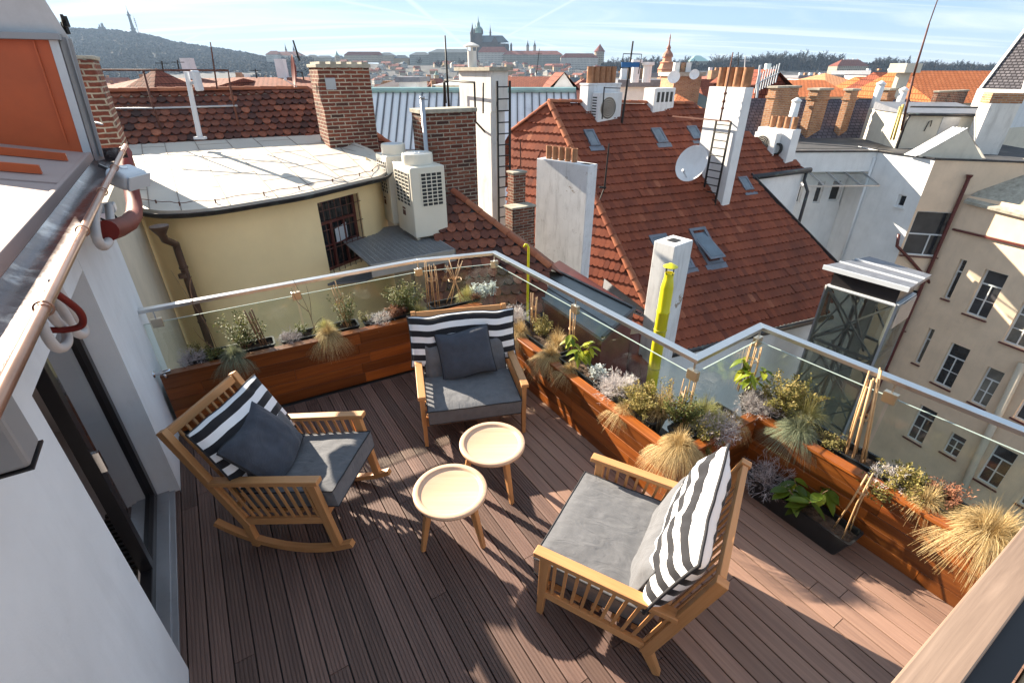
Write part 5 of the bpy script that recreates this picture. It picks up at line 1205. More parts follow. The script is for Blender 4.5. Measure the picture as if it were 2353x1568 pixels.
# ---- courtyard houses on the right ----
M['pane_cur'] = plain('curtained_pane', (.16, .15, .13), .12, 0, .5, 1.5, spec=.7)
def court():
    Q = lambda z: 3-(3-z)*1.25
    z = Q(.45); A, B, D, E = (Vector(W(u, v, z)) for u, v in ((2148, 368), (2352, 375), (2016, 350), (1790, 351)))
    for p in (A, B, D, E): p.z = 0
    t = thing('courtyard_house', 'cream and white courtyard house on the right with a tall casement window', 'house', (A+B)/2+UP*-4)
    d2 = (B-A).normalized(); C0 = onp(2221, 427, A, B); C0.z = 0
    def rect(P0, d, px):                             # window rectangle in the wall from its pixel corners
        q = [onp(u, v, P0, P0+d) for u, v in px]; a = [(p-P0).dot(d) for p in q]; zz = [p.z for p in q]
        return min(a), min(zz), max(a)-min(a), max(zz)-min(zz)
    big = rect(A, d2, ((2108, 484), (2193, 492), (2172, 592), (2088, 582)))
    n1 = rect(A, d2, ((2088, 665), (2121, 670), (2090, 760), (2075, 755))); n2 = rect(A, d2, ((2045, 815), (2060, 820), (2040, 850), (2030, 846)))
    m = MB(); L2 = (C0-A).dot(d2); wall_holes(m, A, d2, 0, L2+2.6, -18, z, [big, n1, n2]); m.build('front_wall', M['cream_wall'], t)
    window(t, A, d2, *big, nx=2, trans=.47, frame=M['white_paint'], sill=M['maroon'], pane=M['pane_dim'])
    for r in (n1, n2): window(t, A, d2, *r, nx=1, trans=.6, sill=M['maroon'])
    dw = (A-D).normalized(); sm = rect(D, dw, ((2065, 447), (2080, 449), (2073, 477), (2059, 474)))
    m = MB(); LW = (A-D).length; wall_holes(m, D, dw, 0, LW, -18, z-.002, [sm]); m.build('white_wall', M['white_paint'], t); window(t, D, dw, *sm, nx=1, trans=0, sill=M['white_paint'])
    m = MB(); m.tube([onp(2012, 362, D-dw, A)-UP.cross(dw)*.08, Vector((D.x, D.y, -6))-UP.cross(dw)*.08], .06, 10); m.build('downpipe', M['white_paint'], t, smooth=True)
    # parapet band and roofed loggia
    db = (D-E).normalized(); LB_ = (D-E).length; inn = UP.cross(db)
    m = MB(); m.obox(E+UP*Q(-.22), db*LB_, inn*.25, UP*(z-.002-Q(-.22))); m.build('parapet_band', M['white_paint'], t)
    R = E+inn*1.35; wins = []
    for px in (((1826, 414), (1849, 416), (1836, 466), (1815, 463)), ((1880, 417), (1893, 417), (1882, 466), (1866, 466)), ((1916, 414), (1931, 414), (1925, 461), (1906, 460)), ((1946, 408), (1974, 408), (1962, 472), (1935, 470))):
        wins.append(rect(R, db, px))
    m = MB(); wall_holes(m, R, db, -1.5, LB_+.0, -18, Q(-.1), wins); m.build('loggia_wall', M['white_paint'], t)
    for i, r in enumerate(wins): window(t, R, db, *r, nx=1 if i < 3 else 2, trans=0 if i == 3 else .7, bars=3 if i == 3 else 0, pane=M['pane'])
    m = MB(); m.obox(Vector((D.x, D.y, -18)), inn*1.37, -db*.02, UP*17.9); m.build('loggia_side', M['white_paint'], t)
    g0, g1 = None, None; m = MB(); a, b = R-inn*.02+UP*Q(.0), R+db*LB_*.92-inn*.02+UP*Q(.0); c_, d_ = b-inn*2.6-UP*.65, a-inn*2.6-UP*.65
    m.poly([a, d_, c_, b]); cp = m.build('glass_canopy', M['canopy_glass'], t)
    m = MB()
    for k in range(6): m.bar(a.lerp(b, k/5)+UP*.02, d_.lerp(c_, k/5)+UP*.02, .04, .05)
    m.bar(d_, c_, .04, .05); m.build('canopy_bar', M['grate'], cp)
    # lower terraces
    T0, T1 = W(1808, 462, Q(-2.2)), W(1962, 482, Q(-2.2)); T0.z = T1.z = 0; dt = (T1-T0).normalized(); it = UP.cross(dt); LT = (T1-T0).length
    m = MB(); m.obox(T0-dt*2+UP*-18, dt*(LT+2), it*.22, UP*(18+Q(-2.2)-.002)); m.obox(T0-dt*2+it*.22+UP*-18, dt*(LT+2), it*3, UP*(17+Q(-2.2))); m.build('terrace_wall', M['white_paint'], t)
    m = MB(); m.obox(T0-dt*2-it*.05+UP*Q(-2.199), dt*(LT+2.05), it*.3, UP*.05); m.build('terrace_coping', M['maroon'], t)
    F0, F1 = W(1945, 547, Q(-3.2)), W(2075, 513, Q(-3.2)); F0.z = F1.z = 0; df = (F1-F0).normalized(); fi = UP.cross(df); LF = (F1-F0).length
    m = MB(); m.obox(F0-df*.4+UP*-18, df*(LF+.6), fi*2.2, UP*(18+Q(-3.2))); m.build('lower_wall', M['cream_wall'], t); m = MB(); m.obox(F0-df*.42-fi*.04+UP*(Q(-3.2)+.001), df*(LF+.5), fi*2.1, UP*.04); m.build('lower_terrace', M['bitumen'], t)
    fn = thing('wire_fence', 'thin wire mesh fence round the small roof terrace of the courtyard house', 'fence', F0+df*LF*.5+UP*Q(-3.2))
    m = MB(); hgt = 1.4
    for k in range(7): m.bar(F0+df*LF*k/6+UP*(Q(-3.2)+.04), F0+df*LF*k/6+UP*(Q(-3.2)+hgt), .03, .03)
    m.bar(F0+UP*(Q(-3.2)+hgt), F1+UP*(Q(-3.2)+hgt), .03, .03); m.build('post', M['dark_metal'], fn); m = MB()
    for k in range(40): m.bar(F0+df*LF*k/39+UP*(Q(-3.2)+.1), F0+df*LF*k/39+UP*(Q(-3.2)+hgt), .008, .008)
    for k in range(9): m.bar(F0+UP*(Q(-3.1)+.12*k), F1+UP*(Q(-3.1)+.12*k), .008, .008)
    m.build('mesh', M['dark_metal'], fn)
    # facade towards us with many casements
    d3 = Vector((cos(radians(-68)), sin(radians(-68)), 0)); z6 = lambda *ps: [(1568+x/3, 522.8+y/3) for x, y in ps]
    F = [rect(C0, d3, z6(*p)) for p in (((2105,290),(2230,335),(2085,640),(1950,565)), ((1855,790),(1968,860),(1840,1120),(1730,1035)), ((2105,955),(2190,1000),(2075,1245),(1985,1190)),
        ((2390,520),(2520,590),(2370,850),(2230,720)), ((1640,1215),(1745,1300),(1640,1500),(1560,1440)), ((1855,1405),(1925,1450),(1850,1580),(1790,1530)))]
    N = [rect(C0, d3, z6(*p)) for p in (((1915,215),(1950,235),(1835,500),(1800,480)), ((1700,690),(1735,715),(1625,945),(1590,925)))]
    a0, z0, w0, h0 = F[0]
    extra = [(a0+1.56*k+.0, z0-3.4*j, w0, h0) for k in (1, 2, 3) for j in (0, 1, 2, 3) if not (k == 1 and j == 0)]
    F = [(a, zz, max(.6, w), h) for a, zz, w, h in F]; al = F+N+[(a, zz, w, h) for a, zz, w, h in extra if all(abs(a-f[0]) > 1.0 or abs(zz-f[1]) > 1.5 for f in F)]
    f = thing('facade', 'tall cream courtyard house front at the right edge with many white casements', 'house', C0+d3*4-UP*8)
    m = MB(); wall_holes(m, C0, d3, 0, 12, -18, Q(-.6), al, .2); m.obox(Vector((C0.x, C0.y, -18))+UP.cross(d3)*.8, d3*12, UP.cross(d3)*1.5, UP*(17.9+Q(-.6))); m.build('wall', M['cream_wall'], f)
    for i, r in enumerate(al): window(f, C0, d3, *r, nx=2 if r[2] > .45 else 1, trans=.68, bars=1 if r[2] > .45 else 0, sill=M['maroon'], depth=.17, pane=M[('pane_dim', 'pane_cur', 'pane', 'pane_dim', 'pane_cur')[i*7 % 5]], fw=.05)
    out = -UP.cross(d3)
    m = MB(); m.obox(C0+d3*.2+out*.001+UP*Q(-1.75), d3*2.7, out*.12, UP*.07); m.build('ledge', M['maroon'], f)
    # sloping concrete roof above the facade
    m = MB(); a, b, c, e = C0+d3*.2+out*.15+UP*Q(-.75), C0+d3*4.5+out*.15+UP*Q(-.95), C0+d3*5.0-out*3+UP*Q(.9), C0+d3*.6-out*3+UP*Q(1.0); m.poly([a, b, c, e]); m.poly([e-UP*.1, c-UP*.1, b-UP*.1, a-UP*.1]); m.poly([a-UP*.1, b-UP*.1, b, a]); m.build('roof', M['br_cap'], f)
    # pipes
    o2 = -UP.cross(d2); pp = C0-d2*.12+o2*.12
    m = MB(); m.tube([pp+UP*Q(-.05), pp+UP*-18], .07, 10); m.lathe([(.06, 0), (.11, .1), (.12, .16), (0, .16)], pp+UP*Q(-.08), 10); m.build('downpipe', M['maroon'], t, smooth=True, angle=40)
    q = [onp(u, v, A+o2*.1, B+o2*.1) for u, v in ((2065, 538), (2060, 565), (2085, 590), (2120, 630), (2160, 680))]; m = MB(); m.tube(q, .065, 10); m.build('downpipe', M['maroon'], t, smooth=True)
    q = [onp(u, v, C0+out*.15, C0+d3+out*.15) for u, v in ((2350, 835), (2240, 1060), (2130, 1300))]; m = MB(); m.tube(q, .14, 12); m.build('downpipe', M['beige_wall'], f, smooth=True)
    # flat roof, edge and things on it
    top = [(p.x, p.y) for p in (E, D, A, B+d2*3, B+d2*3+Vector((1, 7, 0)), E+Vector((1.5, 6, 0)))]
    m = MB(); m.prism(top, z+.004, z+.05); m.build('flat_roof', M['bitumen'], t)
    m = MB(); m.bar(E+UP*(z+.06), D+UP*(z+.06), .14, .05); m.bar(D+UP*(z+.06), A+UP*(z+.06), .14, .05); m.bar(A+UP*(z+.06), B+d2*3+UP*(z+.06), .14, .05); m.build('roof_edge', M['dark_metal'], t)
    # gable shaped skylight
    G = onp(2112, 352, A+Vector((0, .35, 0)), B+Vector((0, .35, 0))); G2 = onp(2255, 370, A+Vector((0, .35, 0)), B+Vector((0, .35, 0))); k = G.lerp(G2, .58); zp = zat(k.y, 298); iv = Vector((-.2, 1, 0))*.55
    gb = thing('gable_skylight', 'small gabled rooflight with a cream end wall at the roof edge', 'rooflight', (G+G2)/2)
    a, b, c = Vector((G.x, G.y, z+.05)), Vector((G2.x, G2.y, z+.05)), Vector((k.x, k.y, zp)); m = MB(); m.poly([a, b, c]); m.build('end_wall', M['cream_pale'], gb)
    m = MB(); n_ = Vector((0, 0, .03)); m.add([a+n_-d2*.1, c+n_, c+iv+n_, a+iv+n_-d2*.1], [(0, 1, 2, 3)]); m.add([c+n_, b+n_+d2*.1, b+iv+n_+d2*.1, c+iv+n_], [(0, 1, 2, 3)])
    for s_ in range(5): m.bar((a+n_*2).lerp(a+iv+n_*2, s_/4), (c+n_*2).lerp(c+iv+n_*2, s_/4), .05, .03)
    m.build('roof', M['seam_roof'], gb)
    # rooftop house with white hatch
    y = 24.5; P0, P1 = DP(2056, 336, y), DP(2250, 350, y-.7); P0.z = P1.z = 0; dd = (P1-P0).normalized(); ii = UP.cross(dd); zr = zat(y, 262); Lr = (P1-P0).length
    rh = thing('rooftop_house', 'cream rooftop hut with a sheet hatch and a black gutter', 'hut', (P0+P1)/2+UP*z)
    m = MB(); m.obox(P0+UP*(z+.05), dd*Lr, ii*4, UP*(zr-z-.05)); m.build('wall', M['cream_pale'], rh)
    m = MB(); m.prism([(p.x, p.y) for p in (P0-ii*.12-dd*.1, P1-ii*.12, P1+ii*3.3, P0+ii*3.3-dd*.1)], zr+.002, [zr+.06, zr+.06, zr+.35, zr+.35]); m.build('roof', M['lead'], rh)
    m = MB(); m.tube([P0-ii*.2+UP*(zr+.0), P0-ii*.2+dd*Lr*.9+UP*(zr+.0)], .06, 8); m.tube([P0-ii*.1+UP*(zr+.3), P0-ii*.1+dd*Lr*.85+UP*(zr+.3)], .035, 8); m.tube([P0-ii*.18+dd*.1+UP*zr, P0-ii*.1+dd*.05+UP*(zr-.3), P0-ii*.1+dd*.05+UP*z], .045, 8); m.build('gutter', M['dark_metal'], rh, smooth=True)
    m = MB(); m.obox(P0+dd*Lr*.43-ii*.02+UP*(zr-1.0), dd*Lr*.2, ii*.019, UP*.9); m.build('hatch', M['grate'], rh)
    m = MB(); m.tube([P0+dd*Lr*.27-ii*.03+UP*(zr-.7), P0+dd*Lr*.28-ii*.06+UP*(zr-.3), P0+dd*Lr*.31-ii*.06+UP*(zr-.25), P0+dd*Lr*.32-ii*.04+UP*(zr-.5)], .02, 6); m.build('hose', M['black'], rh)
    w = chim('chimney_block', 'wide stained chimney block with a thin ladder and a brick top', 'chimney', 2318, 236, y-1.2, 2252, 2345, zb=z, yaw=70, mat='tower_wall')
    m = MB(); m.obox(w['b']-w['dR']*.05-w['dL']*.05+UP*(w['z1']+.001), w['dR']*(w['lR']+.1), w['dL']*(w['lL']+.1), UP*.38); m.build('brick_top', M['br_orange'], w['o'])
    q = w['b']+w['dL']*w['lL']*.55-w['dR']*.18; ladder('thin rusty ladder on the wide stained chimney block', q+UP*(z+.1), q+UP*(w['z1']+.1), w['dL'], .42, 9, .018, 'rust')
    q = w['b']+w['dL']*w['lL']*.8-w['dR']*.1
    m = MB(); m.tube([DP(2070, 300, y-.3), DP(2098, 175, y-.3)], .05, 8); m.tube([DP(2098, 175, y-.3), DP(2134, 55, y-.3)], .045, 8, r2=.03); m.tube([DP(2134, 55, y-.3), DP(2175, -60, y-.3)], .02, 6); m.thing('antenna_mast', M['rust'], 'tall leaning mast against the sky at the right', 'antenna', smooth=True)
    m = MB(); m.tube([DP(2052, 322, y-.2), DP(2075, 240, y-.2)], .05, 8); m.tube([DP(2045, 322, y-.2), DP(2068, 245, y-.2)], .04, 8); m.thing('conduit', M['conduit_yellow'], 'yellow conduits rising beside the rooftop hut', 'pipe', smooth=True)
M['canopy_glass'] = glassy('canopy_glass', (.75, .82, .84), .9, .12, .05); M['conduit_yellow'] = plain('ochre_paint', (.62, .45, .12), .6)
court()
# ---- glass lift shaft ----
def lift():
    zt = -2.0; K = [W(u, v, zt) for u, v in ((1892, 609), (2090, 662), (2140, 631), (1998, 589))]
    c = sum(K, Vector())/4; t = thing('lift_shaft', 'glazed steel lift shaft standing in the courtyard', 'lift shaft', Vector((c.x, c.y, -9)))
    for p in K: p.z = 0
    m = MB(); m.prism([(p.x, p.y) for p in K], zt-.10, zt); rf = m.build('roof', M['lead'], t)
    m = MB()
    for k in (.33, .66): m.bar(K[0].lerp(K[3], k)+UP*(zt+.02), K[1].lerp(K[2], k)+UP*(zt+.02), .04, .04)
    m.bar(K[0]+UP*(zt-.05), K[1]+UP*(zt-.05), .05, .13); m.build('roof_seam', M['lamp_grey'], rf)
    ctr = Vector((c.x, c.y, 0)); S = [ctr+(p-ctr)*.82 for p in K]; z0, z1 = -12, zt-.12
    m = MB(); m.prism([(p.x, p.y) for p in [ctr+(p-ctr)*.78 for p in K]], zt-.6, zt-.11); m.build('head_band', M['dark_frame'], t)
    z1 = zt-.62; fr = MB()
    for p in S: fr.bar(p+UP*z0, p+UP*(z1+.02), .09, .09)
    z = z1; lv = []
    while z > z0: lv.append(z); z -= 1.75
    for z in lv:
        for i in range(4): fr.bar(S[i]+UP*z, S[(i+1) % 4]+UP*z, .07, .08)
    fr.build('frame', M['grey_strip'], t); br = MB()
    for j in range(len(lv)-1):
        for i in range(4):
            a, b = S[i], S[(i+1) % 4]; br.bar(a+UP*lv[j], b+UP*lv[j+1], .045, .045); br.bar(b+UP*lv[j], a+UP*lv[j+1], .045, .045)
        br.bar(ctr.lerp(S[0], .5)+UP*lv[j], ctr.lerp(S[1], .5)+UP*lv[j+1], .06, .06)
    br.build('brace', M['grey_strip'], t)
    for i in (0, 1, 2, 3):
        a, b = S[i], S[(i+1) % 4]; d = b-a; o = UP.cross(d.normalized())*-.06; m = MB(); m.obox(a+o+UP*z0, d, o*.2, UP*(z1-z0-(.7 if i == 1 else 0))); m.build('glass_wall', M['lift_glass'], t)
    a, b = S[1], S[2]; d = b-a; o = UP.cross(d.normalized())*-.07; m = MB()
    for k in range(14): m.obox(a+o+d*.02+UP*(z1-.05*k-.04), d*.96, o*.3, UP*.03)
    m.build('louvre', M['grate'], t)
    m = MB(); m.bar(S[0]+UP*(z1+.02), S[1]+UP*(z1+.02), .1, .05); m.bar(S[1]+UP*(z1+.02), S[2]+UP*(z1+.02), .1, .05); m.build('sill_band', M['lamp_grey'], t)
    m = MB(); m.bar(ctr+UP*z0, ctr+UP*(z1-.2), .12, .3); m.bar(ctr+UP*z0+Vector((.3, .1, 0)), ctr+UP*(z1-.2)+Vector((.3, .1, 0)), .04, .04); m.bar(ctr+UP*z0+Vector((-.3, .1, 0)), ctr+UP*(z1-.2)+Vector((-.3, .1, 0)), .04, .04); m.build('guide_rail', M['grate'], t)
M['lift_glass'] = glassy('tinted_glass', (.80, .82, .79), .85, .05)
lift()
# ---- slate roof with brick stacks, small white stack with an air conditioner ----
p_ = hit(1823, 372); c = chim('chimney_stack', 'small white stack with four flue pots and a wall air conditioner at the roof end', 'chimney', 1823, 299, p_.y-.3, 1742, 1841, zb=p_.z-2, mat='white_paint')
clay_pots(c['o'], c['b']+c['dR']*c['lR']*.5+c['dL']*c['lL']*.12+UP*c['z1'], c['dL']*c['lL']*.2, 4, .11, .45)
wall_ac('white air conditioner on the small white stack at the roof end', c['b']+c['dL']*c['lL'], -c['dL'], -c['dR'], .15, c['z1']-1.05, 1.0, .9, .35)
m = MB(); q = c['b']+c['dL']*c['lL']*.25-c['dR']*.08+UP*(c['z1']-.75); m.tube([q+c['dL']*.17*cos(a)+UP*.2*sin(a)-c['dR']*.01*a for a in [.4*i for i in range(50)]], .03, 6); m.thing('cable_coil', M['black'], 'coil of black cable hung on the small white stack', 'cable', smooth=True)
def slate():
    y = 28; P0 = DP(1760, 322, y); pl = rplane(P0, 8, 38); q = lambda u, v: onpl(pl, u, v)
    P = [q(1690, 330), q(2110, 318), q(2090, 228), q(1700, 226)]
    t = thing('slate_house', 'house with a dark slate roof behind the row of brick stacks', 'house', Vector((13, 24, -3)))
    m = MB(); m.poly(P); m.build('roof', M['slate_roof'], t); skirt(t, P[:2], -18, M['cream_pale'])
    m = MB(); d = Vector((0, 4, -3)); m.poly([P[3], P[2], P[2]+d, P[3]+d]); m.build('rear_slope', M['slate_roof'], t)
    S = (('widest brick stack of the row on the slate roof, with a pale pipe', 1786, 198, 1767, 1838, 325), ('second brick stack of the row, corbelled top, on the slate roof', 1882, 203, 1860, 1911, 315), ('slimmest brick stack of the row on the slate roof', 1958, 204, 1943, 1975, 310), ('orange brick stack at the right end of the slate roof row', 2044, 203, 2016, 2061, 308))
    for lab, u, vt, uL, uR, vb in S:
        p = q(u, vb-12); c = chim('brick_stack', lab, 'chimney', u, vt, p.y-.5, uL, uR, zb=p.z-1.5, mat='br_orange', cap='br_cap', caph=.10, capo=.08, group='brick stacks in a row on the slate roof')
        m = MB(); m.obox(c['b']-c['dR']*.05-c['dL']*.05+UP*(c['z1']-.55), c['dR']*(c['lR']+.1), c['dL']*(c['lL']+.1), UP*.12); m.build('band', M['br_orange'], c['o'])
    for u0, v0, u1, v1, lab in ((1808, 320, 1829, 235, 'pale flue pipe leaning up the widest brick stack'), (2000, 268, 2021, 196, 'pale flue pipe left of the orange brick stack'), (2055, 270, 2075, 210, 'pale flue pipe right of the orange brick stack')):
        y = q(u0, v0).y-1.6; a = DP(u0, v0, y); b = Vector((a.x, a.y, zat(y, v1))); m = MB(); m.tube([a, b], .19, 12); m.lathe([(.2, 0), (.23, .03), (.23, .08), (.05, .2), (0, .2)], b, 12); m.thing('flue_pipe', M['white_paint'], lab, 'pipe', smooth=True)
slate()
m = MB(); p = [W(u, v, -.2) for u, v in ((1798, 345), (2010, 345), (2060, 318), (1860, 322))]; m.prism([(a.x, a.y) for a in p], -.5, -.12); m.thing('flat_roof', M['bitumen'], 'dark felt flat roof between the slate roof and the white parapet', 'roof')
# ---- troughs and plants on the planters ----
M['straw'] = leafmat('dry_grass', [(0, (.30, .19, .07)), (.5, (.52, .37, .17)), (1, (.70, .56, .31))], .7, .3)
M['blue_grass'] = leafmat('blue_grass', [(0, (.10, .11, .07)), (.5, (.20, .23, .15)), (1, (.42, .40, .26))], .7, .3)
M['green_straw'] = leafmat('yellow_green_grass', [(0, (.22, .20, .06)), (.5, (.42, .38, .14)), (1, (.62, .55, .28))], .7, .3)
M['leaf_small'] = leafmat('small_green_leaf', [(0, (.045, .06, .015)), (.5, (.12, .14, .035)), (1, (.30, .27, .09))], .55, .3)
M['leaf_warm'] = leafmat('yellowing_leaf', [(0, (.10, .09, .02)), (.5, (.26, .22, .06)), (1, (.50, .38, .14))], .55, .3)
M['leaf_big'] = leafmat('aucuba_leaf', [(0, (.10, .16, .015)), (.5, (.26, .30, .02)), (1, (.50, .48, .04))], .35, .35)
M['leaf_dark'] = leafmat('green_yellow_leaf', [(0, (.05, .09, .015)), (.6, (.13, .19, .02)), (1, (.42, .40, .04))], .35, .3)  # darker green leaf of the low laurel
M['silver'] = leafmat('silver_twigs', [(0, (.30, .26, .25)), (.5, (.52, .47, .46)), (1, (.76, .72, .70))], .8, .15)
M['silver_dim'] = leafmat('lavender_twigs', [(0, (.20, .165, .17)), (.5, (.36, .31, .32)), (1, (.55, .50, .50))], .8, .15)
M['dusty'] = leafmat('dusty_silver_leaf', [(0, (.42, .46, .44)), (1, (.74, .78, .76))], .8, .2)
M['red_leaf'] = leafmat('russet_leaf', [(0, (.14, .05, .03)), (.5, (.28, .11, .06)), (1, (.42, .22, .12))], .6, .25)
M['olive'] = leafmat('olive_sprig', [(0, (.09, .08, .025)), (.6, (.22, .19, .06)), (1, (.40, .32, .12))], .6, .25)
M['twig'] = plain('twig_bark', (.20, .11, .06), .8, 0, .3, 20)
M['cane'] = plain('bamboo_cane', (.50, .31, .15), .6, 0, .25, 12)
def trough(label, c, d, L, W_=.19, hh=.17, soil=True, sub=False):
    c = Vector(c); d = Vector(d).normalized(); o = UP.cross(d); t = thing('plant_trough', label, 'plant trough', c, math.atan2(d.y, d.x), 'black plastic plant troughs')
    m = MB(); a, b = L/2, W_/2; k = .88; th = .012
    def ring(x, y, z, r=.025):
        P = []
        for sx, sy, a0 in ((1, 1, 0), (-1, 1, 90), (-1, -1, 180), (1, -1, 270)):
            for q in range(4): an = radians(a0+30*q); P.append((sx*(x-r)+r*cos(an), sy*(y-r)+r*sin(an), z))
        return P
    rings = [ring(a*k*.97, b*k, 0), ring(a*.985, b*.96, hh-.02), ring(a, b, hh-.02), ring(a+.004, b+.004, hh), ring(a-th, b-th, hh), ring(a-th-.004, b-th-.004, hh-.05)]
    n = len(rings[0]); vs = sum(rings, []); fs = [tuple(range(n-1, -1, -1))]
    for i in range(len(rings)-1):
        for q in range(n): fs.append((i*n+q, i*n+(q+1) % n, (i+1)*n+(q+1) % n, (i+1)*n+q))
    m.add(vs, fs); m.build('pot', M['plastic'], t, world=False, smooth=True, angle=40)
    m = MB(); nx, ny = 26, 8; vs = []; fs = []
    for j in range(ny+1):
        for i in range(nx+1):
            x = (2*i/nx-1)*(a-th-.006); y = (2*j/ny-1)*(b-th-.006); vs.append((x, y, hh-.045+.02*noise.noise(Vector((x*30, y*30, c.x)))))
    for j in range(ny):
        for i in range(nx): q = j*(nx+1)+i; fs.append((q, q+1, q+nx+2, q+nx+1))
    m.add(vs, fs); m.build('soil', M['soil'], t, world=False)
    return t
def tuft(label, c, r, h, n, mat, name='tussock', droop=1.0, lean=(0, 0), wid=.0035, seed=0, group='ornamental grass tufts in the troughs'):
    rr = random.Random(seed+int(abs(c[0])*1000)); m = MB(); c = Vector(c); n = int(n*2.4); wid *= .42
    for i in range(n):
        a = rr.uniform(0, 2*pi); q = rr.random()**.6; L = h*rr.uniform(.55, 1.15); out = r*q
        b = c+Vector((cos(a), sin(a), 0))*r*.18*rr.random()
        dirh = Vector((cos(a)+lean[0], sin(a)+lean[1], 0)); P = []; S = 5
        for k in range(S+1):
            u = k/S; hz = L*(u*(1.15-.25*q) - droop*q*.95*u*u*(.6+.6*u)); P.append(b+dirh*out*(u**1.25)*1.25+UP*hz+Vector((rr.uniform(-1, 1), rr.uniform(-1, 1), rr.uniform(-1, 1)))*.006*u)
        side = UP.cross(dirh).normalized() if dirh.length > .01 else Vector((1, 0, 0)); side = (side+UP*rr.uniform(-.4, .4)).normalized()
        vs = []; 
        for k, p in enumerate(P):
            w = wid*(1-.75*k/S)*rr.uniform(.8, 1.2); vs += [p-side*w, p+side*w]
        m.add(vs, [(2*k, 2*k+1, 2*k+3, 2*k+2) for k in range(S)], rr.random())
    return m.thing(name, mat, label, 'plant', group)
def leafq(m, p, d, up, L, w, t):
    d = d.normalized(); s = d.cross(up)
    if s.length < .05: s = d.orthogonal()
    s.normalize(); n = s.cross(d)
    m.add([p, p+d*L*.4+s*w*.5+n*L*.06, p+d*L-n*L*.08, p+d*L*.4-s*w*.5+n*L*.06, p+d*L*.42-n*L*.05], [(0, 4, 1), (4, 2, 1), (0, 3, 4), (4, 3, 2)], t)
def shrub(label, c, r, h, stems, leaves, L, mat, name='leafy_shrub', cat='shrub', seed=1, spread=.8, up=.5, group=None, flop=0):
    """branching stems with many small leaves; foliage and stems are parts"""
    rr = random.Random(seed); c = Vector(c); t = thing(name, label, cat, c, 0, group); ms = MB(); ml = MB(); r *= 1.15; h *= 1.12; leaves = int(leaves*1.6); L *= 1.12
    for i in range(stems):
        a = rr.uniform(0, 2*pi); q = rr.random()**.7; tip = c+Vector((cos(a)*r*q, sin(a)*r*q, h*rr.uniform(.55, 1.0)*(1-.45*q*q)-flop*q*h)); base = c+Vector((cos(a), sin(a), 0))*r*.12
        mid = base.lerp(tip, .5)+Vector((rr.uniform(-1, 1), rr.uniform(-1, 1), rr.uniform(.2, 1)))*r*.18
        P = [base*(1-u)**2+mid*2*u*(1-u)+tip*u*u for u in (0, .25, .5, .75, 1)]; ms.tube(P, .0032, 4, r2=.0012, cap=False)
        for k in range(leaves):
            u = rr.uniform(.22, 1.02); p = base*(1-u)**2+mid*2*u*(1-u)+tip*u*u+Vector((rr.gauss(0, 1), rr.gauss(0, 1), rr.gauss(0, 1)))*.012*L/.02
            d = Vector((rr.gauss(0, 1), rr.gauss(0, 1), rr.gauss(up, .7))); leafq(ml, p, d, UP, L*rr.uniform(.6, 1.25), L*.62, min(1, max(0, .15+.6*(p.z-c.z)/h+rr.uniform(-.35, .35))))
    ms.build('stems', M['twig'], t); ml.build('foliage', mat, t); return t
def wiry(label, c, r, h, n, mat, name='silver_bush', seed=2, group='silver wiry bushes in the troughs'):
    """dense ball of fine forking twigs"""
    rr = random.Random(seed); c = Vector(c); m = MB(); r *= 1.25; h *= 1.3; n = int(n*1.6)
    def seg(p, d, L, w, lvl):
        q = p+d*L; s = d.orthogonal().normalized(); s = Matrix.Rotation(rr.uniform(0, pi), 3, d) @ s
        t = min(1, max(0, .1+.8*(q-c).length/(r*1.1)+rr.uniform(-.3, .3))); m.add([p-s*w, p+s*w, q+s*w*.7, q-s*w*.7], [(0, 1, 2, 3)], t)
        if lvl > 0:
            for k in range(rr.choice((2, 3, 3))): seg(q, (d+Vector((rr.gauss(0, .55), rr.gauss(0, .55), rr.gauss(.05, .5)))).normalized(), L*rr.uniform(.5, .8), w*.85, lvl-1)
    for i in range(n):
        a = rr.uniform(0, 2*pi); e = rr.uniform(.05, 1); d = Vector((cos(a)*sqrt(1-e*e*.8), sin(a)*sqrt(1-e*e*.8), e*h/r)).normalized(); seg(c+Vector((rr.gauss(0, .12*r), rr.gauss(0, .12*r), 0)), d, r*rr.uniform(.30, .48), .0017, 3)
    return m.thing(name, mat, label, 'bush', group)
def bigleaf(label, c, stems, h, mat, seed=4, L=.11, w=.045, n=9, name='spotted_laurel', r=.12, group=None):
    rr = random.Random(seed); c = Vector(c); t = thing(name, label, 'plant', c, 0, group); ms = MB(); ml = MB()
    for i in range(stems):
        a = 2*pi*i/stems+rr.uniform(-.5, .5); tip = c+Vector((cos(a)*r, sin(a)*r, h*rr.uniform(.7, 1))); mid = c.lerp(tip, .5)+Vector((0, 0, h*.08)); P = [c, mid, tip]; ms.tube(P, .006, 6, r2=.004)
        for k in range(n):
            u = 1-.5*(k/n)**1.2; p = c.lerp(tip, u); b = rr.uniform(0, 2*pi); d = Vector((cos(b), sin(b), rr.uniform(-.75, .35))).normalized(); s = d.cross(UP).normalized(); nn = s.cross(d); LL = L*rr.uniform(.7, 1.2); W_ = w*rr.uniform(.8, 1.2)
            vs = []; S = 6
            for q in range(S+1):
                v = q/S; wd = W_*sin(pi*min(1, v*.94+.06))**.8*.5; cp = p+d*LL*v-UP*LL*.35*v*v; vs += [cp-s*wd+nn*wd*.25, cp-nn*wd*.1, cp+s*wd+nn*wd*.25]
            ml.add(vs, [(3*q+j, 3*q+j+1, 3*q+j+4, 3*q+j+3) for q in range(S) for j in (0, 1)], rr.random())
    ms.build('stems', M['twig'], t, smooth=True); ml.build('foliage', mat, t, smooth=True); return t
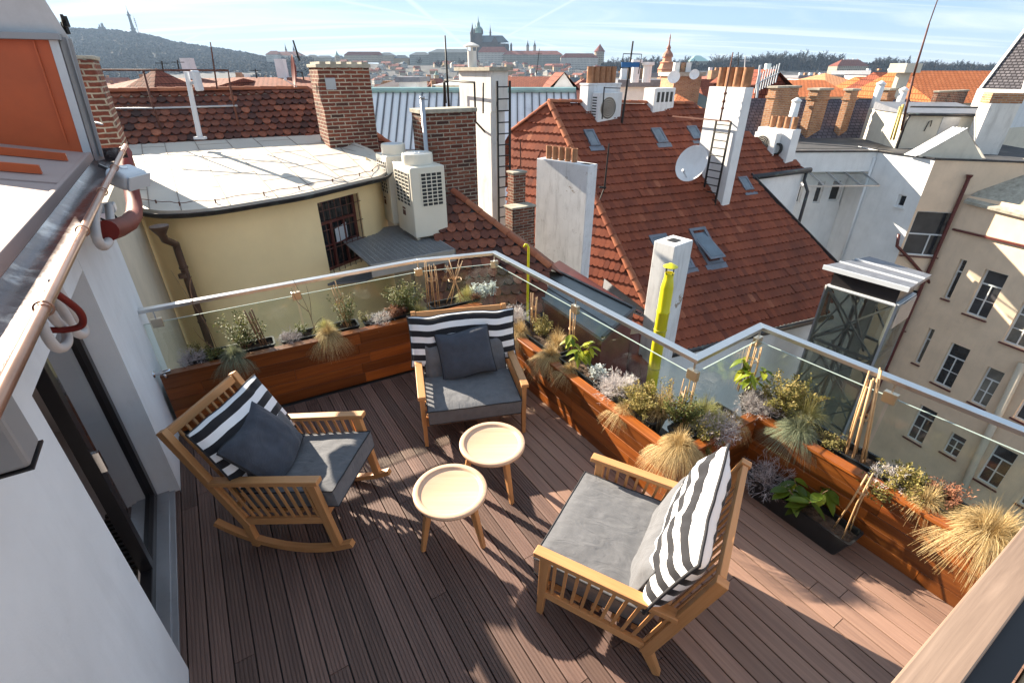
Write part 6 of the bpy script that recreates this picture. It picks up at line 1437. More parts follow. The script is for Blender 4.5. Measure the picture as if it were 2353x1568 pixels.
def canes(label, c, h, n, r0, r1, seed=6, tied=True, twist=0.0, lean=(0, 0), mat='cane', rad=.005, tiez=.62, group='bundles of canes in the troughs'):
    rr = random.Random(seed); c = Vector(c); t = thing('cane_bundle', label, 'canes', c, 0, group); m = MB(); ln = Vector((lean[0], lean[1], 0))
    for i in range(n):
        a = 2*pi*i/n+rr.uniform(-.3, .3); b = c+Vector((cos(a), sin(a), 0))*r0; k = rr.uniform(.82, 1.1); a2 = a+pi*twist
        tp = c+Vector((cos(a2), sin(a2), 0))*r1+UP*h*k+ln*k; md = b.lerp(tp, .55)+Vector((rr.uniform(-1, 1), rr.uniform(-1, 1), 0))*.008; m.tube([b, md, tp], rad*rr.uniform(.75, 1.2), 6)
    m.build('stakes', M[mat], t, smooth=True)
    if tied:
        m = MB(); p = c+UP*h*tiez+ln*tiez; rt = (r0+(r1-r0)*tiez)*.6+.012; 
        for dz in (0, .012): m.tube([p+Vector((cos(x), sin(x), 0))*rt+UP*dz for x in [2*pi*i/10 for i in range(11)]], .003, 4, cap=False)
        m.build('tie', M['cane'], t)
    return t
def bare(label, c, pts, seed=0):
    rr = random.Random(seed); m = MB(); c = Vector(c)
    for P in pts:
        q = [c+Vector(p) for p in P]; m.tube(crom(q, 4), .004, 5, r2=.0015)
    return m.thing('bare_twig', M['twig'], label, 'twig', smooth=True)
# -- positions: along the planter lines --
ZT = .475; ZS = ZT+.125; ZM = .375
LO = UP.cross(LD)
def lp(k, off=.2): p = LA+LD*k+LO*off; return Vector((p.x, p.y, 0))
LL = (LBX-LA).length
def mp(k, off=.2): p = SN(lline(NM)+k, NM+off); return Vector((p.x, p.y, 0))
def npt(k, off=.2): p = SN(SNO-off, NM+k); return p
def rp(k, off=.2): p = SN(SNO+k, NR+off); return p
def lk(u, v, z=.66): p = W(u, v, z); return (p-LA).dot(LD)
def mk(u, v, z=.56): return W(u, v, z).dot(E1)-lline(NM)
def rk(u, v, z=.56): return W(u, v, z).dot(E1)-SNO
# left run
TRO = []
for lab, u0, u1, v0, v1 in (('trough at the pale house end of the left planter, with blue grass', 425, 637, 850, 795), ('trough in the middle of the left planter, with a brown drooping tuft', 645, 832, 790, 748), ('trough of russet plants right of the middle of the left planter', 838, 960, 745, 715)):
    a, b = lk(u0, v0), lk(u1, v1); p = lp((a+b)/2, .205); TRO.append(trough(lab, p+UP*ZT, LD, (b-a)*.97))
a = lk(985, 705); TRO.append(trough('trough behind the back of the middle armchair', lp(a+.33, .21)+UP*ZT, LD, .6))
def at(u, v, run, off, z=ZS):
    k = {'L': lk, 'M': mk, 'R': rk}[run](u, v); f = {'L': lp, 'M': mp, 'R': rp}[run]; p = f(k, off); return Vector((p.x, p.y, z if run == 'L' else z-.1))
wiry('lavender grey wiry bush at the pale house end of the left planter', at(440, 838, 'L', .17), .12, .12, 60, M['silver_dim'], seed=11)
shrub('dark low sprig just behind the lavender bush at the house end', at(462, 815, 'L', .28), .12, .16, 16, 26, .016, M['olive'], 'low_sprig', 'plant', 12)
shrub('small dark green leaves between lavender bush and blue grass', at(490, 832, 'L', .14), .1, .09, 14, 22, .018, M['leaf_small'], 'low_sprig', 'plant', 13)
tuft('blue green grass tuft hanging over the left planter', at(535, 800, 'L', .10), .17, .20, 520, M['blue_grass'], droop=1.5, lean=(.05, -.35), seed=14)
shrub('open green shrub behind the blue grass tuft', at(560, 785, 'L', .27), .24, .36, 22, 34, .022, M['leaf_small'], seed=15)
canes('bundle of tied brown canes beside the blue grass', at(608, 795, 'L', .2), .42, 6, .03, .035, seed=16, lean=(-.08, .02), mat='twig', rad=.006)
bare('tall thin bare twig rising over the handrail at the left', at(500, 810, 'L', .2), [[(0, 0, 0), (-.04, .03, .3), (-.12, .02, .62), (-.22, .06, .85)], [(-.1, .03, .55), (-.09, .05, .7), (-.05, .06, .8)], [(0, 0, .05), (-.12, 0, .2), (-.17, .02, .3)]])
wiry('grey wiry bush at the left end of the middle trough', at(668, 778, 'L', .18), .11, .09, 50, M['silver_dim'], seed=18)
shrub('dark sprig behind the grey wiry bush in the middle trough', at(690, 755, 'L', .27), .1, .13, 14, 22, .014, M['leaf_small'], 'low_sprig', 'plant', 19)
tuft('brown drooping grass tuft in the middle of the left planter', at(755, 762, 'L', .10), .19, .19, 560, M['straw'], droop=1.5, lean=(.05, -.35), seed=20)
tuft('green straw tuft behind the brown drooping tuft', at(745, 745, 'L', .26), .14, .16, 260, M['green_straw'], seed=21)
shrub('slender shrub climbing a cane right of the brown tuft', at(800, 748, 'L', .24), .17, .42, 16, 30, .02, M['leaf_small'], seed=22)
canes('single tied canes in the slender shrub of the left planter', at(808, 752, 'L', .2), .48, 3, .02, .03, seed=23, lean=(-.1, .03), mat='cane')
bare('forked bare twig above the middle trough', at(725, 762, 'L', .22), [[(0, 0, 0), (-.02, .02, .2), (-.06, .03, .38), (-.12, .03, .6)], [(-.02, .02, .16), (.0, .04, .35), (-.01, .05, .52)], [(-.03, .02, .25), (-.12, .02, .36), (-.16, .04, .5)], [(0, 0, .08), (.06, .0, .16), (.14, .02, .2)]])
shrub('dark spiky sprig at the left of the russet trough', at(845, 738, 'L', .25), .09, .13, 14, 20, .015, M['olive'], 'low_sprig', 'plant', 24)
wiry('pale silver bush in the russet trough', at(878, 735, 'L', .14), .11, .09, 55, M['silver'], seed=25)
shrub('russet leafed plant beside the middle armchair back', at(915, 722, 'L', .2), .15, .14, 22, 34, .02, M['red_leaf'], 'russet_plant', 'plant', 26)
shrub('big bushy green shrub left behind the middle armchair', at(930, 700, 'L', .3), .24, .34, 34, 44, .022, M['leaf_small'], seed=27)
tuft('dull straw tuft behind the back of the middle armchair', at(960, 708, 'L', .16), .13, .15, 240, M['green_straw'], seed=28)
canes('leaning canes left behind the middle armchair', at(990, 690, 'L', .24), .55, 6, .07, .06, seed=29)
canes('teepee of canes behind the middle armchair back', at(1045, 682, 'L', .24), .52, 6, .12, .1, seed=30, twist=1.0, tiez=.55)
tuft('pale gold grass tuft behind the middle armchair', at(1085, 685, 'L', .26), .16, .19, 420, M['green_straw'], seed=31, droop=.9)
# corner and middle run
def md(u, v, off=.2, z=ZS): return at(u, v, 'M', off, z)
for i, (x, y) in enumerate(((1118, 692), (1140, 690), (1160, 688))): shrub(('left', 'middle', 'right')[i]+' one of the three dusty silver plants in the glass corner', lp(lk(x, y), .26)+UP*ZS, .06, .17-.02*(i == 1), 9, 26, .026, M['dusty'], 'silver_ragwort', 'plant', 33+i, group='dusty silver plants in the glass corner')
shrub('small russet plant between gold tuft and glass corner', lp(lk(1112, 700), .17)+UP*ZS, .08, .1, 14, 20, .018, M['red_leaf'], 'russet_plant', 'plant', 37)
for lab, u0, v0, u1, v1 in (('trough of straw tufts right of the middle armchair', 1172, 735, 1280, 812), ('trough with yellow green laurel on the long planter', 1285, 815, 1385, 880), ('trough of silver bush and shrub near the projecting corner', 1395, 890, 1508, 970)):
    a, b = mk(u0, v0), mk(u1, v1); p = mp((a+b)/2, .205); trough(lab, p+UP*ZM, E1, (b-a)*.97)
wiry('pale pinkish silver bush beside the middle armchair back', md(1178, 725, .22), .15, .15, 85, M['silver'], seed=40)
tuft('first straw tuft of the long planter, nearest the middle armchair', md(1200, 755, .10), .19, .2, 620, M['straw'], droop=1.5, lean=(-.32, -.2), seed=41)
tuft('second straw tuft of the long planter, left of the laurel', md(1262, 812, .09), .18, .2, 620, M['straw'], droop=1.5, lean=(-.32, -.2), seed=42)
tuft('upright thin straw tuft between the two hanging straw tufts', md(1272, 790, .26), .12, .28, 160, M['straw'], droop=.7, seed=43)
shrub('yellow green shrub behind the straw tufts of the long planter', md(1235, 760, .28), .15, .22, 20, 34, .02, M['leaf_warm'], seed=44)
canes('short cane bundle behind the first straw tuft', md(1230, 745, .28), .42, 6, .03, .035, seed=45)
canes('cane bundle beside the laurel on the long planter', md(1312, 800, .3), .46, 5, .03, .03, seed=46)
bigleaf('tall yellow green laurel on the long planter', md(1325, 830, .22), 3, .34, M['leaf_big'], 47, r=.13, n=15)
shrub('dusty silver plant at the foot of the laurel', md(1362, 862, .22), .10, .15, 16, 26, .02, M['dusty'], 'silver_ragwort', 'plant', 48)
wiry('round silver white bush on the long planter before the yellow flue', md(1418, 890, .22), .16, .16, 110, M['silver'], seed=49)
shrub('olive spiky sprig inside the round silver white bush', md(1432, 905, .2), .1, .15, 16, 24, .014, M['olive'], 'low_sprig', 'plant', 50)
shrub('dense yellow green shrub near the projecting corner', md(1470, 935, .2), .19, .24, 38, 44, .019, M['leaf_warm'], seed=51)
shrub('dry spindly shrub at the corner clamp of the glass', md(1530, 930, .36), .17, .34, 12, 16, .016, M['leaf_warm'], 'dry_shrub', 'shrub', 52)
c0 = SN(SNO-.10, NM+.12); tuft('big straw tuft on the projecting planter corner', (c0.x, c0.y, ZS-.1), .21, .2, 900, M['straw'], droop=1.5, lean=(-.15, -.3), seed=53)
tuft('sparse straw tuft before the corner clamp on the long planter', md(1500, 950, .3), .16, .3, 260, M['straw'], droop=.8, seed=91)
for i_, (a_, b_) in enumerate(((1300, 845), (1455, 925))): tuft(('small straw tuft drooping at the foot of the laurel', 'small straw tuft between the silver bush and the big corner tuft')[i_], md(a_, b_, .1), .14, .15, 260, M['straw'], droop=1.5, lean=(-.3, -.2), seed=95+i_)
# notch
trough('trough on the short planter at the projecting corner', npt(.5, .2)+UP*ZM, E2, .62)
def nk(k, off): p = npt(k, off); return (p.x, p.y, ZS-.1)
shrub('upright green shrub in the short planter', nk(.34, .3), .15, .30, 26, 40, .019, M['leaf_small'], seed=55)
tuft('fluffy pale green grass tuft in the short planter', nk(.55, .22), .2, .26, 620, M['green_straw'], droop=1.0, seed=56)
wiry('grey white wiry bush at the front of the short planter', nk(.52, .08), .15, .13, 80, M['silver_dim'], seed=57)
shrub('trailing yellow leaved shrub hanging over the short planter', nk(.38, .06), .17, .14, 22, 26, .02, M['leaf_warm'], 'trailing_shrub', 'shrub', 58, flop=.8)
tuft('reddish straw tuft in the inner corner of the short planter', nk(.75, .10), .14, .14, 220, M['straw'], droop=1.4, lean=(-.2, -.3), seed=59)
canes('thin cane bundle standing in the short planter', nk(.42, .33), .40, 5, .05, .05, seed=60)
# right run
trough('first trough of the right planter, with laurel and shrub', rp(.12, .205)+UP*ZM, E1, .78)
trough('second trough of the right planter, before the clamp', rp(.66, .205)+UP*ZM, E1, .30)
trough('third trough of the right planter, with the big pale tuft', rp(1.28, .205)+UP*ZM, E1, .85)
def rg(k, off): p = rp(k, off); return (p.x, p.y, ZS-.1)
canes('tall cane bundle beside the handrail post of the short planter', rg(-.32, .28), .5, 7, .06, .05, seed=62)
bigleaf('yellow laurel at the inner corner of the right planter', rg(-.26, .2), 3, .34, M['leaf_big'], 63, r=.12, n=14)
wiry('lilac grey wiry bush at the start of the right planter', rg(-.08, .12), .15, .15, 85, M['silver_dim'], seed=64)
shrub('large spreading yellow shrub behind the lilac bush', rg(.06, .28), .27, .34, 40, 46, .021, M['leaf_warm'], seed=65)
tuft('grey green grass tuft on the right planter', rg(.28, .12), .2, .2, 620, M['blue_grass'], droop=1.3, lean=(-.25, -.15), seed=66)
shrub('low olive sprig between grey green tuft and canes', rg(.5, .16), .12, .10, 18, 26, .016, M['olive'], 'low_sprig', 'plant', 67)
canes('thick bundle of tied canes leaning on the right handrail', rg(.66, .2), .62, 8, .07, .035, seed=68, lean=(.03, .16), rad=.008, tiez=.5)
shrub('sprawling frosted shrub right of the tied canes', rg(.98, .17), .25, .15, 40, 40, .018, M['leaf_warm'], 'sprawling_shrub', 'shrub', 69, flop=.4)
wiry('small frosted twigs in the sprawling shrub', rg(.92, .12), .12, .11, 26, M['silver'], seed=70)
shrub('russet twiggy plant beside the big pale tuft', rg(1.2, .26), .14, .14, 20, 22, .016, M['red_leaf'], 'russet_plant', 'plant', 71)
tuft('big pale straw tuft at the right end of the planter', rg(1.46, .16), .30, .27, 900, M['straw'], droop=1.35, lean=(.05, -.15), wid=.0038, seed=72)
tuft('thin straw tuft behind the grey green tuft on the right planter', rg(.22, .3), .16, .3, 220, M['green_straw'], droop=.7, seed=92)
tuft('scraggly straw tuft between the frosted shrub and the big pale tuft', rg(1.14, .12), .15, .2, 240, M['straw'], droop=1.2, seed=93)
# trough on the deck
p0 = W(1800, 1165, 0.0); tr = trough('black trough standing on the deck behind the right armchair', SN(W(1775, 1150, 0).dot(E1)+.19, NR-.17), E1, .80, .2, .18)
q = lambda k, o=.17: SN(W(1775, 1150, 0).dot(E1)+.19+k, NR-o)+UP*.13
wiry('dry lilac grey bush in the trough on the deck', q(-.26), .18, .17, 60, M['silver_dim'], seed=75)
bigleaf('low spotted laurel in the trough on the deck', q(.02), 4, .2, M['leaf_dark'], 76, L=.14, w=.07, n=9, r=.13)
canes('teepee of three canes in the trough on the deck', q(.31), .52, 3, .06, .02, seed=77, lean=(.06, .05), rad=.006, tiez=.72)
# ---- town between us and the river, castle hill, wooded hill ----
def winwall(name, col, px=3.2, py=4.2, dark=(.10, .09, .085)):
    """far facade: rows of small dark windows in a rendered wall"""
    t = NT(name); t.pr(.9, 0, .1); v = t.coord('UV'); sp = t.n('ShaderNodeSeparateXYZ'); t.l(v, sp.inputs[0])
    a = t.math('FRACT', t.math('DIVIDE', sp.outputs[0], px)); b = t.math('FRACT', t.math('DIVIDE', sp.outputs[1], py))
    w = t.math('MULTIPLY', t.math('MULTIPLY', t.math('GREATER_THAN', a, .3), t.math('LESS_THAN', a, .62)), t.math('MULTIPLY', t.math('GREATER_THAN', b, .25), t.math('LESS_THAN', b, .7)))
    n = t.ramp(t.noise(t.coord('Object'), .08, 5), [(.3, sc(col, .85)), (.7, sc(col, 1.08))])
    t.base(t.mix(w, n, dark)); return t.m
for k, c in dict(w_cream=(.40, .33, .24), w_white=(.50, .47, .42), w_grey=(.27, .27, .23), w_ochre=(.36, .26, .14)).items(): M[k] = winwall(k, c)
M['hill'] = plain('wooded_slope', (.022, .024, .03), 1, 0, .5, .012, dirt=(.06, .062, .055), dscale=.006, dlo=.5, dhi=.7)  # base tinted blue, so the colour carries some distant haze
M['ground'] = plain('street_ground', (.12, .115, .105), .95, 0, .3, .02)
M['wood_far'] = leafmat('bare_wood', [(0, (.008, .008, .009)), (.5, (.020, .018, .018)), (1, (.046, .04, .035))], .9, .1)
M['conifer'] = leafmat('conifer', [(0, (.012, .02, .014)), (1, (.045, .06, .035))], .9, .1)
M['bark'] = plain('bark', (.06, .048, .04), .9, 0, .3, 1)
VP = [(-400, 75), (140, 68), (300, 77), (370, 87), (420, 103), (480, 113), (560, 125), (620, 139), (700, 142), (800, 143), (900, 150), (1000, 150), (1080, 142), (1180, 150), (1290, 156), (1400, 161), (1500, 160), (1600, 158), (1900, 161), (2300, 164), (2700, 166)]
YR = [(-400, 2000), (560, 1900), (700, 1500), (800, 1380), (1400, 1300), (1600, 1150), (2700, 1100)]
def lin(T, x):
    for (a, b), (c, d) in zip(T, T[1:]):
        if x <= c: return b+(d-b)*max(0, (x-a))/(c-a)
    return T[-1][1]
def ucol(x, y): return CX+FPX*x/(CT*y)
def hgt(x, y):
    u = min(2690, max(-390, ucol(x, y))); yr = lin(YR, u); zr = zat(yr, lin(VP, u)); y0 = 820 if u > 650 else 1050
    k = max(0, min(1, (y-y0)/(yr-y0))); k = k*k*(3-2*k) if u > 650 else (k**1.15)
    return -18.2+(zr+18.2)*k-max(0, y-yr)*.06+6*noise.noise(Vector((x*.006, y*.006, 3)))*k*(1-k)*3
def terrain():
    m = MB(); nx, ny = 130, 34; vs = []; fs = []
    for j in range(ny+1):
        y = 800+(2900-800)*j/ny
        for i in range(nx+1):
            u = -380+3060*i/nx; x = (u-CX)*CT*y/FPX; vs.append((x, y, hgt(x, y)))
    for j in range(ny):
        for i in range(nx): a = j*(nx+1)+i; fs.append((a, a+1, a+nx+2, a+nx+1))
    m.add(vs, fs); tag(m.build('hills', M['hill'], smooth=True), kind='structure')
    m = MB(); m.poly([(-9000, -400, -18.5), (9000, -400, -18.5), (9000, 9000, -18.5), (-9000, 9000, -18.5)]); tag(m.build('ground', M['ground']), kind='structure')
    # woodland on the left hill, one mass
    rr = random.Random(5); m = MB(); n = 0
    while n < 5200:
        u = rr.uniform(60, 720); yr = lin(YR, u); y = rr.uniform(1080, yr+15) if rr.random() < .8 else yr-rr.uniform(0, 60)
        x = (u-CX)*CT*y/FPX
        if noise.noise(Vector((x*.004, y*.004, 8)))+.55*((y-1050)/(yr-1050)) < .02: continue
        z = hgt(x, y); r = rr.uniform(5, 9); t = rr.random(); n += 1; c = Vector((x, y, z+r*.5))
        for k in range(7):
            d = Vector((rr.gauss(0, 1), rr.gauss(0, 1), abs(rr.gauss(0, .8))+.1)).normalized(); s = d.orthogonal().normalized()*r*.55; w = d.cross(s).normalized()*r*.5; p = c+d*r*.55
            m.add([p-s-w, p+s*.8-w, p+s+w*.7, p-s*.6+w*1.2+UP*r*.2], [(0, 1, 2, 3)], min(1, max(0, t+rr.uniform(-.25, .25))))
    for q in range(900):                             # undergrowth of the far plateau
        u = rr.uniform(1385, 2560); y = rr.uniform(1090, 1150); x = (u-CX)*CT*y/FPX; top = zat(y, lin([(1390, 146), (1600, 143), (1780, 138), (1900, 142), (2100, 150), (2560, 155)], u)+rr.uniform(0, 9)); z0 = zat(y, 168); c = Vector((x, y, z0)); h = top-z0; t = rr.random()
        for k in range(6):
            p = c+Vector((rr.gauss(0, 5), rr.gauss(0, 3), h*rr.uniform(.2, 1))); s = Vector((rr.gauss(0, 1), rr.gauss(0, .5), rr.gauss(0, .6))).normalized()*5; w = UP*rr.uniform(2, 5)
            m.add([p-s-w, p+s*.8-w*.6, p+s*.5+w*.7, p-s*.6+w], [(0, 1, 2, 3)], min(1, max(0, t+rr.uniform(-.25, .25))))
    tag(m.build('woodland', M['wood_far']), kind='stuff')
terrain()
# generic trees: three crowns shared by many trees
def tree_proto(i, h, conifer=False):
    rr = random.Random(50+i); mt, mc = MB(), MB()
    if conifer:
        mt.tube([(0, 0, 0), (0, 0, h*.9)], h*.02, 6, r2=h*.004)
        for k in range(260):
            u = rr.random()**.8; z = h*(.12+.86*u); rad = h*.26*(1-u)**.75*(.55+.6*((u*7) % 1)); a = rr.uniform(0, 2*pi); d = Vector((cos(a), sin(a), -.12)); p = Vector((0, 0, z)); q = p+d*rad*rr.uniform(.5, 1); s = d.cross(UP).normalized()*h*.05
            mc.add([p.lerp(q, .35)-s*.4, q-s+UP*.02*h, q+d*h*.03, q+s], [(0, 1, 2, 3)], rr.random())
    else:
        mt.tube([(0, 0, 0), (h*.01, 0, h*.3), (0, h*.01, h*.55)], h*.022, 6, r2=h*.012)
        for b in range(9):
            a = 2*pi*b/9+rr.uniform(-.3, .3); e = rr.uniform(.5, 1.2); d = Vector((cos(a)*cos(e), sin(a)*cos(e), sin(e))); p0 = Vector((0, 0, h*rr.uniform(.28, .5))); p1 = p0+d*h*rr.uniform(.35, .5); mt.tube([p0, p0.lerp(p1, .5)+UP*h*.02, p1], h*.010, 4, r2=h*.003)
            for k in range(26):
                u = rr.uniform(.3, 1.05); q = p0.lerp(p1, u); dd = (d*.7+Vector((rr.gauss(0, .6), rr.gauss(0, .6), rr.gauss(.35, .5)))).normalized(); L = h*rr.uniform(.08, .2); s = dd.orthogonal().normalized()*h*.011
                mc.add([q-s, q+s, q+dd*L], [(0, 1, 2)], rr.random()); 
                for z in range(3): e2 = (dd+Vector((rr.gauss(0, .6), rr.gauss(0, .6), rr.gauss(.1, .5)))).normalized(); q2 = q+dd*L*rr.uniform(.3, .9); s2 = e2.orthogonal().normalized()*h*.012; mc.add([q2-s2, q2+s2, q2+e2*L*.6], [(0, 1, 2)], rr.random())
    return mt, mc
PROT = {}
def tree(kind, label, u, vb, y, vt, group, name):
    base = DP(u, vb, y); h = zat(y, vt)-base.z
    if kind not in PROT:
        mt, mc = tree_proto(kind, 10, kind >= 10); t = thing(name, label, 'tree', (0, 0, 0), 0, group); mt.build('trunk', M['bark'], t, world=False); mc.build('crown', M['conifer'] if kind >= 10 else M['wood_far'], t, world=False); PROT[kind] = t
    else: t = copy_tree(PROT[kind])
    t['label'] = label; t.location = base; t.rotation_euler = (0, 0, R_.uniform(0, 6)); s = h/10; t.scale = (s*R_.uniform(.85, 1.2), s*R_.uniform(.85, 1.2), s); return t
rr = random.Random(9); u = 1392
LT = 'bare brown tree of the long row on the far plateau'
while u < 2300:
    if not (1585 < u < 1632 or 1925 < u < 2000):
        v = lin([(1390, 137), (1500, 133), (1580, 131), (1700, 128), (1780, 121), (1880, 124), (1950, 133), (2100, 140), (2300, 147)], u)+rr.uniform(-5, 6)
        tree(rr.randrange(3), LT, u, 166, 1130+rr.uniform(-60, 30), v, 'bare trees along the far plateau', 'bare_tree')
    u += rr.uniform(6.5, 11)
for u, vt in ((2032, 128), (2080, 127)): tree(10, 'dark spreading conifer, %s of the far pair right of the villa' % ('left' if u < 2050 else 'right'), u, 163, 1000, vt, 'dark conifers right of the far villa', 'conifer')
tree(10, 'dark conifer left of the far villa with the red mansard roof', 1913, 164, 1010, 138, None, 'conifer'); tree(10, 'small dark conifer near the spire at the right edge', 2230, 164, 900, 141, None, 'conifer')
for u, vb, vt in ((965, 152, 133), (1040, 158, 136), (1060, 160, 132), (1220, 165, 150), (1300, 166, 148), (1010, 160, 138)): tree(rr.randrange(3), 'bare tree on the slope below the castle walls', u, vb+4, 1180, vt, 'bare trees below the castle', 'bare_tree')
# buildings placed by their columns and rows
def bld(name, label, cat, u0, u1, vt, vb, y, dep, vr, wm, rm, kind='hip', group=None, yaw=0, base=None, chim_=0):
    A, B = DP(u0, vt, y), DP(u1, vt, y); w = (B-A).length; z1 = A.z; z0 = base if base is not None else zat(y, vb); zr = zat(y+dep*.5, vr) if vr else z1
    c = (A+B)/2; t = thing(name, label, cat, (c.x, c.y+dep/2, z0), yaw, group); X, Y, Hh = w/2, dep/2, z1-z0
    m = MB(); m.box(-X, -Y, 0, X, Y, Hh); m.build('wall', M[wm], t, world=False)
    m = MB(); o = .02*dep+.15; r = zr-z0
    if kind == 'hip': ix = max(0, X-Y*.9); m.add([(-X-o, -Y-o, Hh), (X+o, -Y-o, Hh), (X+o, Y+o, Hh), (-X-o, Y+o, Hh), (-ix, 0, r), (ix, 0, r)], [(0, 1, 5, 4), (1, 2, 5), (2, 3, 4, 5), (3, 0, 4), (3, 2, 1, 0)])
    elif kind == 'gable': m.add([(-X-o, -Y-o, Hh), (X+o, -Y-o, Hh), (X+o, Y+o, Hh), (-X-o, Y+o, Hh), (-X-o, 0, r), (X+o, 0, r)], [(0, 1, 5, 4), (1, 2, 5), (2, 3, 4, 5), (3, 0, 4), (3, 2, 1, 0)])
    elif kind == 'front': m.add([(-X-o, -Y-o, Hh), (X+o, -Y-o, Hh), (X+o, Y+o, Hh), (-X-o, Y+o, Hh), (0, -Y-o, r), (0, Y+o, r)], [(0, 4, 5, 3), (1, 2, 5, 4), (2, 3, 5), (3, 2, 1, 0)]); 
    else: m.box(-X-o, -Y-o, Hh+.01, X+o, Y+o, Hh+.05*dep+.1)
    m.build('roof', M[rm], t, world=False)
    if kind == 'front': m = MB(); m.add([(-X, -Y-.01, Hh), (X, -Y-.01, Hh), (0, -Y-.01, r-.05)], [(0, 1, 2)]); m.build('gable', M[wm], t, world=False)
    for k in range(chim_):
        x = (-.6+1.2*(k+.5)/max(1, chim_))*X; m = MB(); q = (.35+.012*dep)*.62; m.box(x-q, -q, r-.25*(r-Hh)-1, x+q, q, r+.9+.02*dep); m.build('chimney', M['br_orange'] if k % 2 else M['white_paint'], t, world=False)
    return t
def spire(t, x, y, z0, w, zt, mat, roof, name='turret', top=None, n=8):
    m = MB(); m.lathe([(w, z0), (w, top), (w*1.15, top), (w*.9, top+w*.3)], (x, y, 0), n); o = m.build(name, M[mat], t, world=False)
    m = MB(); m.lathe([(w*1.2, top+w*.1), (w*.75, top+(zt-top)*.2), (w*.3, top+(zt-top)*.55), (0, zt)], (x, y, 0), n); m.build('spire', M[roof], o, world=False); return o
# lookout tower and mast on the hill
y = 1880; p = DP(309, 78, y); t = thing('lookout_tower', 'dark steel lookout tower on the ridge of the wooded hill', 'tower', p); h = zat(y, 13)-p.z
m = MB(); m.lathe([(9, 0), (6, h*.12), (4.2, h*.35), (3.6, h*.62), (5.5, h*.64), (5.5, h*.69), (3, h*.7), (2.6, h*.76), (.7, h*.82), (.3, h)], (0, 0, 0), 8); m.build('shaft', M['black'], t, world=False)
m = MB(); m.lathe([(7, h*.15), (8.5, h*.15), (8.5, h*.19), (6, h*.19)], (0, 0, 0), 8); m.build('gallery', M['black'], t, world=False)
p = DP(319, 78, y); m = MB(); h = zat(y, 38)-p.z; m.tube([p, p+UP*h], 1.0, 5, r2=.5)
for k in range(5): m.bar(p+UP*h*(.45+.1*k)-Vector((2.5, 0, 0)), p+UP*h*(.45+.1*k)+Vector((2.5, 0, 0)), 1.5, 2)
m.thing('radio_mast', M['rust'], 'thin radio mast right of the dark lookout tower', 'mast')
t = thing('observatory', 'small dark turreted building on the ridge left of the lookout tower', 'building', DP(237, 74, y)); m = MB(); m.box(-9, -5, 0, 9, 5, 14); m.build('wall', M['dark_stone'], t, world=False)
for x in (-5, 2, 6): m = MB(); m.lathe([(2, 14), (2, 20+x*.4), (0, 25+x*.4)], (x, 0, 0), 8); m.build('turret', M['dark_stone'], t, world=False)
t = bld('villa', 'red roofed villa in the woods halfway up the hill', 'villa', 318, 352, 155, 160, 1500, 20, 147, 'w_white', 'far_red')
# monastery
y = 1480; t = bld('monastery', 'white monastery with red roofs and two dark spires at the end of the hill', 'monastery', 612, 692, 128, 142, y, 30, 119, 'w_white', 'far_red')
s = DP(651, 130, y).x-t.location.x
for u, vt in ((651, 97), (669, 100)): x = DP(u, 130, y).x-t.location.x; z = t.location.z; spire(t, x, 10, 0, 2.8, zat(y, vt)-z, 'w_white', 'dark_stone', top=zat(y, 116)-z)
m = MB(); x = DP(628, 125, y).x-t.location.x; m.box(x-18, -22, 0, x+18, 4, zat(y, 126)-t.location.z); wg = m.build('wing', M['w_white'], t, world=False); m = MB(); zz = zat(y, 126)-t.location.z; m.add([(x-19, -23, zz), (x+19, -23, zz), (x+19, 5, zz), (x-19, 5, zz), (x-8, -9, zz+9), (x+8, -9, zz+9)], [(0, 1, 5, 4), (1, 2, 5), (2, 3, 4, 5), (3, 0, 4)]); m.build('wing_roof', M['far_red'], wg, world=False)
for i, (a, b, vt, vb, vr) in enumerate(((703, 728, 131, 142, 126), (726, 762, 133, 142, 128), (764, 790, 134, 142, 128))): bld('terrace_house', ('first', 'second', 'third')[i]+' pale row house on the skyline right of the monastery', 'house', a, b, vt, vb, 1420, 16, vr, 'w_cream', 'far_slate')
# castle
y = 1330; CAS = 'castle wing '
for a, b, vt, vb, vr, wm, rm, lab, dp in ((790, 878, 127, 136, 119, 'w_cream', 'pantile', 'with the long dark red roof at the far left', 18), (868, 905, 128, 152, 121, 'w_cream', 'far_slate', 'with a grey roof beside the long dark red roof', 26), (903, 938, 134, 152, 127, 'w_ochre', 'far_slate', 'small and ochre with a pale hipped roof', 20), (940, 988, 127, 150, 120, 'w_grey', 'far_slate', 'grey green with turret, left of the biggest block', 30), (984, 1086, 121, 152, 113, 'w_grey', 'far_slate', 'biggest pale grey block left of the cathedral', 40)):
    bld('castle_wing', CAS+lab, 'palace', a, b, vt, vb+8, y, dp, vr, wm, rm)
bld('castle_wing', CAS+'with red roof in front of the cathedral', 'palace', 1098, 1168, 121, 150, y-60, 20, 108, 'w_white', 'far_red')
bld('castle_wing', CAS+'long and grey green under a low red roof', 'palace', 1155, 1292, 126, 160, y-70, 26, 117, 'w_grey', 'far_red')
bld('castle_wing', CAS+'white with rows of windows and dark red roof beside the round tower', 'palace', 1288, 1374, 133, 166, y-90, 24, 123, 'w_white', 'pantile')
t = thing('round_tower', 'pale round castle tower with a dark red cone roof', 'tower', DP(1374, 160, y-60)); z = t.location.z
m = MB(); m.lathe([(11, 0), (11, zat(y-60, 119)-z)], (0, 0, 0), 16); m.build('shaft', M['w_cream'], t, world=False); m = MB(); m.lathe([(13, zat(y-60, 119)-z), (6, zat(y-60, 110)-z), (0, zat(y-60, 101)-z)], (0, 0, 0), 16); m.build('cone_roof', M['pantile'], t, world=False)
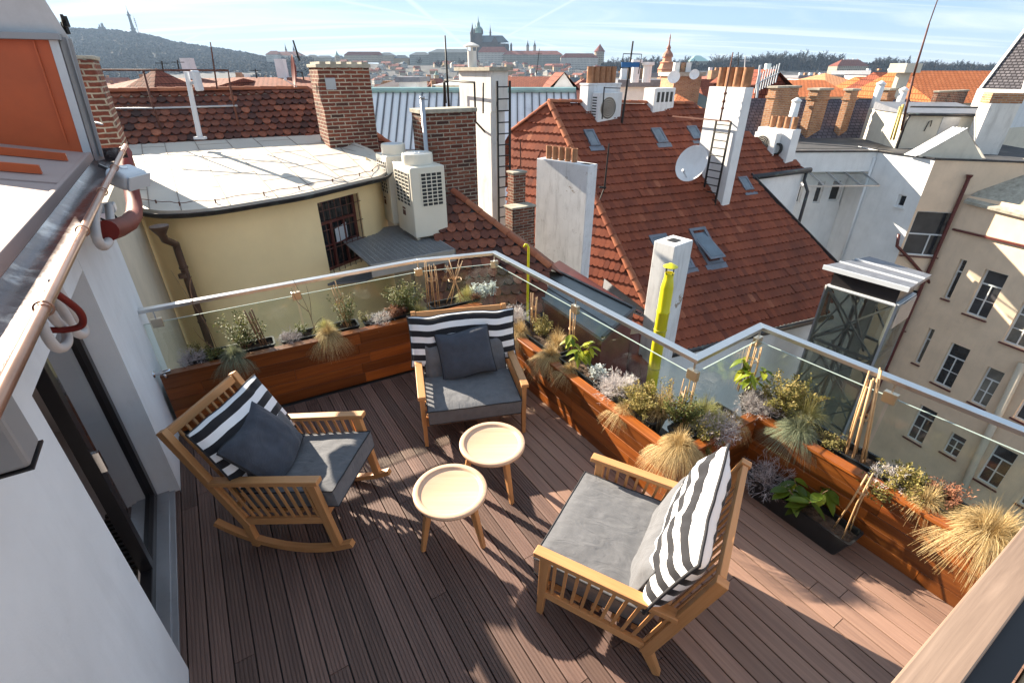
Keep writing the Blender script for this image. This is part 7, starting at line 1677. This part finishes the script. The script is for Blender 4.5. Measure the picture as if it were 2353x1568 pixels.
y = 1360; t = thing('cathedral', 'dark gothic cathedral with a tall green topped tower and spires', 'cathedral', DP(1126, 140, y)); z = t.location.z; X = lambda u: DP(u, 120, y).x-t.location.x; Zv = lambda v: zat(y, v)-z
m = MB(); m.box(X(1108), -16, 0, X(1150), 16, Zv(98)); m.box(X(1083), -14, 0, X(1110), 14, Zv(92)); m.lathe([(17, 0), (17, Zv(101))], (X(1152), 0, 0), 10); m.build('nave', M['dark_stone'], t, world=False)
m = MB(); a, b = X(1104), X(1154); h0, h1 = Zv(98), Zv(82); m.add([(a, -17, h0), (b, -17, h0), (b, 17, h0), (a, 17, h0), (a, 0, h1), (b, 0, h1), (b+16, 0, h0)], [(0, 1, 5, 4), (1, 6, 5), (6, 2, 5), (2, 3, 4, 5), (3, 0, 4)]); m.build('nave_roof', M['far_slate'], t, world=False)
m = MB(); m.box(X(1130), -26, 0, X(1144), -16, Zv(100)); m.add([(X(1129), -27, Zv(100)), (X(1145), -27, Zv(100)), (X(1145), 0, Zv(100)), (X(1129), 0, Zv(100)), (X(1137), -27, Zv(86)), (X(1137), 0, Zv(83))], [(0, 4, 5, 3), (1, 2, 5, 4), (0, 1, 4)]); m.build('transept', M['dark_stone'], t, world=False)
for u, vt, vs, w, yy in ((1087, 52, 78, 6, -6), (1094, 54, 78, 5, 10)): spire(t, X(u), yy, 0, w, Zv(vt), 'dark_stone', 'dark_stone', top=Zv(vs), n=6)
m = MB(); m.box(X(1093), -20, 0, X(1109), -2, Zv(78)); o = m.build('great_tower', M['dark_stone'], t, world=False)
m = MB(); c = X(1101); m.lathe([(10.5, Zv(78)), (10.5, Zv(75)), (8, Zv(74)), (8, Zv(67)), (9, Zv(66)), (5, Zv(62)), (3.6, Zv(58)), (4.2, Zv(56)), (1.5, Zv(50)), (.8, Zv(44)), (0, Zv(37))], (c, -11, 0), 10); m.build('spire', M['copper_green'], o, world=False)
for dx, dy in ((-9, -9), (9, -9), (-9, 9), (9, 9)): m = MB(); m.lathe([(1.5, Zv(80)), (1.5, Zv(72)), (0, Zv(66))], (c+dx, -11+dy, 0), 6); m.build('pinnacle', M['dark_stone'], o, world=False)
spire(t, X(1127), 0, Zv(83), 2.2, Zv(56), 'dark_stone', 'dark_stone', 'fleche', top=Zv(76))
for k in range(7): a = -1.2+.4*k; m = MB(); m.lathe([(1.6, 0), (1.6, Zv(104+abs(k-3))), (0, Zv(97+abs(k-3)*1.4))], (X(1152)+cos(a)*24, sin(a)*24, 0), 6); m.build('buttress', M['dark_stone'], t, world=False)
y = 1340; t = thing('church', 'church with twin pale pointed towers behind the long palace', 'church', DP(1220, 128, y)); z = t.location.z; m = MB(); m.box(-14, 0, 0, 14, 12, zat(y, 119)-z); m.build('nave', M['w_cream'], t, world=False)
for u, vt in ((1212, 91), (1228, 92)): spire(t, DP(u, 110, y).x-t.location.x, 0, 0, 4.6, zat(y, vt)-z, 'stone', 'far_slate', top=zat(y, 107)-z, n=4)
for u, vt, vb, y, lab in ((777, 116, 146, 1250, 'slim green church spire left of the castle'), (1003, 160, 186, 420, 'dark onion church tower among the roofs below the castle')): p = DP(u, vb, y); t = thing('church_tower', lab, 'tower', p); spire(t, 0, 0, 0, y*.0042, zat(y, vt)-p.z, 'w_cream', 'copper_green', top=zat(y, vt+13)-p.z)
t = bld('pavilion', 'columned garden pavilion with a green copper roof among the far trees', 'pavilion', 1585, 1628, 141, 164, 1100, 30, 128, 'w_grey', 'teal')
t = bld('villa', 'pale villa with a big dark red mansard roof on the far plateau', 'villa', 1924, 1996, 152, 170, 980, 28, 137, 'w_cream', 'pantile', chim_=4)
# small roofs of the quarter below the castle
HP = []
def proto(i):
    t = thing('town_house', 'x', 'house', (0, 0, 0)); rr = random.Random(200+i); X, Y, h, r = rr.uniform(5, 9), rr.uniform(5, 7), 15, 15+rr.uniform(4, 6); m = MB(); m.box(-X, -Y, 0, X, Y, h); m.build('wall', M[('w_cream', 'w_white', 'w_ochre', 'w_white', 'w_cream')[i]], t, world=False)
    m = MB(); ix = X*(.45 if i % 2 else 1.02); o = .3; m.add([(-X-o, -Y-o, h), (X+o, -Y-o, h), (X+o, Y+o, h), (-X-o, Y+o, h), (-ix, 0, r), (ix, 0, r)], [(0, 1, 5, 4), (1, 2, 5), (2, 3, 4, 5), (3, 0, 4), (3, 2, 1, 0)]); rf = m.build('roof', M[('pantile', 'far_red', 'far_red', 'far_slate', 'pantile')[i]], t, world=False)
    for k in range(1+i % 2): m = MB(); x = rr.uniform(-.6, .6)*X; m.box(x-.6, .4, r-2.5, x+.6, 1.6, r+1.4); m.build('chimney', M['white_paint'] if k else M['br_orange'], rf, world=False)
    HP.append(t)
for i in range(5): proto(i)
used = set()
def put(i, loc, rz, s, label, group):
    if i not in used: used.add(i); t = HP[i]
    else: t = copy_tree(HP[i])
    t.location = loc; t.rotation_euler = (0, 0, rz); t.scale = s; t['label'] = label; t['group'] = group
rr = random.Random(31)
for k in range(150):
    y = rr.uniform(860, 1240); u = rr.uniform(700, 1400); x = (u-CX)*CT*y/FPX; s = rr.uniform(.8, 1.25)
    put(rr.randrange(5), (x, y, hgt(x, y)-4), rr.uniform(-.6, .6), (s, s, .62*s), 'small old house crowded on the slope below the castle', 'crowded houses below the castle')
for k in range(230):
    y = 95*(8.2**rr.random()) if k < 150 else rr.uniform(350, 850); u = rr.uniform(150, 2450); x = (u-CX)*CT*y/FPX; s = rr.uniform(.9, 1.5); top = 3-y*rr.uniform(.006, .03)-rr.uniform(0, 2)
    put(rr.randrange(5), (x, y, -18.3), rr.choice((0, pi/2))+rr.uniform(-.35, .35), (s, s, (top+18.3)/20.2), 'old town house with steep roof far across the rooftops', 'old town houses across the rooftops')
# ---- nearer neighbours, each placed where it stands ----
M['terracotta'] = plain('terracotta_stone', (.52, .24, .14), .85, 0, .2, .6); M['terracotta_dark'] = plain('terracotta_roof', (.32, .13, .08), .7, 0, .2, .6)
def tin():
    y = 27; P0 = DP(1100, 345, 21); A, B = DP(820, 212, 32), DP(1322, 212, 32)
    t = thing('tin_roofed_house', 'house with a long pale standing seam tin roof behind the weathered tower', 'house', (A+B)/2-UP*6); d = (B-A).normalized(); dn = Vector((d.y, -d.x, 0))
    if dn.y > 0: dn = -dn
    lo = dn*9.5-UP*8.6; m = MB(); m.poly([A+lo, B+lo+d*1.5, B, A]); rf = m.build('roof', M['seam_roof'], t)
    m = MB(); n = 30
    for k in range(n+1): a = A.lerp(B, k/n); b = a+lo; m.bar(a+UP*.06, b+UP*.06, .07, .10, up=dn+UP)
    m.build('standing_seam', M['dark_seam'], rf)
    for j in (.33, .66): m = MB(); m.bar(A+lo*j+UP*.09, B+lo*j+UP*.09, .12, .06); m.build('snow_rail', M['lead'], rf)
    m = MB(); m.tube([A+UP*.1, B+UP*.1], .16, 8); m.build('ridge_cap', M['teal'], t); m = MB(); m.poly([A-UP*.02, B-UP*.02, B-dn*9-UP*8, A-dn*9-UP*8]); m.build('rear_slope', M['seam_roof'], t)
    skirt(t, [A+lo, B+lo], -18, M['cream_wall'])
M['dark_seam'] = plain('dark_seam', (.13, .13, .14), .5, .3)
tin()
def nb(lab, *a, **k): return bld('neighbour_house', lab, 'house', *a, **k)
nb('house with long dark red roof behind the pale tin roof', 1163, 1276, 205, 214, 46, 9, 176, 'cream_pale', 'pantile', 'gable', base=-18, chim_=0)
nb('white gabled house end right of the long dark red roof', 1266, 1322, 207, 214, 40, 8, 166, 'white_paint', 'pantile', 'front', base=-18)
nb('house with slate blue roof left of the pale tin roof ridge', 846, 922, 208, 216, 42, 9, 184, 'white_paint', 'slate_roof', 'hip', base=-18)
nb('white flat topped block behind the pale tin roof', 916, 958, 189, 214, 43, 5, None, 'white_paint', 'lead', 'flat', base=-18)
nb('peach house with pale roof left of the weathered tower', 1000, 1060, 196, 212, 50, 9, 186, 'cream_pale', 'seam_roof', 'hip', base=-18)
nb('long red roofed house behind the weathered beaver tail roof, left part', 232, 470, 205, 215, 30, 8, 180, 'cream_pale', 'pantile', 'gable', base=-18, chim_=1)
nb('long red roofed house behind the weathered beaver tail roof, right part', 475, 712, 206, 215, 33, 8, 178, 'cream_pale', 'pantile', 'gable', base=-18, chim_=1)
nb('steep little pyramid roof above the red roofs at the left', 297, 350, 206, 215, 26, 3.2, 157, 'cream_pale', 'pantile', 'hip', base=-18)
nb('white house behind the ridge stack with many small chimneys', 1425, 1530, 200, 235, 52, 10, 186, 'white_paint', 'lead', 'flat', base=-18, chim_=4)
nb('orange tiled lower house right of the box stack with vents', 1545, 1626, 262, 290, 36, 7, 216, 'cream_pale', 'orange_roof', 'hip', base=-18)
nb('ochre block of old stacks behind the tall white stack', 1550, 1612, 176, 220, 44, 4, None, 'br_orange', 'br_cap', 'flat', base=-18, chim_=3)
nb('dark red gabled house right behind the tall white stack', 1738, 1806, 196, 225, 38, 8, 160, 'pantile', 'pantile', 'front', base=-18)
nb('house with verdigris copper roof beyond the brick stack row', 1778, 1852, 198, 220, 75, 16, 168, 'cream_pale', 'teal', 'hip', base=-18, chim_=1)
nb('small bright orange roofed house behind the second brick stack', 1826, 1948, 222, 232, 42, 9, 184, 'cream_pale', 'orange_roof', 'gable', base=-18)
nb('large pale orange hipped roof house behind the slate roof', 1900, 2085, 226, 236, 50, 16, 168, 'cream_pale', 'peach_roof', 'hip', base=-18)
nb('orange roofed house left of the leaning mast', 2035, 2120, 224, 236, 46, 9, 176, 'cream_pale', 'orange_roof', 'gable', base=-18)
nb('dark red roofed house behind the leaning mast', 2085, 2158, 232, 240, 41, 9, 166, 'cream_pale', 'pantile', 'gable', base=-18)
nb('long orange pantiled house right of the leaning mast', 2150, 2420, 236, 244, 38, 10, 163, 'cream_pale', 'orange_roof', 'gable', base=-18)
nb('white terrace houses with chimneys far behind the orange roofs', 1835, 1935, 180, 190, 130, 10, None, 'white_paint', 'lead', 'flat', base=-18, chim_=5)
nb('pale grey topped blocks behind the orange roof ridge', 2000, 2130, 172, 180, 120, 14, None, 'white_paint', 'lead', 'flat', base=-18, chim_=3)
nb('cream blocks with white chimneys left of the terracotta spire', 1400, 1510, 178, 200, 120, 14, None, 'white_paint', 'lead', 'flat', base=-18, chim_=6)
nb('cream blocks behind the ladder of the tall white stack', 1620, 1745, 182, 200, 110, 12, 170, 'w_cream', 'far_red', 'hip', base=-18, chim_=5)
# terracotta church spire
y = 260; p = DP(1528, 172, y); t = thing('church_tower', 'terracotta church tower with a lantern and a needle spire', 'tower', p); Zv = lambda v: zat(y, v)-p.z
m = MB(); w = 3.6; m.lathe([(w*1.1, -18), (w*1.05, Zv(160)), (w*1.15, Zv(159)), (w, Zv(156)), (w*.8, Zv(146)), (w*.95, Zv(144)), (w*.62, Zv(141)), (w*.55, Zv(133)), (w*.7, Zv(131))], (0, 0, 0), 8); m.build('shaft', M['terracotta'], t, world=False)
m = MB(); m.lathe([(w*.7, Zv(131)), (w*.6, Zv(124)), (w*.3, Zv(117)), (w*.22, Zv(113)), (w*.3, Zv(111)), (w*.1, Zv(103)), (w*.07, Zv(90)), (w*.1, Zv(88)), (0, Zv(76))], (0, 0, 0), 10); m.build('spire', M['terracotta_dark'], t, world=False)
# slate spire at the right edge
y = 26; p = DP(2318, 212, y); t = thing('slate_spire', 'grey slate pyramid spire with white trim at the right edge', 'spire', Vector((p.x, p.y, p.z))); Zv = lambda v: zat(y, v)-p.z; w = .82
m = MB(); m.add([(-w, -w, Zv(204)), (w, -w, Zv(204)), (w, w, Zv(204)), (-w, w, Zv(204)), (0, 0, Zv(-10))], [(0, 1, 4), (1, 2, 4), (2, 3, 4), (3, 0, 4)]); s_ = m.build('roof', M['slate_fine'], t, world=False)
m = MB(); m.box(-w*1.1, -w*1.1, Zv(204)-1.6, w*1.1, w*1.1, Zv(204)-.01); m.build('base', M['white_paint'], t, world=False)
m = MB()
for a, b in ((-w, -w), (w, -w), (-w, w), (w, w)): m.bar((a, b, Zv(204)), (0, 0, Zv(-10)), .12, .1, up=(0, 1, 0))
m.build('hip_trim', M['white_paint'], s_, world=False); t.rotation_euler = (0, 0, radians(25))
# aerials and dishes among the far roofs
for u, v, y, r, lab in ((1548, 178, 42, .42, 'white dish on the ochre stacks'), (1595, 172, 43, .34, 'smaller white dish right of the ochre stacks dish')): dish(lab, DP(u, v, y-3), (-.4, -.85, .3), r)
for u0, v0, u1, v1, y, lab in ((1695, 210, 1696, 120, 40, 'thin aerial rod behind the tall white stack'), (1708, 190, 1712, 128, 42, 'pale pole with a round head behind the tall white stack'), (1232, 172, 1239, 112, 60, 'hair thin aerial before the castle slope'), (376, 168, 371, 140, 30, 'aerial on the red roof at the left'), (412, 165, 407, 138, 30, 'second aerial on the red roof at the left'), (590, 180, 586, 158, 33, 'small aerial on the right part of the red roof')):
    m = MB(); m.tube([DP(u0, v0, y), DP(u1, v1, y)], .045, 5, r2=.03); d = Vector((.35, 0, 0)); q = DP(u0, v0, y).lerp(DP(u1, v1, y), .8); m.bar(q-d, q+d, .03, .03); m.thing('aerial', M['black'] if 'pale' not in lab else M['lamp_grey'], lab, 'antenna')
t = thing('grid_antenna', 'white grid antenna beside the tall white stack pots', 'antenna', DP(1745, 200, 21)); m = MB(); y = 21
for k in range(9): q = DP(1738+6*k, 192-3*k, y); m.bar(q-UP*.32, q+UP*.32, .03, .03)
m.bar(DP(1736, 193, y), DP(1790, 167, y), .03, .03); m.build('grid', M['lamp_grey'], t); m = MB(); m.tube([DP(1738, 225, y), DP(1746, 150, y)], .04, 6); m.build('pole', M['lamp_grey'], t)
for u, vt in ((1457, 138), (1484, 143)): y = 45; p = DP(u, 190, y); m = MB(); m.lathe([(.34, 0), (.34, zat(y, vt+8)-p.z), (.5, zat(y, vt+7)-p.z), (.5, zat(y, vt)-p.z), (0, zat(y, vt)-p.z)], p, 10); m.thing('flue_pipe', M['white_paint'], 'white flue with dark cap, %s of the pair behind the ridge stack' % ('taller' if u < 1470 else 'shorter'), 'pipe', group='pair of white flues behind the ridge stack')
c = chim('chimney_stack', 'tall cream corbelled chimney behind the orange brick stack', 'chimney', 2076, 146, 34, 2066, 2100, zb=-2, mat='cream_pale', cap='cream_pale', capo=.35, caph=.5)
c = chim('brick_stack', 'wide dark brick stack before the long orange pantiled house', 'chimney', 2158, 209, 27.5, 2146, 2226, zb=-2, mat='br_dark', cap='br_cap')
# ---- air ----
def haze():
    m = MB(); m.box(-2600, -60, -24, 2600, 2950, 250); o = m.build('haze', bpy.data.materials.new('haze_air')); mt = o.data.materials[0]; mt.use_nodes = True; nt = mt.node_tree; nt.nodes.clear(); out = nt.nodes.new('ShaderNodeOutputMaterial'); v = nt.nodes.new('ShaderNodeVolumePrincipled')
    v.inputs['Color'].default_value = (.5, .7, 1, 1); v.inputs['Density'].default_value = .00008; v.inputs['Anisotropy'].default_value = .15; nt.links.new(v.outputs[0], out.inputs['Volume']); tag(o, kind='stuff')
haze()
